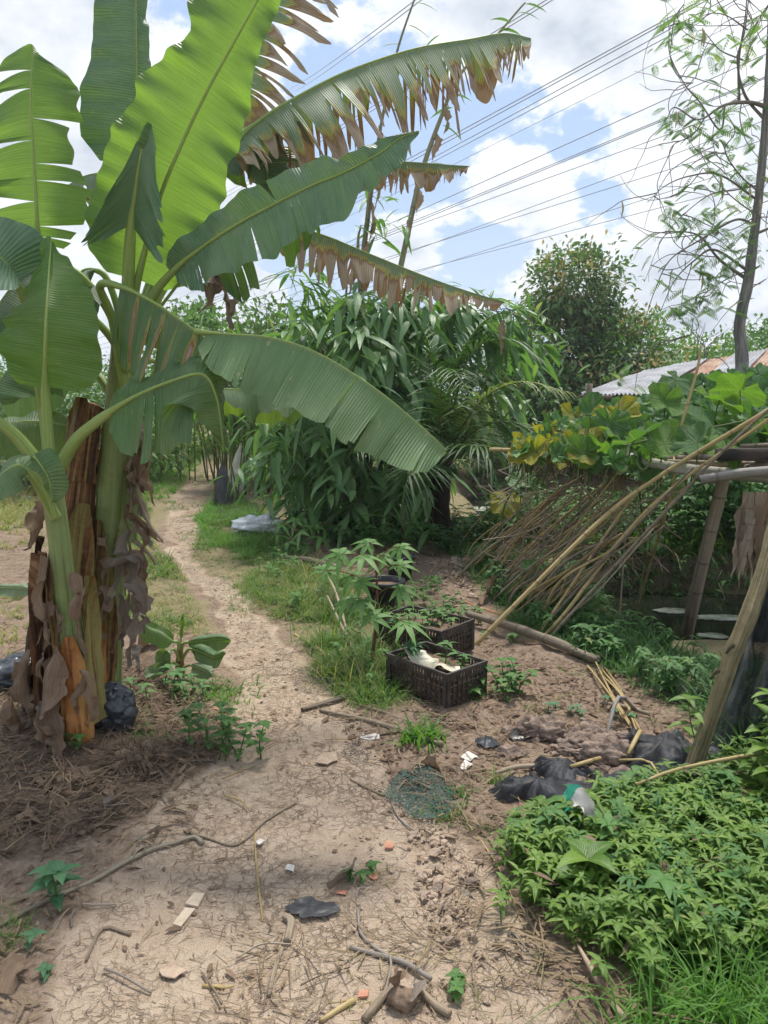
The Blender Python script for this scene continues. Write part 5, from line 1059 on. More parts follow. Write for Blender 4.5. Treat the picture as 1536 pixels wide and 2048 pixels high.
# ------------------------------------------------------------------ shed with tin roof
sh = thing('tin_shed', 'low shed with a patched rusty and white tin roof behind the squash trellis', 'shed', (5.2, 12.6, float(Hh(5.2, 12.6))))
def shed():
    c00, c10, c01, c11 = P(1160, 786, 12.0), P(1640, 806, 10.6), P(1285, 742, 14.6), P(1690, 676, 14.6)
    rs = np.random.RandomState(3); sheets = [('tin_white', 0, .17, 0), ('tin_white', .15, .33, .02), ('rust', .31, .47, .0), ('tin_white', .45, .62, .03), ('rust', .60, .74, .01), ('tin_white', .72, .88, .03), ('tin', .86, 1.0, .0)]
    for i, (m_, a, b, z) in enumerate(sheets):
        mb = MB(); nu, nvv = 44, 10; u = np.linspace(a, b, nu); v = np.linspace(0 + rs.uniform(-.03, .02), 1 + rs.uniform(-.03, .06), nvv); U_, V_ = np.meshgrid(u, v, indexing='ij')
        V3 = (c00 * ((1 - U_) * (1 - V_))[..., None] + c10 * (U_ * (1 - V_))[..., None] + c01 * ((1 - U_) * V_)[..., None] + c11 * (U_ * V_)[..., None])
        V3[..., 2] += z + 0.018 * np.sin(U_ * 330) + 0.06 * fbm(V3, .9, 3, i)
        mb.grid(V3, np.zeros(V3.shape)); W = V3.copy(); W[..., 2] -= 0.006; mb.grid(W[:, ::-1], np.zeros(W.shape)); mb.build('roof_sheet', MT[m_], sh)
    for i, (px, py, d) in enumerate([(1178, 775, 12.0), (1330, 800, 11.5), (1500, 805, 11), (1300, 760, 14.2), (1600, 730, 14.2)]):
        p = P(px, py, d); mb = MB(); mb.tube([(p[0], p[1], float(Hh(p[0], p[1])) - .2), p + [0, 0, .06]], .05, 8, A2=.3, jit=.2); mb.build('post', MT['bamboo_old'], sh)
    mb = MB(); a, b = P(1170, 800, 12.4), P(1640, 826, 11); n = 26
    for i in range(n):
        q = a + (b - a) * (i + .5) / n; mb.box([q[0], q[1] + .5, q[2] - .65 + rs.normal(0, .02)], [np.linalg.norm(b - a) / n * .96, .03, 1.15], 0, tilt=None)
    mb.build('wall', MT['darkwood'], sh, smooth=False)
    mb = MB(); mb.tube([c00 + [0, 0, -.05], c10 + [0, 0, -.05]], .035, 7); mb.build('eave_pole', MT['bamboo_old'], sh)
    mb = MB(); mb.box(P(1208, 796, 11.95), [0.5, .03, .035], .1); mb.build('rusty_edge', MT['cord'], sh)
shed()
# yard clutter beyond the pond
wp = MB(); rs = np.random.RandomState(44); g0 = P(1050, 890, 15.8)
for i in range(90):
    c = g0 + [rs.uniform(-.6, .6), rs.uniform(-.3, .3), 0]; c[2] = float(Hh(c[0], c[1])) + rs.uniform(.02, .75) * (1 - abs(c[0] - g0[0]) / .9); a = rs.normal(0, .5); l = rs.uniform(.3, .6)
    v = np.array([math.cos(a), math.sin(a), rs.normal(0, .15)]) * l; wp.tube([c - v, c + v], rs.uniform(.015, .035), 6, smooth=2, A2=rs.rand(), ax=i)
tag(wp.build('firewood_pile', MT['stick'], origin=g0), 'heap of brown firewood under the round tree across the pond', 'firewood pile')
mb = MB(); p = P(1090, 860, 15.2); mb.tube([(p[0], p[1], -.1), p + [0, 0, .4]], .02, 6); tp = thing('garden_stake', 'thin stake with a blue rag across the pond', 'stake', (p[0], p[1], 0.0)); mb.build('pole', MT['stick'], tp)
crumple('rag', 'bluecloth', [p + [0, -.03, .2], p + [.03, -.05, .0], p + [0, -.04, -.2]], .16, tp, 3, .04)
for i, (x, y, d) in enumerate([(1112, 850, 15), (1130, 880, 14.8), (1010, 860, 16), (1148, 870, 15.5)]):
    mb = MB(); p = P(x, y, d); mb.tube([(p[0], p[1], float(Hh(p[0], p[1])) - .05), p + [0.05, 0, .25]], .03, 7, A2=.3); tag(mb.build('garden_stake', MT['bamboo_old'], origin=(p[0], p[1], 0)), ['weathered stake in the yard right of the blue rag', 'stake leaning beside the shed corner across the pond', 'stake left of the firewood heap across the pond', 'stake nearest the shed eave across the pond'][i], 'stake', 'stakes across the pond')
for i, (x, y, rx, ry) in enumerate([(985, 1018, .55, .35), (1085, 1045, .7, .28), (1180, 1030, .5, .3), (1230, 1060, .5, .2), (1010, 1060, .35, .2), (1345, 1222, .17, .09), (1450, 1236, .26, .09), (1425, 1272, .12, .07), (1010, 950, .5, .5)]):
    g = P(x, y, 10); v = g - CAM; g = CAM + v * ((WATER + .006 - CAM[2]) / v[2]); n = 40; th = np.linspace(0, 6.283, n, endpoint=False)
    rr = 1 + .35 * fbm(np.stack([np.cos(th) * 1.5, np.sin(th) * 1.5, th * 0 + i], 1), 2, 3, i)
    V = np.stack([g[0] + rx * rr * np.cos(th), g[1] + ry * rr * np.sin(th), np.full(n, g[2])], 1); top_ = V + [0, 0, .006]
    mb = MB(); mb.add(np.vstack([top_, g + [0, 0, .006], V]), Q=[[q, (q + 1) % n, (q + 1) % n + n + 1, q + n + 1] for q in range(n)], T=[[n, q, (q + 1) % n] for q in range(n)])
    tag(mb.build('algae_mat', MT['algae'], origin=g), ['pale scum mat on the pond just right of the palm trunk', 'widest scum mat on the pond beyond the leaning sticks', 'scum mat on the pond under the middle of the trellis', 'thin scum mat at the right end of the pond', 'small scum mat at the near pond edge by the palm', 'scum mat on the ditch left of the bamboo post', 'scum mat on the ditch right of the bamboo post', 'smallest scum mat in the ditch below the bamboo post', 'pale scum far out on the pond behind the palm frond'][i], 'algae mat', 'scum mats on the %s' % ('ditch' if 4 < i < 8 else 'pond'))
# ------------------------------------------------------------------ squash trellis
TO = P(1400, 930, 5.2); TO[2] = float(Hh(TO[0], TO[1]))
tr = thing('trellis', 'low flat bamboo trellis on slanting posts over the ditch carrying the squash vine', 'trellis', TO)
def pole(parent, name, mt, pts, r, ns=9, jit=0.06, A2=0.5, ax=0.0):
    mb = MB(); mb.tube([P(*q) for q in pts], r, ns, jit=jit, A2=A2, ax=ax); return mb.build(name, MT[mt], parent)
for pts, r, m_, a in [([(980, 899, 6.3), (1090, 902, 5.95), (1215, 908, 5.55)], [.017, .015], 'bamboo_pole', .7), ([(1010, 903, 6.25), (1300, 922, 5.2), (1560, 930, 4.7)], [.018, .02], 'bamboo_old', .6),
                      ([(1180, 930, 5.6), (1400, 918, 5.1), (1620, 915, 4.8)], [.03, .034], 'bamboo_old', .4), ([(1215, 905, 5.5), (1380, 940, 4.95), (1620, 958, 4.5)], [.035, .042], 'bamboo_grey', .6),
                      ([(1400, 960, 4.7), (1500, 945, 4.6), (1640, 940, 4.5)], [.032, .032], 'bamboo_grey', .3), ([(1150, 912, 5.9), (1350, 900, 5.6), (1620, 888, 5.2)], [.022, .022], 'bamboo_old', .5),
                      ([(1060, 870, 7.2), (1350, 872, 6.9), (1700, 870, 6.6)], [.025, .025], 'bamboo_old', .5), ([(1190, 925, 5.6), (1130, 895, 6.6), (1090, 865, 7.5)], [.02, .02], 'bamboo_old', .5),
                      ([(1300, 925, 5.2), (1260, 890, 6.2), (1220, 862, 7.3)], [.02, .02], 'bamboo_old', .5), ([(1500, 940, 4.7), (1440, 885, 6.2), (1400, 862, 7.3)], [.025, .02], 'bamboo_old', .5)]:
    pole(tr, 'beam', m_, pts, r, A2=a, ax=a * 3)
mb = MB(); mb.box(P(1560, 908, 4.75), [.8, .10, .07], .12); mb.build('beam', MT['darkwood'], tr)
pole(tr, 'post', 'bamboo_old', [(1456, 925, 5.35), (1432, 1020, 5.4), (1405, 1130, 5.5), (1385, 1215, 5.65), (1372, 1275, 5.9)], [.042, .045, .046, .05], A2=.6)['label'] = 'grey bamboo post standing in the ditch water'
gx = G(1366, 1572)
FP = MB(); FP.tube([P(1580, 955, 3.5), P(1548, 1060, 3.35), P(1512, 1190, 3.2), P(1462, 1320, 3.08), P(1410, 1470, 3.0), gx - [0, 0, .04]], [.037, .036, .035, .033, .031, .029], 12, jit=.34, A2=.5)
fpo = FP.build('post', MT['post'], tr); fpo['label'] = 'front slanting post of bare yellowish wood'
for (x, y, d) in [(1500, 1208, 3.17), (1436, 1340, 3.05), (1466, 1290, 3.06)]:
    kb = MB(); p = P(x, y, d); kb.tube([p, p + [-.02, -.01, -.012], p + [-.035, -.02, -.03]], [.012, .005], 6, smooth=3)
    k_ = kb.build('knot', MT['post'], None, origin=ORG[tr.name]); k_.location = (0, 0, 0); k_.parent = fpo
# bundle of hanging bark strips and net at the right
hb = thing('bark_bundle', 'bundle of dry brown palm bark strips hanging under the trellis at the right edge', 'bark bundle', P(1510, 980, 4.0))
for i in range(24):
    x = 1470 + i * 5.5 + RS.uniform(-3, 3); d = 4.0 + RS.uniform(-.08, .12)
    crumple('bark_strip', ['stick', 'bamboo_old', 'dry'][i % 3], [P(x + 16, 985, d), P(x + 8, 1040, d), P(x, 1110, d - .03), P(x - 8 + RS.uniform(-6, 6), 1160 + RS.uniform(-20, 25), d - .05)], .05, hb, 300 + i, .012, tip=.45, fold=.5, r=RS.uniform(.2, .9))
def cloth(name, label, cat, mt, c00, c10, c01, c11, n=60, m=50, fold=.05, seed=0, group=None, fs=9.0):
    U_, V_ = np.meshgrid(np.linspace(0, 1, n), np.linspace(0, 1, m), indexing='ij')
    X = c00 * ((1 - U_) * (1 - V_))[..., None] + c10 * (U_ * (1 - V_))[..., None] + c01 * ((1 - U_) * V_)[..., None] + c11 * (U_ * V_)[..., None]
    nn = unit(np.cross(c10 - c00, c01 - c00)); q = np.stack([U_ * fs, V_ * fs * .25, 0 * U_], -1)
    X = X + nn * (fold * (np.sin(U_ * fs * 3 + 2 * fbm(q, .8, 2, seed)) * .5 + 1.6 * fbm(q, 1.2, 4, seed)))[..., None]
    X[..., 0] += .06 * fbm(X, 2.5, 3, seed + 3); mb = MB(); mb.grid(X, np.zeros(X.shape))
    o = mb.build(name, MT[mt], origin=X[0, 0]); return tag(o, label, cat, group)
cloth('shade_net', 'black shade net hanging in folds behind the front slanting post', 'net', 'net', P(1500, 1180, 3.45), P(1700, 1080, 3.4), P(1405, 1560, 3.12), P(1640, 1580, 2.95), fold=.07, seed=4)
cloth('shade_net', 'black shade net sheet closing the dark right end of the trellis', 'net', 'net', P(1560, 930, 4.3), P(1900, 900, 3.6), P(1530, 1500, 3.7), P(1900, 1560, 3.0), fold=.06, seed=5)
# vine
sq = thing('squash_vine', 'squash vine with big round leaves, yellowing on the left, sprawling over the trellis', 'squash vine', P(1300, 900, 5.6))
def squash():
    rs = np.random.RandomState(12); o = ORG[sq.name]; tm = []
    for k in range(6):
        n, m = 37, 7; th = np.linspace(0, 1, n); r = np.linspace(0.02, 1, m); R_, T_ = np.meshgrid(r, th, indexing='ij')
        out_ = 1 + .10 * np.cos(T_ * 2 * np.pi * 5) + .05 * np.cos(T_ * 2 * np.pi * 10 + k) + .03 * np.sin(T_ * 2 * np.pi * 17 + k)
        out_ = out_ * (1 - .75 * np.exp(-((np.minimum(T_, 1 - T_)) / .045) ** 2)) * (1 + .12 * np.cos((T_ - .5) * 2 * np.pi))
        a = T_ * 2 * np.pi; X = np.stack([-np.cos(a) * R_ * out_, np.sin(a) * R_ * out_, 0 * R_], -1)
        cup = [.30, .12, -.15, .42, .2, -.05][k]
        X[..., 2] = cup * R_ ** 1.6 + .12 * np.cos(T_ * 2 * np.pi * 7 + k) * R_ ** 2 + .26 * R_ ** 2 * fbm(X + k, 1.7, 3, k); X[..., 2] += -.12 * np.abs(X[..., 1]) * (1 if k % 2 else -.5)
        A = np.stack([R_, T_, 0 * R_], -1); mb = MB(); mb.grid(X, A); tm.append(mb)
    poly = [(1030, 905), (1125, 835), (1190, 822), (1260, 812), (1330, 785), (1400, 755), (1480, 745), (1600, 745), (1700, 860), (1600, 905), (1480, 905), (1380, 905), (1290, 935), (1190, 920), (1100, 920)]
    L = []
    while len(L) < 420:
        x, y = rs.uniform(1030, 1700), rs.uniform(745, 940)
        if not inpoly(np.array([x]), np.array([y]), poly)[0]: continue
        d = np.interp(y, [745, 940], [7.8, 5.0]) - max(0, x - 1300) * .0012 + rs.normal(0, .12); L.append((x, y, d, rs.uniform(.07, .12) * (1.15 if y > 850 else 1)))
    L += [(1160, 895, 5.6, .17), (1220, 845, 5.7, .15), (1240, 880, 5.5, .14), (1270, 880, 5.1, .16), (1330, 890, 5.05, .16), (1395, 885, 4.9, .14), (1130, 870, 6, .13), (1100, 860, 6.2, .12), (1185, 870, 5.7, .14), (1450, 895, 4.8, .13), (1150, 835, 6.3, .16), (1060, 895, 6.1, .14), (1042, 962, 6.3, .12), (1012, 1000, 6.4, .13), (1075, 975, 6.2, .07), (1235, 830, 5.9, .17), (1290, 920, 5.2, .09), (1010, 1040, 6.4, .08),
          (1480, 780, 5.6, .18), (1520, 830, 5.0, .16), (1440, 800, 5.5, .17), (1420, 850, 5.2, .17), (1080, 900, 6.1, .10), (1055, 925, 6.1, .08), (1180, 930, 5.5, .07), (1060, 1130, 5.6, .06), (1300, 1080, 5.9, .1), (1350, 760, 6.2, .15), (1330, 800, 6.0, .16), (1185, 825, 6.1, .15), (1450, 765, 5.9, .16), (1570, 800, 5, .16)]
    me = {}; st = MB(); fo = MB(); lg = sorted(range(len(L)), key=lambda i: -L[i][3] / L[i][2] * (L[i][0] < 1560))
    big = set(lg[:98])
    for i, (x, y, d, r) in enumerate(L):
        p = P(x, y, d); k = rs.randint(6)
        if y > 960: p[1] -= 0.0
        nrm = unit(np.array([rs.normal(0, .5), -.5 + rs.normal(0, .42), .7])); a = rs.uniform(0, 6.28)
        t = unit(np.cross(nrm, [math.cos(a), math.sin(a), .3])); b = np.cross(nrm, t)
        yel = (x < 1175 and rs.rand() < .75) or (x < 1260 and y < 850 and rs.rand() < .55) or rs.rand() < .02
        fresh = rs.rand() < .4; mk = 'squash_y' if yel else ('squash2' if fresh else 'squash')
        Rm = np.stack([t, b, nrm], 1) * r
        q = p + [rs.normal(0, .05), rs.normal(0, .05) + .05, -rs.uniform(.12, .26)]
        st.tube([q, (p + q) / 2 + [0, 0, .03], p], [.006, .004], 5, smooth=4, cap=False)
        if i in big:
            key = (k, mk)
            if key not in me:
                ob = MB(); ob.V = [tm[k].V[0]]; ob.A = tm[k].A; ob.Q = tm[k].Q; ob.n = tm[k].n
                lf = ob.build('leaf', MT[mk]); me[key] = lf.data
            else: lf = bpy.data.objects.new('leaf', me[key]); C.objects.link(lf)
            from mathutils import Matrix
            M4 = Matrix(((*Rm[0], p[0] - o[0]), (*Rm[1], p[1] - o[1]), (*Rm[2], p[2] - o[2]), (0, 0, 0, 1)))
            lf.parent = sq; lf.matrix_local = M4
            if yel: lf['label'] = 'yellowing squash leaf'
        else: fo.add(tm[k].V[0] @ Rm.T + p, tm[k].Q[0], A=tm[k].A[0])
    fb = fo.build('foliage', MT['squash'], sq); fb['kind'] = 'stuff'
    for q in [[(1060, 900, 6.1), (1200, 900, 5.6), (1300, 880, 5.3), (1450, 850, 5.2), (1600, 820, 5)], [(1080, 905, 6.1), (1045, 950, 6.2), (1010, 1010, 6.3), (1000, 1060, 6.3)], [(1330, 935, 5.1), (1280, 960, 5.3), (1290, 1100, 5.9), (1270, 1250, 5.9)],
              [(1100, 900, 6), (1200, 850, 6.2), (1350, 790, 6.8), (1500, 770, 6.8)], [(1270, 920, 5.1), (1285, 940, 5.0), (1300, 925, 5.0), (1302, 905, 5.0)]]:
        st.tube([P(*v) for v in q], [.010, .007], 6, smooth=8, ax=q[0][0])
    st.build('stem', MT['greenstem'], sq)
squash()

# ------------------------------------------------------------------ bamboo sticks leaning on the trellis
LP = [((936, 1290), [(1186, 1055, 4.95), (1314, 956, 4.9), (1545, 815, 4.5)], .015, 'bamboo_pole', 'thickest golden bamboo pole, its foot beside the rear crate and fallen pole'),
      ((1058, 1284), [(1124, 1234, 4.85), (1297, 1018, 4.9), (1560, 822, 4.5)], .012, 'bamboo_pole', 'golden bamboo pole rising from the middle of the fallen pole to the trellis edge'),
      ((1078, 1286), [(1140, 1230, 4.8), (1339, 1014, 4.8), (1442, 906, 4.6), (1570, 790, 4.3)], .0105, 'bamboo_old', 'lowest right leaning bamboo pole with knotty joints'),
      ((1062, 1278), [(1150, 1160, 5.1), (1260, 1000, 5.3), (1300, 950, 5.3)], .010, 'bamboo_pole', 'short steep bamboo pole in front of the fan of sticks'),
      ((1262, 1240), [(1339, 998, 5.2), (1351, 898, 5.2), (1393, 745, 5.2), (1402, 690, 5.2)], .010, 'bamboo_pole', 'thin upright bamboo stake poking through the squash leaves'),
      ((1238, 1250), [(1245, 1150, 5.3), (1252, 1050, 5.4)], .007, 'bamboo_old', 'thin dead stake standing upright in the grass by the ditch')]
for (b, pts, r, m_, lab) in LP:
    mb = MB(); g0 = G(*b); mb.tube([g0 - [0, 0, .05]] + [P(*q) for q in pts], [r, r, r * .8], 9, jit=.12, A2=RS.uniform(.45, .8), ax=b[0] * .01)
    tag(mb.build('bamboo_pole', MT[m_], origin=g0), lab, 'bamboo pole')
rs = np.random.RandomState(31)
for i in range(84):
    s = rs.rand(); fx = 925 + 155 * s + rs.normal(0, 14); fy = 1120 + 130 * s + rs.normal(0, 14); g0 = G(fx, fy)
    run = rs.uniform(90, 330); sl = rs.uniform(.6, 1.15); tx = fx + run; ty = max(fy - run * sl, 895)
    d0 = g0[1]; d1 = d0 + rs.uniform(-.7, .25) - .1
    p1 = P(tx, ty, d1); p1[2] = min(p1[2], 1.32); mid_ = g0 * .5 + p1 * .5 + rs.normal(0, .07, 3)
    r = rs.choice([.005, .007, .009, .012], p=[.3, .3, .25, .15]); m_ = rs.choice(['bamboo_pole', 'bamboo_pole', 'stick', 'bamboo_old'])
    mb = MB(); mb.tube([g0 - [0, 0, .04], mid_, p1], [r, r * .85, r * .6], 6, jit=.1, A2=rs.uniform(0.2, .9), ax=i * .37)
    tag(mb.build('leaning_stick', MT[m_], origin=g0), ('%s %s stick leaning in the %s of the fan by the trellis' % ('thin' if r < .008 else 'thicker', {'bamboo_pole': 'golden', 'bamboo_old': 'weathered brown', 'stick': 'grey brown'}[m_], 'far left side' if s < .33 else 'middle' if s < .66 else 'near right side')), 'stick', 'dry sticks leaning on the trellis')
tw = MB()
for i in range(150):
    x, y = rs.uniform(1010, 1330), rs.uniform(930, 1130)
    if y > 1330 - (x - 900) * .35 or x + y * .2 < 1200: continue
    p = P(x, y, rs.uniform(5.3, 6.6)); v = unit(np.array([rs.normal(.3, .8), rs.normal(0, .4), rs.normal(.3, .6)])) * rs.uniform(.1, .35); q = [p - v, p + rs.normal(0, .05, 3), p + v]
    tw.tube(q, [.004, .003], 4, smooth=4, cap=False, A2=rs.rand(), ax=i)
vt = tw.build('dead_vines', MT['stick'], None, origin=ORG[tr.name]); tag(vt, 'tangle of dead brown vine tendrils between the leaning sticks', 'dead vines', kind='stuff'); 

# ------------------------------------------------------------------ fallen poles, branches and twigs on the ground
def onground(pts, lift):
    o_ = []
    for q in pts:
        g = G(*q[:2]); g[2] += lift + (q[2] if len(q) > 2 else 0); o_.append(g)
    return o_
ST = [([(935, 1250, .06), (1060, 1288, .05), (1195, 1332, .01)], .030, 'bamboo_old', 'fallen_pole', 'weathered bamboo pole lying across the feet of the leaning poles', 'pole'),
      ([(604, 1424), (660, 1408), (722, 1388)], .014, 'bamboo_old', 'fallen_stick', 'short grey bamboo stick lying left of the crate, nearest the path', 'stick'),
      ([(640, 1424), (760, 1452), (885, 1494)], .013, 'stick', 'fallen_stick', 'long brown stick running under the grass tussock below the crate', 'stick'),
      ([(590, 1272), (635, 1300), (688, 1338)], .013, 'bamboo_pole', 'fallen_stick', 'pale jointed bamboo stick beside the wire tangle and path', 'stick'),
      ([(705, 1408), (760, 1425), (830, 1450)], .009, 'stick', 'fallen_stick', 'thin twig lying just below the front crate corner', 'stick'),
      ([(570, 1122, .02), (620, 1130, .03), (680, 1142, .01)], .025, 'stick', 'fallen_branch', 'pale thick branch lying in the grass behind the cassava', 'branch'),
      ([(-10, 1862), (80, 1812), (180, 1770), (240, 1735), (300, 1705), (350, 1690), (388, 1678), (405, 1690)], .0095, 'bamboo_old', 'fallen_branch', 'long crooked grey branch lying across the lower left of the path', 'branch'),
      ([(368, 1664), (420, 1680), (465, 1694), (500, 1675), (530, 1645), (592, 1608)], .0045, 'bamboo_old', 'fallen_stick', 'thin split bamboo strip bent in the middle on the bare clay', 'stick'),
      ([(568, 1838), (582, 1850), (574, 1890)], .013, 'stick', 'fallen_branch', 'stubby forked branch piece below the torn blue-grey plastic', 'branch'),
      ([(566, 1895), (550, 1940), (538, 1995)], .007, 'stick', 'fallen_stick', 'straight thin stick pointing down below the stubby branch', 'stick'),
      ([(716, 1820), (722, 1870), (760, 1905), (810, 1930)], .006, 'twig', 'fallen_twig', 'dark twig curving down and right in the lower middle', 'twig'),
      ([(700, 1899), (760, 1915), (810, 1930), (862, 1962)], .008, 'twig', 'fallen_twig', 'dark brown twig lying across the lower middle of the path', 'twig'),
      ([(172, 1925), (205, 1860), (262, 1872)], .006, 'stick', 'fallen_twig', 'small forked twig right of the broad leaved weed', 'twig'),
      ([(510, 1660), (512, 1720), (525, 1845)], .004, 'bamboo_pole', 'fallen_stick', 'very thin yellow stalk left of the blue-grey plastic', 'stick'),
      ([(728, 2045), (765, 2000), (790, 1975)], .011, 'stick', 'fallen_stick', 'short thick stick at the bottom edge beside the coconut husk', 'stick'),
      ([(838, 1985), (870, 2015), (900, 2035)], .012, 'stick', 'fallen_stick', 'thick broken stick right of the coconut husk', 'stick'),
      ([(640, 2048), (690, 2015), (710, 2005)], .008, 'bamboo_pole', 'fallen_stick', 'pale stick at the bottom edge left of the coconut husk', 'stick'),
      ([(405, 1975), (450, 1978)], .006, 'bamboo_pole', 'fallen_stick', 'short straw coloured stick on the clay at the bottom left', 'stick'),
      ([(1268, 1632, .12), (1360, 1612, .15), (1536, 1602, .2), (1620, 1600, .22)], .007, 'bamboo_pole', 'bamboo_twig', 'long pale bamboo twig lying over the green herb carpet', 'twig'),
      ([(1140, 1556, .04), (1200, 1547, .06)], .011, 'bamboo_pole', 'fallen_stick', 'light stick poking out of the black net heap', 'stick'),
      ([(1255, 1535, .05), (1278, 1508, .10)], .010, 'bamboo_pole', 'fallen_stick', 'short pale stick leaning on the mud clods', 'stick'),
      ([(1236, 1554, .07), (1300, 1570, .09), (1330, 1612, .02)], .006, 'bamboo_pole', 'fallen_stick', 'bent pale cane over the right part of the black net heap', 'stick'),
      ([(1212, 1488, .02), (1235, 1445, .12), (1272, 1432, .02)], .010, 'bark', 'fallen_branch', 'curved grey branch arching above the mud clods', 'branch'),
      ([(1200, 1412, .01), (1250, 1425, .02), (1300, 1436, .01)], .012, 'stick', 'fallen_branch', 'brown split branch lying above the curved grey branch', 'branch'),
      ([(990, 1560, .02), (1030, 1548, .02), (1080, 1540, .01)], .012, 'stick', 'fallen_stick', 'old stick at the left end of the black net heap', 'stick'),
      ([(1090, 1636, .02), (1120, 1625, .02), (1145, 1615, .02)], .007, 'stick', 'fallen_twig', 'brown twig just above the green plastic bag', 'twig'),
      ([(825, 1545), (900, 1610), (960, 1680), (1010, 1760), (1040, 1840), (1080, 1895)], .0028, 'bamboo_pole', 'dry_stalk', 'long thin dry grass stalk curving along the edge of the herb carpet', 'stalk'),
      ([(1155, 1915, .03), (1180, 1960, .03), (1215, 2010, .02), (1250, 2060, .02)], .009, 'wood', 'fallen_branch', 'flat grey bark slab below the herb carpet at the bottom', 'branch'),
      ([(640, 1180, .2), (670, 1220, .15), (705, 1310, .01)], .010, 'stick', 'fallen_stick', 'slanting dead stick leaning in the grass left of the cassava', 'stick'),
      ([(655, 1225, .12), (680, 1270, .08), (722, 1335, .01)], .009, 'stick', 'fallen_stick', 'knobbly stick propped in the wire tangle left of the crate', 'stick'),
      ([(800, 1060, .55), (815, 1000, .75), (835, 930, 1.05)], .012, 'bamboo_pole', 'leaning_stick', 'light pole leaning upright in front of the palm trunk', 'stick'),
      ([(800, 1080), (803, 1072, .02)], .01, 'stick', 'fallen_stick', 'tiny stub at the foot of the light pole', 'stick'),
      ([(905, 1138, .01), (925, 1150, .03), (950, 1160, .02), (1010, 1156, .02)], .010, 'bamboo_old', 'root', 'pale root looping on the red soil mound', 'root'),
      ([(930, 1205, .005), (970, 1222, .01), (1000, 1230, .005)], .004, 'cord', 'cord', 'thin orange cord lying at the foot of the red soil mound', 'cord'),
      ([(445, 1455), (490, 1470), (512, 1475)], .004, 'twig', 'fallen_twig', 'dark curled twig on the clay level with the black bag', 'twig'),
      ([(780, 1600), (800, 1640), (835, 1668)], .004, 'twig', 'fallen_twig', 'thin black twig right of the middle of the path', 'twig'),
      ([(700, 1560), (760, 1590), (770, 1592)], .005, 'stick', 'fallen_twig', 'reddish twig in the litter above the middle of the path', 'twig')]
for i, (pts, r, m_, nm, lab, cat) in enumerate(ST):
    mb = MB(); c = onground(pts, r * .8) if nm != 'leaning_stick' else None
    if nm == 'leaning_stick': g0 = G(798, 1085); c = [g0, P(812, 1010, g0[1]), P(838, 930, g0[1])]
    n_ = 2 if len(c) == 2 else None
    if m_ == 'wood': mb.tube(c, [r * .5, r, r * 1.1, r], 7, jit=.4, smooth=8)
    else: mb.tube(c, [r * .75, r, r * .85], 9 if r > .008 else 6, jit=.34, smooth=3 if r < .012 else 7, A2=.5 + RS.normal(0, .15), ax=i)
    tag(mb.build(nm, MT[m_], origin=c[0]), lab, cat)
for i in range(6):
    x = 1178 + i * 7 + RS.uniform(-6, 6); c = onground([(x, 1335 + i * 3 + RS.uniform(-12, 12), .02), (x + 35 + RS.uniform(-8, 8), 1400, .03), (x + 66 + RS.uniform(-14, 20), 1468 + RS.uniform(-25, 15), .02)], .01); mb = MB(); mb.tube(c, RS.uniform(.004, .007), 6, A2=RS.uniform(.3, .9), ax=i)
    tag(mb.build('bamboo_strip', MT['bamboo_pole'], origin=c[0]), ['leftmost pale bamboo strip of the loose bundle above the net heap', 'second pale bamboo strip from the left in the loose bundle', 'third pale bamboo strip of the loose bundle above the net heap', 'bamboo strip under the curved grey branch in the loose bundle', 'second bamboo strip from the right in the loose bundle', 'rightmost pale bamboo strip of the loose bundle'][i], 'bamboo strip', 'split bamboo strips on the soil')
LMK = [(214, 1440, 'black poly bag'), (265, 1530, 'shaggy banana stump'), (380, 1820, 'pale broken board'), (625, 1820, 'blue-grey plastic scrap'), (680, 1788, 'bright red brick fragment'), (805, 2005, 'coconut husk'), (660, 1400, 'short grey bamboo stick'), (840, 1470, 'bright grass tussock'), (735, 1478, 'pale flat sole'), (650, 1520, 'large flat pale scrap'),
       (940, 1525, 'folded white paper scraps'), (845, 1590, 'dark green net scrap'), (1025, 1360, 'upright weed by the crate'), (1085, 1480, 'big left mud clod'), (1210, 1520, 'largest mud clod'), (1220, 1400, 'split bamboo strips'), (880, 1370, 'front crate'), (430, 1480, 'light green weed clump'), (510, 1740, 'thin yellow stalk'), (350, 1690, 'crooked grey branch'), (930, 1780, 'crumbled rut soil'), (350, 1950, 'white plaster smear'), (1100, 1950, 'straw band'), (118, 1760, 'broad leaved bluish weed'), (570, 1950, 'straight thin stick'), (790, 1900, 'crossing dark twigs'), (1330, 1500, 'largest net hump')]
def near_what(x, y, i):
    L_ = min(LMK, key=lambda q: math.hypot(q[0] - x, q[1] - y)); dx, dy = x - L_[0], y - L_[1]
    side = ('right of' if dx > 0 else 'left of') if abs(dx) > abs(dy) else ('below' if dy > 0 else 'above')
    far = 'close ' if math.hypot(dx, dy) < 45 else 'some way ' if math.hypot(dx, dy) > 110 else ''
    return 'small dry %s twig lying %s%s the %s' % (('brown', 'grey', 'straw coloured')[i % 3], far, side, L_[2])
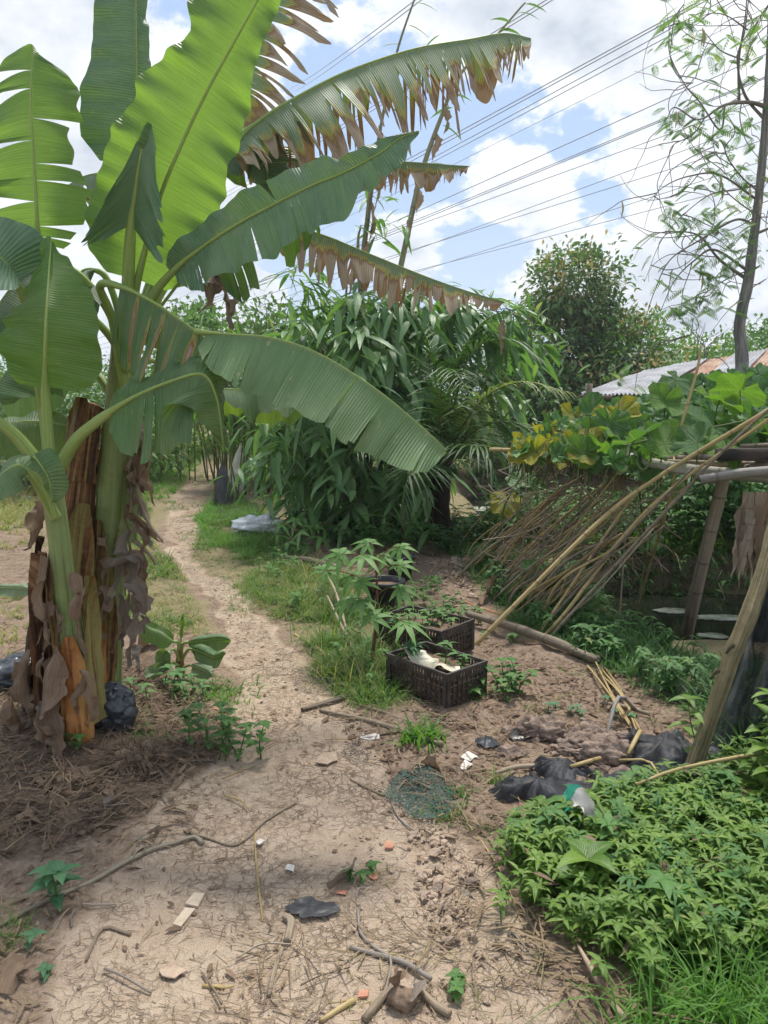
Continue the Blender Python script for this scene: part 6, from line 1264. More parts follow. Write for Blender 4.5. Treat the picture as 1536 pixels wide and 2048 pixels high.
for i in range(46):
    z = RS.rand(); x, y = (RS.uniform(120, 1150), RS.uniform(1480, 2040)) if z < .55 else (RS.uniform(860, 1400), RS.uniform(1350, 1560)) if z < .8 else (RS.uniform(20, 480), RS.uniform(1500, 1640))
    g = G(x, y); a = RS.uniform(0, 6.28); l = RS.uniform(.02, .085); v = np.array([math.cos(a), math.sin(a), 0]) * l; e0, e1 = g - v, g + v
    e0[2] = float(Hh(e0[0], e0[1])) + .008; e1[2] = float(Hh(e1[0], e1[1])) + .012; m_ = (e0 + e1) / 2 + [RS.normal(0, .012), RS.normal(0, .012), .006]
    mb = MB(); mb.tube([e0, m_, e1], RS.uniform(.0013, .0034), 6, smooth=6, jit=.2, A2=RS.rand(), ax=i)
    tag(mb.build('twig', MT[['stick', 'twig', 'bamboo_pole'][i % 3]], origin=g), near_what(x, y, i), 'twig', 'small twigs scattered on the ground')
# ------------------------------------------------------------------ crates with seedlings
def crate(name, label, c, rot, L=.52, Wd=.36, Hc=.20, seed=1, group='crates of soil'):
    t = thing(name, label, 'crate', c, group); cr, sr = math.cos(rot), math.sin(rot)
    def wp(x, y, z): return np.array([c[0] + x * cr - y * sr, c[1] + x * sr + y * cr, c[2] + z])
    mb = MB(); mb.box(wp(0, 0, .012), [L - .02, Wd - .02, .012], rot); mb.build('base', MT['crate'], t, smooth=False)
    for (ax, sgn) in ((0, -1), (0, 1), (1, -1), (1, 1)):
        mb = MB(); ln = L if ax == 0 else Wd; off = (Wd if ax == 0 else L) / 2 * sgn; r_ = rot if ax == 0 else rot + math.pi / 2
        def at(s, z, o=0): return wp(s, off + o, z) if ax == 0 else wp(off + o, s, z)
        for z, h in ((.008, .016), (.050, .006), (.085, .006), (.120, .008), (.150, .007)): mb.box(at(0, z), [ln - .012, .006, h], r_)
        n = int(ln / .034)
        for k in range(n + 1):
            s = -ln / 2 + .01 + (ln - .02) * k / n; wide = k in (0, n)
            mb.box(at(s, .0805), [.030 if wide else .006, .007 if not wide else .010, .158], r_)
        nh = int(ln / .022)
        for k in range(nh + 1):
            s = -ln / 2 + .01 + (ln - .02) * k / nh; mb.box(at(s, .168), [.010 if k % 6 else .03, .0075, .030], r_)
        mb.build('side_panel', MT['crate'], t, smooth=False)
        mb = MB(); mb.box(at(0, .190), [ln + (.012 if ax == 0 else -.013), .014, .017], r_); mb.build('rim', MT['crate'], t, smooth=False)
    # soil heaped inside
    n, m = 34, 26; U_, V_ = np.meshgrid(np.linspace(-.5, .5, n), np.linspace(-.5, .5, m), indexing='ij')
    X = U_ * (L - .02); Y = V_ * (Wd - .02); Z = .150 + .02 * fbm(np.stack([X, Y, 0 * X], -1), 7, 3, seed) + .022 * np.maximum(0, fbm(np.stack([X, Y, 0 * X], -1), 30, 3, seed + 1))
    V = np.stack([c[0] + X * cr - Y * sr, c[1] + X * sr + Y * cr, c[2] + Z], -1); mb = MB(); mb.grid(V[:, ::-1] if False else V, np.zeros(V.shape)); mb.Q = [q[:, ::-1] for q in mb.Q]
    low = V[[0, 0, -1, -1], [0, -1, -1, 0]].copy(); low[:, 2] = c[2] + .02
    mb.add(np.vstack([low, V[[0, 0, -1, -1], [0, -1, -1, 0]]]), [[0, 1, 5, 4], [1, 2, 6, 5], [2, 3, 7, 6], [3, 0, 4, 7]])
    tag(mb.build('crate_soil', MT['soil'], origin=c), 'brown potting soil filling the ' + ('front' if seed == 1 else 'rear') + ' plastic crate', 'soil')
    return t, wp
# corners of the front crate's rim read off the photograph
def atz(px, py, z):
    v = FW + np.array([1.0, 0, 0]) * (px - W0 / 2) / FPX - UP * (py - H0 / 2) / FPX; return CAM + v * ((z - CAM[2]) / v[2])
gc = G(882, 1404)[2]; hN, hL, hR = atz(892, 1348, gc + .19), atz(779, 1308, gc + .19), atz(946, 1316, gc + .19)
dl = (hL - hN); rotc = math.atan2(dl[1], dl[0]); Lc = np.linalg.norm(dl[:2]); dr = (hR - hN); Wc = min(np.linalg.norm(dr[:2]), .42)
perp = np.array([math.cos(rotc - math.pi / 2), math.sin(rotc - math.pi / 2), 0]); perp = perp * (1 if perp @ dr > 0 else -1)
cc_ = hN + dl / 2 + perp * Wc / 2; cc_[2] = gc - .005
print('CRATE', Lc, Wc, rotc)
Lc = float(np.clip(Lc, .44, .60)); Wc = float(np.clip(Wc, .30, .42))
cr1, wp1 = crate('plastic_crate', 'dusty brown plastic crate in front, filled with soil and a cream plastic sheet', cc_, rotc, Lc, Wc, seed=1)
c2 = G(845, 1306); c2[2] += 0.0
cr2, wp2 = crate('plastic_crate', 'darker plastic crate of soil behind, half hidden by the front crate and weeds', c2 + [0.02, .1, 0], rotc + .12, .50, .34, seed=2)
mbq = crumple('plastic_sheet', 'cream', [wp1(Lc * -.36, -.02, .19), wp1(-.12, .02, .185), wp1(.04, .06, .185), wp1(.17, .10, .225)], .13, None, 8, .055, tip=.7, fold=.25)
tag(mbq, 'crumpled cream plastic sheet lying on the soil of the front crate', 'plastic sheet')

# ------------------------------------------------------------------ plants near the path
def palmate(lb, c, nrm, R_, n, rs, az=None):
    nrm = unit(nrm); a0 = rs.uniform(0, 6.28) if az is None else az; ref = unit(np.cross(nrm, [0.3, 1, .2])); b = np.cross(nrm, ref)
    a = a0 + np.linspace(-2.35, 2.35, n); d = np.cos(a)[:, None] * ref + np.sin(a)[:, None] * b
    leaves(lb, np.tile(c, (n, 1)), d - nrm * .18, R_ * (1 - .35 * np.abs(np.linspace(-1, 1, n)) ** 2), R_ * .25, .30, .3, 5, 'ovate', np.clip(rs.rand() * .6 + rs.rand(n) * .3, 0, 1), .05, rs, nrm=nrm)
def cassava(label, gpx, tops, R_, seed, hub=None, n=7):
    rs = np.random.RandomState(seed); g = G(*gpx); t = thing('cassava_plant', label, 'cassava', g); st = MB()
    hb_ = P(hub[0], hub[1], g[1]) if hub else g + [0, 0, .4]
    st.tube([g - [0, 0, .03], (g + hb_) / 2 + [.02, 0, 0], hb_], [.012, .009, .006], 8, jit=.2); st.build('stem', MT['redstem'], t)
    for (x, y, dd) in tops:
        c = P(x, y, g[1] + dd); s = hb_ * (1 - .35 * rs.rand()) + g * 0; f = np.clip((c[2] - g[2]) / (hb_[2] - g[2] + 1e-6) - .12, .25, 1); s = g + (hb_ - g) * f
        lb = MB(); palmate(lb, c, np.array([rs.normal(0, .35) + (c[0] - hb_[0]) * 1.5, -.45 + rs.normal(0, .2), 1.0]), R_ * rs.uniform(.85, 1.15), n, rs)
        lf = lb.build('leaf', MT['cassava'], t); pm = MB(); pm.tube([s, (s + c) / 2 + [0, 0, .03], c], [.004, .003], 5, smooth=5)
        q = pm.build('leaf_stalk', MT['redstem'], None, origin=g); q.location = (0, 0, 0); q.parent = lf
    return t
cassava('young cassava plant with hand shaped leaves standing left of the crates', (742, 1330), [(738, 1085, .05), (800, 1093, .1), (683, 1108, 0), (726, 1112, -.1), (800, 1130, -.05), (720, 1165, -.15), (800, 1178, -.1), (690, 1200, -.15), (745, 1235, -.3), (810, 1245, -.35), (650, 1140, .1), (770, 1110, .1), (700, 1150, .1), (725, 1200, -.2)], .145, 61, (752, 1110))
cassava('low cassava seedlings behind, bright green, left of the bamboo foot', (585, 1105), [(560, 1048, 0), (590, 1040, .1), (620, 1055, 0), (600, 1065, -.1), (555, 1070, 0), (640, 1075, 0), (575, 1085, -.1), (650, 1060, .2), (610, 1090, 0), (632, 1048, .2)], .19, 62, (592, 1060), 5)
def weed(label, gpx, h, L, w, mt, seed, nst=1, pairs=5, spread=.05, name='weed', droop=.4, shape='ovate', cat='weed', group=None, lift=.5, base=None):
    rs = np.random.RandomState(seed); g = G(*gpx) if base is None else np.asarray(base); t = thing(name, label, cat, g, group); st = MB(); lm = MB()
    for i in range(nst):
        b = g + [rs.normal(0, spread), rs.normal(0, spread), -.01]; top = b + [rs.normal(0, h * .22), rs.normal(0, h * .22), h * rs.uniform(.7, 1.1)]
        c, _ = resample(catmull([b, (b + top) / 2 + [rs.normal(0, h * .08), 0, 0], top], 6), pairs + 1); st = MB(); st.tube(c, [.004, .002], 5, raw=True); st.build('stem', MT['greenstem'], t)
        for k in range(1, pairs + 1):
            a = rs.uniform(0, .6) + k * 1.57; m = 2 if k < pairs else 4; aa = a + np.arange(m) * (6.283 / m); s = .65 + .5 * math.sin(3.14 * k / (pairs + 1))
            leaves(lm, np.tile(c[k], (m, 1)), np.stack([np.cos(aa), np.sin(aa), np.full(m, lift * rs.uniform(.4, 1.2))], 1), L * s * rs.uniform(.85, 1.15, m), w * s, droop, .3, 5, shape, None, .15, rs)
    lm.build('foliage', MT[mt], t); return t
weed('broad leaved bluish green weed beside the crooked branch at the lower left', (118, 1805), .11, .075, .04, 'bluegreen', 71, 2, 3, .012)
weed('small bluish weed seedling below the broad leaved weed', (98, 1950), .03, .032, .015, 'bluegreen', 72, 1, 2, .0)
weed('pale small weed at the left edge under the crooked branch', (50, 1895), .05, .04, .02, 'bluegreen', 73, 1, 2, .0)
weed('light green mint like weed clump left of the path, below the black bag', (435, 1510), .22, .055, .04, 'weed', 74, 9, 4, .07)
weed('low bright weed right beside the orange stem base', (150, 1500), .08, .04, .03, 'weed', 75, 3, 2, .03)
weed('feathery green weed at the foot of the banana sucker', (345, 1392), .13, .06, .028, 'weed', 76, 10, 3, .10)
weed('upright weed with rounded leaves right of the front crate', (1028, 1392), .20, .055, .038, 'weed', 77, 6, 5, .06)
weed('small leafy weed touching the right corner of the front crate', (957, 1395), .10, .045, .032, 'weed', 78, 5, 3, .03)
weed('broad leaf weed in the dark grass right of the fallen pole', (1203, 1300), .14, .12, .05, 'under', 79, 2, 3, .02)
weed('tall leafy weed in front of the front slanting post', (1462, 1610), .42, .10, .038, 'herb', 80, 5, 6, .08)
weed('leafy weed against the black net right of the front post', (1520, 1560), .36, .10, .04, 'herb', 81, 5, 6, .09)
weed('large wrinkled leaf plant standing out of the herb carpet', (1140, 1800), .16, .15, .06, 'herb', 82, 1, 3, .01)
weed('small green weed near the bottom right of the path', (892, 1985), .04, .03, .02, 'weed', 83, 3, 2, .02)
weed('tiny green weed among pebbles in the middle of the path', (725, 1758), .04, .03, .018, 'weed', 84, 3, 2, .02)
weed('yellowish green weed at the left side of the fan of leaning sticks', (1065, 1225), .12, .08, .05, 'weed', 85, 3, 3, .05)
weed('dark leafy seedling left in the front crate', (0, 0), .13, .09, .02, 'bluegreen', 86, 4, 4, .03, name='seedling', cat='seedling', base=wp1(Lc * .30, .06, .15))
weed('single seedling in the middle of the front crate', (0, 0), .15, .09, .026, 'weed', 87, 1, 4, .0, name='seedling', cat='seedling', base=wp1(-.04, -.02, .15))
weed('bright seedling near the rim corner of the front crate', (0, 0), .07, .05, .018, 'weed', 88, 2, 3, .01, name='seedling', cat='seedling', base=wp1(-Lc * .28, -.07, .15))
weed('weedy seedlings covering the rear crate', (0, 0), .09, .045, .03, 'weed', 89, 14, 3, .11, name='seedling', cat='seedling', base=wp2(.03, .02, .15))
weed('leafy dark plant at the foot of the palm trunk', (868, 1100), .3, .16, .07, 'under', 90, 4, 4, .12)
weed('dark weed mass right of the palm trunk', (930, 1100), .3, .10, .04, 'under', 91, 14, 5, .28)
weed('green creeping weeds around the rear crate', (890, 1260), .10, .05, .035, 'weed', 92, 26, 3, .26)
weed('seedlings on the floor of the soil between crate and mud hole', (1150, 1430), .05, .03, .02, 'bluegreen', 93, 8, 2, .10)
weed('leafy weed under the glossy bamboo foot', (690, 1095), .2, .10, .05, 'weed', 94, 8, 4, .2)

def tussock(label, gpx, n, L, w, mt, seed, spread=.03, droop=.7, name='grass_tussock', group=None):
    rs = np.random.RandomState(seed); g = G(*gpx); lm = MB(); a = rs.uniform(0, 6.28, n); up = rs.uniform(.5, 2.6, n)
    b = g + np.stack([rs.normal(0, spread, n), rs.normal(0, spread, n), np.full(n, -.01)], 1)
    leaves(lm, b, np.stack([np.cos(a), np.sin(a), up], 1), L * rs.uniform(.5, 1.15, n), w, droop * rs.uniform(.4, 1.4, n), .3, 6, 'blade', None, .3, rs)
    return tag(lm.build(name, MT[mt], origin=g), label, 'grass', group)
tussock('bright broad bladed grass tussock on the long brown stick below the crate', (842, 1478), 120, .22, .011, 'lushgrass', 501, .05)
tussock('fine long grass tuft between the wire tangle and the front crate', (770, 1400), 190, .30, .005, 'grass', 502, .08, .9)
tussock('grass clump on the path side, right of the banana sucker', (440, 1390), 150, .15, .008, 'lushgrass', 503, .10)
tussock('small grass tuft left of the black net heap', (1000, 1570), 60, .16, .006, 'grass', 504, .03)
tussock('small grass tuft above the dark green net scrap', (915, 1590), 60, .09, .007, 'lushgrass', 505, .03)
tussock('small grass tuft right of the dark green net scrap', (965, 1665), 50, .07, .005, 'grass', 506, .03)
tussock('tall loose grass tuft left of the cassava stem', (660, 1290), 110, .42, .0055, 'grass', 511, .12, .6)
tussock('tall loose grass tuft between the path and the front crate', (715, 1375), 100, .36, .005, 'drygrass', 512, .10, .6)
tussock('grass crowding the left side of the front crate', (800, 1385), 120, .20, .006, 'lushgrass', 513, .06, .8)
tussock('grass crowding the gap between the two crates', (800, 1320), 120, .22, .006, 'grass', 514, .07, .8)
tussock('sprawling grass patch below the dark green net scrap', (890, 1630), 80, .12, .005, 'grass', 507, .05)
tussock('pale grass wisps on the clay near the brick fragments', (760, 1750), 40, .07, .004, 'drygrass', 508, .04)
tussock('grass tuft under the black poly bag by the banana stems', (270, 1480), 90, .12, .007, 'lushgrass', 509, .06)
tussock('tall reedy grass between the dead trunk and the middle banana stem', (178, 1120), 60, .7, .02, 'grass', 510, .15, .4)

# ------------------------------------------------------------------ bags, nets, pots
def blob(c, r, seed, squash=(1, 1, .7), nu=22, nv=16, amp=.3, sc=1.8, crease=0.0):
    th = np.linspace(0, 2 * np.pi, nu + 1); ph = np.linspace(0.001, np.pi - .001, nv); T_, F_ = np.meshgrid(th, ph, indexing='ij')
    D = np.stack([np.cos(T_) * np.sin(F_), np.sin(T_) * np.sin(F_), np.cos(F_)], -1); rr = 1 + amp * fbm(D, sc, 5, seed) * 1.6 + crease * (np.maximum(0, 1 - 5 * np.abs(fbm(D, 2.2, 2, seed + 5))) - .3) + crease * .7 * np.maximum(0, 1 - 6 * np.abs(fbm(D * [1, 1, .4], 3.5, 2, seed + 8)))
    return np.asarray(c) + D * rr[..., None] * r * np.array(squash), np.stack([T_ / 6.28, F_ / 3.14, 0 * T_], -1)
def blobthing(name, label, cat, mt, c, r, seed, squash=(1, 1, .7), amp=.3, sc=1.8, group=None, fine=False, crease=0.0):
    mb = MB(); V, A = blob(c, r, seed, squash, (80 if crease else 40) if fine else 22, (56 if crease else 28) if fine else 16, amp, sc, crease); mb.grid(V, A); mb.Q = [q[:, ::-1] for q in mb.Q] if False else mb.Q
    return tag(mb.build(name, MT[mt], origin=c), label, cat, group)
blobthing('poly_bag', 'black poly bag slumped against the foot of the banana stems', 'bag', 'bagblack', G(214, 1470) + [0, .1, .075],   .115, 3, (.95, .75, 1.0), .25, 1.2, fine=True, crease=.10)
blobthing('poly_bag', 'black plastic bag heap at the left edge behind the dead trunk', 'bag', 'bagblack', G(5, 1400) + [0, .2, .06], .2, 5, (1.1, .8, .55), .3, 1.5, fine=True, crease=.12)
def sack(name, label, mt, gpx, top, r, seed, amp=.25):
    g = G(*gpx); tp = P(top[0], top[1], g[1]); c, L = resample(catmull([g - [0, 0, .05], g * .6 + tp * .4, tp], 8), 24); s = np.linspace(0, 1, 24); th = np.linspace(0, 2 * np.pi, 29)
    rr = r * np.interp(s, [0, .15, .45, .8, 1], [.75, 1, .85, .38, .06]); V = c[:, None] + np.stack([np.cos(th), .75 * np.sin(th), 0 * th], 1)[None] * rr[:, None, None]
    q = V - c[:, None]; V = c[:, None] + q * (1 + amp * np.sin(th[None] * 5 + 3 * s[:, None] + seed)[..., None] * .35 + amp * fbm(V, 9, 3, seed)[..., None]); V[:, -1] = V[:, 0]
    mb = MB(); mb.grid(V, np.zeros(V.shape)); return tag(mb.build(name, MT[mt], origin=g), label, 'sack')
gS = G(482, 1005)
sack('white_sack', 'pointed cream white sack standing beside the far path', 'whitecloth', (474, 985), (482, 886), .19, 3)
sack('black_sack', 'black plastic sack in front of the cream white sack', 'blackplastic', (448, 1012), (444, 926), .15, 5)
cloth('black_netting', 'black netting drooping from the sacks into the grass', 'net', 'netthin', P(440, 935, 9.6), P(500, 960, 9.6), P(435, 1030, 9.1), P(590, 1060, 8.8), 40, 40, .06, 7)
mb = MB(); V, A = blob(G(520, 1066) + [0, .0, .09], .26, 9, (1.1, .8, .5), 34, 24, .45, 2.4); mb.grid(V, A)
tag(mb.build('white_sheet', MT['whitetarp'], origin=G(522, 1060)), 'crumpled white plastic sheet in the grass at the foot of the bamboo', 'plastic sheet')
def pot(label, gpx, r, h, lean=0):
    g = G(*gpx); t = thing('plant_pot', label, 'pot', g); th = np.linspace(0, 2 * np.pi, 33); pr = [(r * .7, 0), (r * .95, h * .9), (r * 1.06, h * .9), (r * 1.06, h), (r * .92, h), (r * .9, h * .8)]
    V = np.array([[[g[0] + a * math.cos(q), g[1] + a * math.sin(q), g[2] + b] for q in th] for a, b in pr]); mb = MB(); mb.grid(V, np.zeros(V.shape)); mb.build('pot_body', MT['blackplastic'], t)
    V = np.array([[[g[0] + a * math.cos(q), g[1] + a * math.sin(q), g[2] + h * .82] for q in th] for a in (.001, r * .92)]); mb = MB(); mb.grid(V, np.zeros(V.shape)); mb.build('pot_soil', MT['soil'], t)
pot('black plant pot behind the cassava leaves', (768, 1222), .15, .24)
pot('smaller black pot further back beside the red soil mound', (800, 1160), .13, .22)
for i, (x, y, rx, h_, lab) in enumerate([(1325, 1520, .26, .09, 'black shade net hump right of the mud clods, largest of the heap'), (1225, 1595, .22, .06, 'black shade net lying flat in front of the mud clods'), (1075, 1592, .13, .05, 'black shade net piece at the left end, nearest the path'),
                                    (1120, 1548, .13, .05, 'black shade net crumpled just left of the mud clods'), (1360, 1570, .24, .07, 'black shade net folds at the foot of the front post'), (1385, 1395, .2, .05, 'greyish net scrap in the grass at the ditch edge')]):
    g = G(x, y); n, m = 110, 46; th = np.linspace(0, 2 * np.pi, n); r = np.linspace(0, 1, m); R_, T_ = np.meshgrid(r, th, indexing='ij')
    ed = 1 + 1.0 * fbm(np.stack([np.cos(T_), np.sin(T_), 0 * T_ + i], -1), 2.2, 5, i); X = g[0] + rx * R_ * ed * np.cos(T_); Y = g[1] + rx * .75 * R_ * ed * np.sin(T_); q = np.stack([X, Y, 0 * X], -1)
    q2 = q @ np.array([[3.0, 1.2, 0], [-1.5, 1.0, 0], [0, 0, 1]]); Z = Hh(X, Y) + .012 + .45 * h_ * (1 - R_ ** 2) * (1 + .9 * fbm(q, 4, 3, i)) + .055 * (.45 - np.abs(fbm(q2, 2.6, 3, i + 20))).clip(0) * (1 - R_ ** 3) + .018 * np.maximum(0, 1 - 5 * np.abs(fbm(q2, 2.6, 2, i + 30))) + .012 * np.maximum(0, 1 - 5 * np.abs(fbm(q @ np.array([[1., -2, 0], [2, 1, 0], [0, 0, 1]]), 3.5, 2, i + 33))) + .006 * fbm(q2, 14, 3, i + 9) - .02 * R_ ** 4
    Z[:, -1] = Z[:, 0]; mb = MB(); V = np.stack([X, Y, Z], -1); V[:, -1] = V[:, 0]; mb.grid(V, np.zeros(V.shape)); tag(mb.build('shade_net', MT['net'] if i < 5 else MT['netthin'], origin=g), lab, 'net', 'pieces of net on the ground')
for (x, y, rx, ry, lab, m_, sd_) in [(845, 1590, .12, .22, 'dark green net scrap trodden into the path edge', 'netgreen', 1), (715, 1510, .06, .10, 'small black net scrap on the clay above the litter', 'netthin', 2), (622, 1822, .075, .042, 'torn blue-grey plastic scrap pressed into the clay', 'blackplastic', 3), (655, 1375, .2, .16, 'black fine netting heap at the feet of the grass left of the crate', 'netthin', 4), (975, 1490, .05, .05, 'knotted grey plastic scrap left of the mud hole', 'bagblack', 5), (1375, 1390, .22, .14, 'thin grey net draped on the grass at the ditch edge', 'netthin', 6)]:
    g = G(x, y); n, m = 40, 12; th = np.linspace(0, 2 * np.pi, n); R_, T_ = np.meshgrid(np.linspace(0, 1, m), th, indexing='ij'); ed = 1 + .6 * fbm(np.stack([np.cos(T_), np.sin(T_), 0 * T_ + sd_], -1), 2.4, 4, sd_)
    X = g[0] + rx * R_ * ed * np.cos(T_); Y = g[1] + ry * R_ * ed * np.sin(T_); q = np.stack([X, Y, 0 * X], -1); Z = Hh(X, Y) + .012 + .009 * np.abs(fbm(q, 24, 3, sd_)) + (.05 * (1 - R_) * (1 + fbm(q, 8, 3, 3)) if sd_ in (4, 6) else 0) + (.03 * (1 - R_) if sd_ == 5 else 0); Z[:, -1] = Z[:, 0]
    V = np.stack([X, Y, Z], -1); V[:, -1] = V[:, 0]; mb = MB(); mb.grid(V, np.zeros(V.shape)); tag(mb.build('plastic_scrap' if sd_ in (3, 5) else 'net_scrap', MT[m_], origin=g), lab, 'plastic scrap' if sd_ in (3, 5) else 'net')
# fine netting tangle standing in the grass left of the cassava
cloth('black_netting', 'tangled black netting standing in the grass left of the cassava', 'net', 'netthin', P(600, 1190, 6.0), P(680, 1170, 5.9), P(620, 1330, 4.9), P(700, 1350, 4.7), 40, 40, .07, 9)
for i, (x, y, r, lab) in enumerate([(1085, 1478, .10, 'big dark mud clod at the left, beside the mud hole'), (1168, 1505, .085, 'crusty mud clod in the middle of the pile'), (1215, 1525, .115, 'largest flat mud clod in front of the pile'), (1240, 1500, .08, 'mud clod at the right end of the pile'), (1140, 1515, .05, 'small mud clod between the larger ones'), (1190, 1485, .07, 'mud clod at the back of the pile'), (1262, 1530, .05, 'small mud clod at the right front of the pile')]):
    blobthing('mud_clod', lab, 'clod', 'clod', G(x, y) + [0, .04, r * .25], r * .92, 40 + i, (1.15, .8, .6), .38, 3.6, 'mud clods by the net heap', True)
mb = MB(); V, A = blob(G(1045, 1475) + [0, .03, -.0], .09, 71, (1, .8, .15), 24, 16, .3, 2); mb.grid(V, A); tag(mb.build('mud_hole', MT['blackplastic'], origin=G(1045, 1475)), 'small dark wet hollow left of the mud clods', 'hollow')
# small things on the ground
def flat(name, label, cat, mt, quad, th_=.008, lift=.002, group=None):
    th_ *= .6; cx_ = sum(p[0] for p in quad) / len(quad); cy_ = sum(p[1] for p in quad) / len(quad); rq = np.random.RandomState(int(cx_ * 7 + cy_) % 9999); q2 = []
    if cat != 'board':
        for a_, b_ in zip(quad, quad[1:] + quad[:1]): q2 += [a_, ((a_[0] + b_[0]) / 2 + rq.normal(0, 1.8), (a_[1] + b_[1]) / 2 + rq.normal(0, 1.5))]
        quad = q2
    q = [G(*p) + [0, 0, lift] for p in quad]; n = len(q); top_ = [p + [0, 0, th_] for p in q]; mb = MB()
    mb.add(np.array(q + top_), Q=[[i, (i + 1) % n, (i + 1) % n + n, i + n] for i in range(n)], T=[[n, n + i, n + i + 1] for i in range(1, n - 1)]); return tag(mb.build(name, MT[mt], origin=q[0], smooth=False), label, cat, group)
flat('wood_block', 'upper piece of the pale broken board lying on the clay', 'board', 'board', [(370, 1812), (388, 1790), (410, 1791), (396, 1818)], .012)
flat('wood_block', 'lower longer piece of the pale broken board lying on the clay', 'board', 'board', [(346, 1853), (370, 1820), (391, 1822), (362, 1858)], .012)
flat('brick_fragment', 'bright red brick fragment right of the blue-grey plastic', 'brick', 'brickred', [(670, 1790), (676, 1783), (695, 1785), (692, 1793)], .008)
flat('brick_fragment', 'paler brick fragment above the bright red one', 'brick', 'brickred', [(738, 1757), (743, 1749), (757, 1752), (755, 1760)], .007)
flat('brick_fragment', 'small brick chip near the edge of the crumbled soil', 'brick', 'brickred', [(770, 1700), (772, 1685), (788, 1692), (785, 1700)], .012)
flat('brick_fragment', 'pink brick chip at the bottom beside the coconut husk', 'brick', 'brickred', [(715, 2000), (720, 1985), (738, 1986), (735, 1998)], .012)
flat('brick_fragment', 'tiny orange brick chip above the light green weed', 'brick', 'brickred', [(424, 1420), (428, 1414), (438, 1416), (436, 1422)], .012)
flat('sandal_sole', 'pale flat sole lying on the litter below the long brown stick', 'sole', 'paper', [(720, 1478), (725, 1471), (742, 1472), (758, 1472), (759, 1480), (740, 1483)], .01)
for i, q in enumerate([[(921, 1520), (935, 1508), (957, 1520), (940, 1528)], [(920, 1540), (930, 1524), (946, 1534), (932, 1544)], [(630, 1530), (645, 1510), (672, 1508), (676, 1526), (655, 1534)], [(512, 1690), (520, 1684), (532, 1688), (522, 1694)], [(570, 1745), (575, 1735), (590, 1738), (588, 1750)], [(320, 1945), (345, 1935), (375, 1950), (350, 1965), (325, 1960)], [(1290, 1940), (1300, 1930), (1310, 1945), (1300, 1950)]]):
    flat('paper_scrap', ['white folded paper scrap left of the net heap, upper one', 'white folded paper scrap left of the net heap, lower one', 'large pale flat stone like scrap on the clay above the litter', 'small white scrap on the clay beside the split bamboo strip', 'grey white chip left of the middle of the path', 'whitish smear of plaster at the bottom left of the path', 'bit of paper below the herb carpet'][i], 'scrap', 'paper' if i not in (2, 5) else 'clodlite', q, .006, .01)
bg = thing('plastic_bag', 'torn teal green plastic bag with white paper in the herb carpet', 'bag', G(1150, 1690))
pb = G(1150, 1690) + [0, 0, .13]
crumple('bag_film', 'teal', [pb + [-.07, 0, -.01], pb + [0, .02, .015], pb + [.07, 0, -.02]], .075, bg, 3, .05, tip=.7)
crumple('paper', 'paper', [pb + [-.02, -.02, .01], pb + [.02, -.02, .02], pb + [.06, -.04, .0]], .06, bg, 4, .03, tip=.7)
hk = thing('coconut_husk', 'broken brown coconut husk at the bottom edge', 'coconut husk', G(805, 2010))
V, A = blob(G(805, 2010) + [0, 0, .015], .038, 12, (1, .8, .7), 26, 18, .3, 2); mb = MB(); mb.grid(V, A); mb.build('shell', MT['rope'], hk)
crumple('husk_flap', 'dry', [G(790, 2000) + [0, 0, .03], G(788, 1985) + [0, 0, .07], G(800, 1970) + [0, 0, .05]], .05, hk, 4, .02); crumple('husk_flap', 'dry_grey', [G(815, 2015) + [0, 0, .02], G(835, 2000) + [0, 0, .05], G(848, 1985) + [0, 0, .03]], .05, hk, 5, .02)
V, A = blob(G(262, 1535) + [0, .05, .0], .13, 13, (1.0, .75, .5), 44, 30, .4, 5); mb = MB(); mb.grid(V, A); tag(mb.build('root_stump', MT['rope'], origin=G(265, 1545)), 'shaggy dark brown banana stump in the litter right of the stems', 'stump')
crumple('dry_leaf_big', 'dry', [G(960, 1215) + [0, 0, .03], G(985, 1195) + [0, 0, .10], G(995, 1180) + [0, 0, .12]], .12, None, 9, .01).name = 'dead_leaf'
tag([o for o in C.objects if o.name.startswith('dead_leaf') and o.parent is None][0], 'large pale dry leaf upright on the red soil below the leaning sticks', 'dead leaf')
for i, (p_, w_) in enumerate([([(205, 1640), (220, 1620), (240, 1605)], .06), ([(15, 2000), (40, 1950), (65, 1930)], .09), ([(445, 1452), (485, 1468), (510, 1480)], .03), ([(1165, 1925), (1190, 1975), (1225, 2040)], .07), ([(920, 1790), (935, 1800), (950, 1812)], .03), ([(45, 1650), (60, 1640), (85, 1655)], .07), ([(270, 1690), (330, 1670), (380, 1668)], .03), ([(840, 1535), (870, 1540), (890, 1555)], .05), ([(1010, 1420), (1030, 1410), (1050, 1408)], .02), ([(320, 1290), (290, 1300), (262, 1315)], .15), ([(655, 1790), (690, 1760), (715, 1730)], .07)]):
    o_ = crumple('dead_leaf', 'dry' if i % 2 else 'dry_grey', [G(*q) + [0, 0, .02 + .015 * (k == 1)] for k, q in enumerate(p_)], w_, None, 700 + i, .02, fold=.3)
    tag(o_, ['curled dry leaf at the right edge of the dark litter', 'pale torn dry leaf in the lower left corner', 'dark curled leaf on the clay right of the weed clump', 'long grey dry leaf at the bottom below the herb carpet', 'small dry leaf on the crumbled soil', 'pale dry leaf piece in the litter at the left edge', 'thin dry leaf along the crooked branch', 'arched dry leaf above the dark green net scrap', 'small dry leaf on the soil right of the crate', 'whitish dry leaf behind the banana sucker', 'pale crumpled leaf beside the bright brick fragment'][i], 'dead leaf')
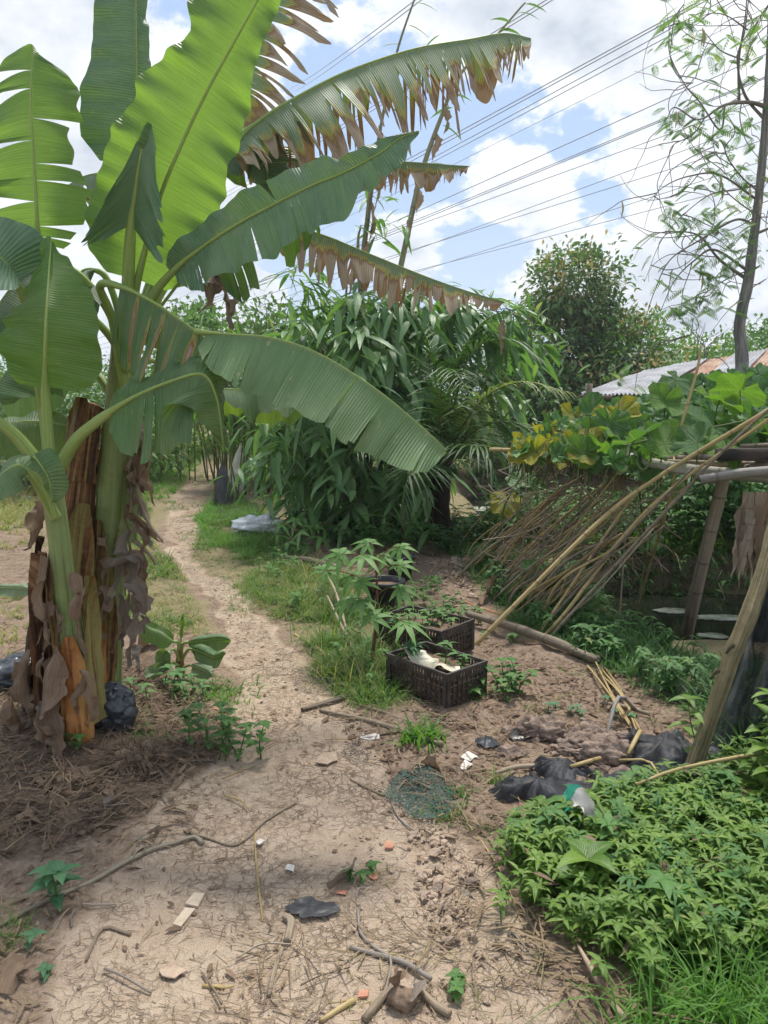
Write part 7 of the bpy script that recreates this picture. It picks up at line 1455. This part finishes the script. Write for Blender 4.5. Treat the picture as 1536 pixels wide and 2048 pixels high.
# ------------------------------------------------------------------ ground cover (nobody could count it)
def grassfield(name, label, poly, dens, per, L, w, mt, seed, noise_t=None, droop=.5, up=(.5, 2.2), pts=None, nseg=3):
    rs = np.random.RandomState(seed); p = scatter(poly, dens, rs, noise_t) if pts is None else pts; k = rs.randint(max(1, per // 2), per + 3, len(p)); i = np.repeat(np.arange(len(p)), k); n = len(i); a = rs.uniform(0, 6.28, n)
    sc = (.6 + .8 * rs.rand(len(p)))[i]; b = p[i] + np.stack([rs.normal(0, .018, n), rs.normal(0, .018, n), np.full(n, -.005)], 1); lm = MB()
    r = np.clip(rs.rand(len(p))[i] * .5 + rs.rand(n) * .55, 0, 1)
    leaves(lm, b, np.stack([np.cos(a), np.sin(a), rs.uniform(*up, n)], 1), L * sc * rs.uniform(.6, 1.2, n), w * sc ** .5, droop * rs.uniform(.4, 1.5, n), .25, nseg, 'blade', r, .3, rs, across=2)
    return tag(lm.build(name, MT[mt]), label, 'grass', kind='stuff')
grassfield('grass', 'short green grass between the path and the crates', G_RIGHT, 620, 9, .12, .0055, 'grass', 1, -.16)
grassfield('dry_grass', 'yellowing grass mixed into the green strip right of the path', G_RIGHT, 260, 7, .10, .005, 'drygrass', 31, -.1)
grassfield('grass', 'tall loose grass around the cassava', [(590, 1220), (630, 1340), (720, 1400), (810, 1330), (760, 1200), (680, 1150)], 120, 7, .34, .006, 'grass', 32, -.2, .5)
grassfield('grass', 'fine feathery grass left of the crates', [(600, 1240), (640, 1360), (700, 1420), (800, 1400), (790, 1300), (700, 1220)], 500, 11, .20, .0045, 'grass', 2, -.2, .6)
grassfield('grass', 'green grass along the left side of the path behind the banana stems', G_LEFT, 360, 9, .13, .007, 'grass', 3, -.12)
grassfield('dry_grass', 'yellow grass and stalks along the left side of the path', G_LEFT, 120, 7, .14, .006, 'drygrass', 33, -.3)
grassfield('dry_grass', 'yellowish grass of the field left of the path', [(-700, 1075), (-100, 1075), (60, 1060), (110, 1000), (200, 940), (330, 905), (380, 885), (380, 878), (-300, 878)], 60, 8, .30, .013, 'drygrass', 4, -.1)
grassfield('grass', 'sparse grass tufts on the trodden ground left of the banana stems', [(-400, 1060), (-300, 1350), (40, 1330), (160, 1100), (110, 1050)], 60, 9, .12, .008, 'drygrass', 5, .0)
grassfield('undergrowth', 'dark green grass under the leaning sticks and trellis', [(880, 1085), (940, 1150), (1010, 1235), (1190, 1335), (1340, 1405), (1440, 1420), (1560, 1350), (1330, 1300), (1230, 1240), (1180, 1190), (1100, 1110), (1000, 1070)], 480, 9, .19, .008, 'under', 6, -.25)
grassfield('undergrowth', 'rank green grass on the far bank of the ditch', [(940, 1090), (1200, 1112), (1650, 1122), (1750, 1090), (1500, 1062), (1000, 1052)], 520, 10, .44, .011, 'grass', 7, -.3)
grassfield('undergrowth', 'low green plants at the edge of the pond beyond the palm', [(940, 985), (1000, 1000), (1290, 1000), (1290, 985), (1100, 965), (950, 965)], 60, 9, .2, .012, 'lushgrass', 8, -.3)
grassfield('grass', 'lush long grass in the bottom right corner', LUSH, 1100, 9, .27, .0055, 'lushgrass', 9, -.3, .75, (.6, 2.6), nseg=6)
grassfield('grass', 'grass wisps in the lower left corner', [(-200, 1850), (-100, 2200), (60, 2200), (80, 2000), (110, 1890), (60, 1850)], 420, 8, .13, .004, 'grass', 10, -.05)
grassfield('grass', 'thin grass on the trodden path edges', [(380, 1110), (430, 1250), (520, 1330), (620, 1380), (560, 1290), (470, 1180), (420, 1100)], 200, 5, .05, .004, 'drygrass', 11, .02)
grassfield('grass', 'sparse small grass on the brown soil right of the crates', [(900, 1350), (1000, 1300), (1180, 1350), (1400, 1440), (1300, 1480), (1050, 1450)], 60, 7, .06, .005, 'grass', 12, .05)
grassfield('grass', 'pale grass sprouting at the bottom of the path', [(700, 1900), (1200, 1900), (1250, 2300), (700, 2300)], 160, 6, .05, .0032, 'drygrass', 13, .05)
grassfield('grass', 'distant grass around the garden', [(380, 880), (640, 1000), (1100, 960), (1700, 960), (1700, 876), (600, 874)], 8, 9, .4, .03, 'grass', 14, -.3)
grassfield('grass', 'bright grass strip beside the sacks', [(390, 1040), (450, 975), (520, 1030), (560, 1100), (440, 1130)], 500, 9, .15, .007, 'lushgrass', 15, -.2)
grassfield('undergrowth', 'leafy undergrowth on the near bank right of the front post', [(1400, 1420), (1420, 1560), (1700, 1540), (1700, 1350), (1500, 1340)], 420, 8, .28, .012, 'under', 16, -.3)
grassfield('grass', 'grass on the mound around the banana sucker', [(300, 1340), (280, 1440), (380, 1450), (480, 1430), (500, 1390), (430, 1340)], 260, 7, .07, .006, 'lushgrass', 17, -.0)

def herbs(name, label, poly, dens, h, L, w, mt, seed, nwh=4, noise_t=None):
    rs = np.random.RandomState(seed); p = scatter(poly, dens, rs, noise_t); n = len(p); hh = h * rs.uniform(.55, 1.15, n) * (1 + .35 * fbm(p, 3.0, 2, 4)); st = MB(); lm = MB()
    lean = rs.normal(0, .25, (n, 2)) * hh[:, None]; rp = rs.rand(n)
    for k in range(nwh):
        f = 1 - k * .2; c = p + np.stack([lean[:, 0] * f, lean[:, 1] * f, hh * f], 1)
        m = 5 if k == 0 else 3; a0 = rs.uniform(0, 6.28, n)
        for j in range(m):
            a = a0 + j * 6.283 / m + rs.normal(0, .2, n); s = (.55 if k == 0 and j > 2 else 1.0) * rs.uniform(.75, 1.2, n)
            leaves(lm, c, np.stack([np.cos(a), np.sin(a), rs.uniform(.15, .75, n)], 1), L * s, w * s, rs.uniform(.25, .7, n), .35, 3, 'ovate', np.clip(rp * .5 + (.45 if k == 0 else .1) * rs.rand(n) + (.1 if k == 0 else 0), 0, 1), .15, rs)
    top_ = p + np.stack([lean[:, 0], lean[:, 1], hh], 1); leaves(lm, p, unit(top_ - p), np.linalg.norm(top_ - p, axis=1), .005, 0, 0, 2, 'blade', 0.0, 0, rs, across=2)
    return tag(lm.build(name, MT[mt]), label, 'herbs', kind='stuff')
herbs('herb_carpet', 'dense carpet of bright green herb with pointed leaves in the lower right', HERB, 900, .12, .052, .0165, 'herb', 20, noise_t=-.34)
herbs('herb_carpet', 'scattered herb shoots at the edge of the herb carpet', [(970, 1760), (1040, 1640), (1200, 1600), (1390, 1560), (1400, 1600), (1200, 1650), (1060, 1700), (1030, 1850), (1180, 1970), (1290, 2000), (1250, 2030), (1120, 1950), (1000, 1850)], 130, .09, .045, .018, 'herb', 21, 3)
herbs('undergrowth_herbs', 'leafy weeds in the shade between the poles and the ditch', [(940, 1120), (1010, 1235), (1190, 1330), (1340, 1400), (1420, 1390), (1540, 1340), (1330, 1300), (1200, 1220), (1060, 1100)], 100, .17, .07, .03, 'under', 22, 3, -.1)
herbs('undergrowth_herbs', 'leafy weeds on the far bank behind the leaning sticks', [(940, 1090), (1200, 1112), (1650, 1122), (1750, 1090), (1500, 1062), (1000, 1055)], 170, .45, .09, .035, 'weed', 23, 4, -.1)
herbs('creeping_weeds', 'low green weeds between the two crates and the red mound', [(790, 1190), (800, 1290), (860, 1250), (940, 1270), (970, 1290), (940, 1220), (860, 1170)], 170, .09, .045, .026, 'weed', 24, 2, -.1)
herbs('undergrowth_herbs', 'dark weeds around the bamboo and palm feet', [(560, 1075), (700, 1110), (870, 1110), (960, 1100), (1000, 1065), (880, 1050), (600, 1040)], 40, .25, .11, .05, 'under', 25, 3)

def litter(name, label, poly, dens, L, w, mt, seed, noise_t=None, shape='blade', lift=.012, tilt=.10, droop=.05, across=2, roll=.35):
    rs = np.random.RandomState(seed); p = scatter(poly, dens, rs, noise_t, 2.2, seed); n = len(p); a = rs.uniform(0, 6.28, n); p[:, 2] += lift * rs.uniform(.4, 1.6, n); lm = MB(); l = L * rs.uniform(.3, 1.6, n)
    leaves(lm, p, np.stack([np.cos(a), np.sin(a), rs.normal(.02, tilt, n)], 1), l, w * rs.uniform(.5, 1.6, n), droop * rs.uniform(-1, 2, n), .15, 4, shape, None, roll, rs, across=across)
    return tag(lm.build(name, MT[mt]), label, 'litter', kind='stuff')
ALL = [(-300, 1420), (-300, 2300), (1300, 2300), (1200, 1960), (1050, 1830), (1010, 1700), (1100, 1620), (1380, 1560), (1460, 1420), (1190, 1330), (960, 1270), (930, 1130), (850, 1100), (800, 1200), (640, 1380), (450, 1250), (400, 1420)]
SOILR = [(600, 1400), (700, 1480), (850, 1620), (1000, 1780), (1010, 1700), (1100, 1620), (1380, 1570), (1460, 1420), (1190, 1335), (960, 1280), (930, 1380), (780, 1420)]
litter('leaf_litter', 'dark straw and leaf litter heaped under the banana stems', MULCH, 1500, .10, .0055, 'dirtstraw', 40, -.35, lift=.02, tilt=.22)
litter('straw_litter', 'pale straw over the dark litter under the bananas', MULCH, 900, .08, .004, 'straw', 55, -.2, lift=.03, tilt=.2)
litter('leaf_litter', 'brown shredded leaves under the banana stems', MULCH, 260, .08, .018, 'dry', 41, -.3, 'oval', .02, .22, .2, 3, .9)
litter('straw_litter', 'straw scattered over the whole path', PATH, 620, .05, .0024, 'straw', 42, -.15, lift=.006, tilt=.05)
litter('straw_litter', 'dark fine straw bits on the clay', PATH, 700, .032, .0022, 'dirtstraw', 43, -.2, lift=.005, tilt=.08)
litter('straw_litter', 'brown straw on the soil between crates and net heap', SOILR, 900, .06, .004, 'dirtstraw', 44, -.25, lift=.012, tilt=.14)
litter('straw_litter', 'pale straw on the soil between crates and net heap', SOILR, 420, .09, .0045, 'straw', 45, -.15, lift=.016, tilt=.14)
litter('leaf_litter', 'dry leaf scraps on the soil right of the path', SOILR, 150, .055, .018, 'dry', 46, -.15, 'oval', .012, .15, .15, 3, .6)
litter('leaf_litter', 'small dry leaf scraps on the clay', PATH, 60, .035, .012, 'dry', 47, -.1, 'oval', .008, .08, .1, 3, .4)
litter('straw_litter', 'heavy pale straw along the bottom and the edge of the herb carpet', [(520, 1900), (820, 1860), (1010, 1760), (1060, 1860), (1200, 1960), (1290, 2060), (1290, 2300), (450, 2300), (480, 2000)], 700, .13, .0045, 'straw', 48, -.25, lift=.014, tilt=.10)
litter('straw_litter', 'pale straw band below the herb carpet', [(1030, 1800), (1130, 1890), (1230, 1975), (1300, 2010), (1300, 2090), (1200, 2060), (1080, 1940), (1000, 1850)], 1300, .15, .006, 'straw', 49, None, lift=.02, tilt=.12)
litter('straw_litter', 'dry stalks littering the trodden ground left of the banana stems', [(-500, 1060), (-400, 1350), (40, 1340), (230, 1250), (300, 1300), (420, 1330), (380, 1200), (300, 1120), (100, 1055)], 130, .16, .007, 'straw', 50, -.2, lift=.015)
litter('straw_litter', 'dry leaf blades around the foot of the bamboo', [(540, 1080), (560, 1140), (700, 1170), (860, 1130), (940, 1200), (960, 1110), (800, 1080), (650, 1080)], 190, .16, .014, 'straw', 51, -.3, lift=.03, tilt=.25)
litter('straw_litter', 'dry stalks on the far end of the path', [(360, 1010), (430, 920), (480, 910), (450, 980), (400, 1060)], 60, .3, .012, 'straw', 52, -.3, lift=.02)
def rubble(name, label, poly, dens, r, mt, seed, noise_t=None, sq=.7):
    rs = np.random.RandomState(seed); p = scatter(poly, dens, rs, noise_t, 2.5, seed); n = len(p); mb = MB()
    base = np.array([[1, 0, 0], [-1, 0, 0], [0, 1, 0], [0, -1, 0], [0, 0, 1], [0, 0, -1.0]]); t = [[0, 2, 4], [2, 1, 4], [1, 3, 4], [3, 0, 4], [2, 0, 5], [1, 2, 5], [3, 1, 5], [0, 3, 5]]
    mids = {}; V = list(base); T = []
    for a, b, c in t:
        def md(i, j):
            k = (min(i, j), max(i, j))
            if k not in mids: V.append(unit(V[i] + V[j])); mids[k] = len(V) - 1
            return mids[k]
        x, y, z = md(a, b), md(b, c), md(c, a); T += [[a, x, z], [x, b, y], [z, y, c], [x, y, z]]
    V = np.array(V); K = len(V); rr = r * np.exp(rs.normal(0, .5, n)).clip(.35, 2.6); X = V[None] * rr[:, None, None] * (1 + rs.uniform(-.38, .38, (n, K)))[..., None] * np.stack([rs.uniform(.7, 1.4, n), rs.uniform(.7, 1.4, n), np.full(n, sq)], 1)[:, None]
    X = X + p[:, None]; X[..., 2] += (rr * .25)[:, None]; mb.add(X.reshape(-1, 3), T=(np.arange(n) * K)[:, None, None] + np.array(T)[None])
    return tag(mb.build(name, MT[mt], smooth=False), label, 'rubble', kind='stuff')
rubble('soil_crumbs', 'dark soil crumbs right of the path', SOILR, 700, .006, 'soil', 60, -.2)
rubble('soil_crumbs', 'crumbled pale clay on the rutted strip right of the path', [(810, 1680), (850, 1640), (960, 1700), (1040, 1840), (1060, 1930), (900, 1900), (840, 1790)], 1800, .0065, 'clodlite', 61, -.25)
rubble('soil_crumbs', 'larger clay lumps on the rutted strip', [(830, 1700), (870, 1690), (960, 1760), (1010, 1840), (900, 1830), (850, 1770)], 180, .014, 'clod', 62, -.1)
rubble('soil_crumbs', 'small clay crumbs all over the path', PATH, 420, .0035, 'clodlite', 63, -.1)
rubble('soil_crumbs', 'soil lumps around the mud clods', [(1000, 1440), (1180, 1440), (1300, 1500), (1290, 1560), (1120, 1540), (990, 1520)], 330, .015, 'clod', 64, -.2)
rubble('soil_crumbs', 'red gravelly earth of the mound beside the palm', [(850, 1125), (880, 1200), (960, 1230), (990, 1170), (930, 1110)], 500, .012, 'clodlite', 65, -.4)
rubble('soil_crumbs', 'dark crumbs in the litter under the banana stems', MULCH, 500, .008, 'soil', 66, -.2)

lm = MB(); rs = np.random.RandomState(5); c = G(262, 1535) + [0, .05, .01]; n = 900; d = rdir(n, -.05, 1, rs)
leaves(lm, c + d * np.array([.12, .09, .055]), d * [1, 1, .5] + rs.normal(0, .5, (n, 3)), rs.uniform(.03, .12, n), .004, .4, .1, 3, 'blade', None, .8, rs, across=2)
o_ = [o for o in C.objects if o.name == 'root_stump'][0]; lm_o = lm.build('root_fibres', MT['dirtstraw'], None, origin=ORG['root_stump']); lm_o.location = (0, 0, 0); lm_o.parent = o_

herbs('herb_carpet', 'darker broad leaved herb mixed through the carpet at the lower right', HERB, 60, .14, .085, .034, 'weed', 27, 3, -.05)
herbs('herb_carpet', 'reddish tipped older herb shoots in the carpet', HERB, 90, .16, .05, .015, 'under', 28, 4, -.1)
grassfield('grass', 'grass blades pushing through the herb carpet', HERB, 110, 5, .17, .004, 'lushgrass', 34, -.1, .6)

grassfield('undergrowth', 'long grass hanging over the dark far bank of the ditch', [(1150, 1108), (1700, 1116), (1700, 1138), (1150, 1128)], 300, 9, .3, .008, 'under', 35, -.4, 1.5, (.1, 1.0))

grassfield('undergrowth', 'rank weeds clothing the slope of the far ditch bank', [(1120, 1118), (1700, 1128), (1750, 1172), (1150, 1165)], 420, 9, .26, .009, 'under', 36, -.35, 1.0, (.3, 1.6))
herbs('undergrowth_herbs', 'leafy weeds on the slope of the far ditch bank', [(1120, 1112), (1700, 1120), (1750, 1165), (1150, 1158)], 110, .2, .08, .032, 'under', 37, 3, -.2)
litter('leaf_litter', 'dead brown leaves caught among the herb carpet', HERB, 120, .05, .015, 'dry', 56, -.2, 'oval', .09, .3, .3, 3, .8)
grassfield('grass', 'bright grass verges at the far end of the path', [(340, 1000), (420, 905), (440, 898), (380, 892), (250, 930), (240, 1010)], 60, 9, .22, .012, 'lushgrass', 38, -.3)
grassfield('grass', 'bright grass verge right of the far path', [(470, 960), (500, 905), (480, 898), (560, 900), (560, 980)], 60, 9, .22, .012, 'lushgrass', 39, -.3)
litter('straw_litter', 'dry grass litter between the grass tufts beside the path', G_RIGHT, 420, .08, .004, 'straw', 57, -.3, lift=.012, tilt=.15)
litter('straw_litter', 'dry litter on the ground left of the path', G_LEFT, 260, .09, .005, 'straw', 58, -.4, lift=.012, tilt=.12)
grassfield('grass', 'short sparse grass between the tufts right of the path', G_RIGHT, 260, 6, .055, .0045, 'grass', 41, -.9)
grassfield('grass', 'short sparse grass between the tufts left of the path', G_LEFT, 200, 6, .06, .005, 'grass', 42, -.9)
grassfield('grass', 'low grass creeping onto the path edges', [(360, 1120), (470, 1290), (560, 1330), (660, 1400), (760, 1480), (700, 1400), (560, 1240), (440, 1130), (400, 1050)], 130, 6, .05, .0045, 'grass', 43, -.15)
grassfield('grass', 'grass and weeds on the ground right of the herb carpet', [(1850, 1400), (2700, 1350), (2700, 2300), (1850, 2300)], 220, 8, .22, .007, 'lushgrass', 44, -.3)
herbs('creeping_weeds', 'low weeds right of the herb carpet', [(1850, 1400), (2700, 1350), (2700, 2300), (1850, 2300)], 60, .14, .06, .022, 'weed', 45, 3, -.2)
grassfield('grass', 'grass on the near side of the ditch beyond the right frame edge', [(1600, 1330), (2600, 1330), (2600, 1420), (1700, 1440)], 200, 8, .3, .008, 'grass', 46, -.3)
rubble('soil_crumbs', 'broken clods lying on and around the black net heap', [(1050, 1520), (1200, 1510), (1330, 1560), (1300, 1620), (1080, 1610)], 60, .02, 'clod', 67, -.6)
litter('leaf_litter', 'small dry leaves and straw along the left side of the clay', [(-200, 1700), (0, 1730), (300, 1600), (420, 1540), (420, 1620), (150, 1800), (90, 2000), (60, 2300), (-200, 2300)], 500, .06, .007, 'straw', 59, -.25, lift=.012, tilt=.14)
litter('leaf_litter', 'brown leaf scraps along the left side of the clay', [(-200, 1700), (0, 1730), (300, 1600), (420, 1540), (420, 1620), (150, 1800), (90, 2000), (60, 2300), (-200, 2300)], 160, .06, .016, 'dry', 68, -.2, 'oval', .012, .15, .2, 3, .7)
grassfield('grass', 'patchy grass growing into both edges of the middle path', [(320, 1010), (400, 940), (440, 960), (420, 1100), (520, 1230), (620, 1350), (560, 1340), (470, 1260), (400, 1150)], 190, 7, .08, .005, 'grass', 47, .02)
grassfield('dry_grass', 'scruffy weeds among the grass beside the cassava and crates', [(560, 1150), (600, 1290), (660, 1380), (800, 1390), (800, 1300), (700, 1180), (620, 1120)], 90, 7, .26, .006, 'drygrass', 48, -.1, .6)
herbs('creeping_weeds', 'leafy weeds scattered in the grass verge left of the cassava', [(480, 1100), (560, 1220), (640, 1330), (760, 1390), (780, 1280), (680, 1150), (560, 1080)], 45, .14, .055, .02, 'weed', 49, 3, -.1)
hz = MB(); hz.box([0, 110, 24.0], [344, 304, 54.0]); tag(hz.build('haze', MT['haze'], origin=(0, 0, 0), smooth=False), None, None, kind='stuff')
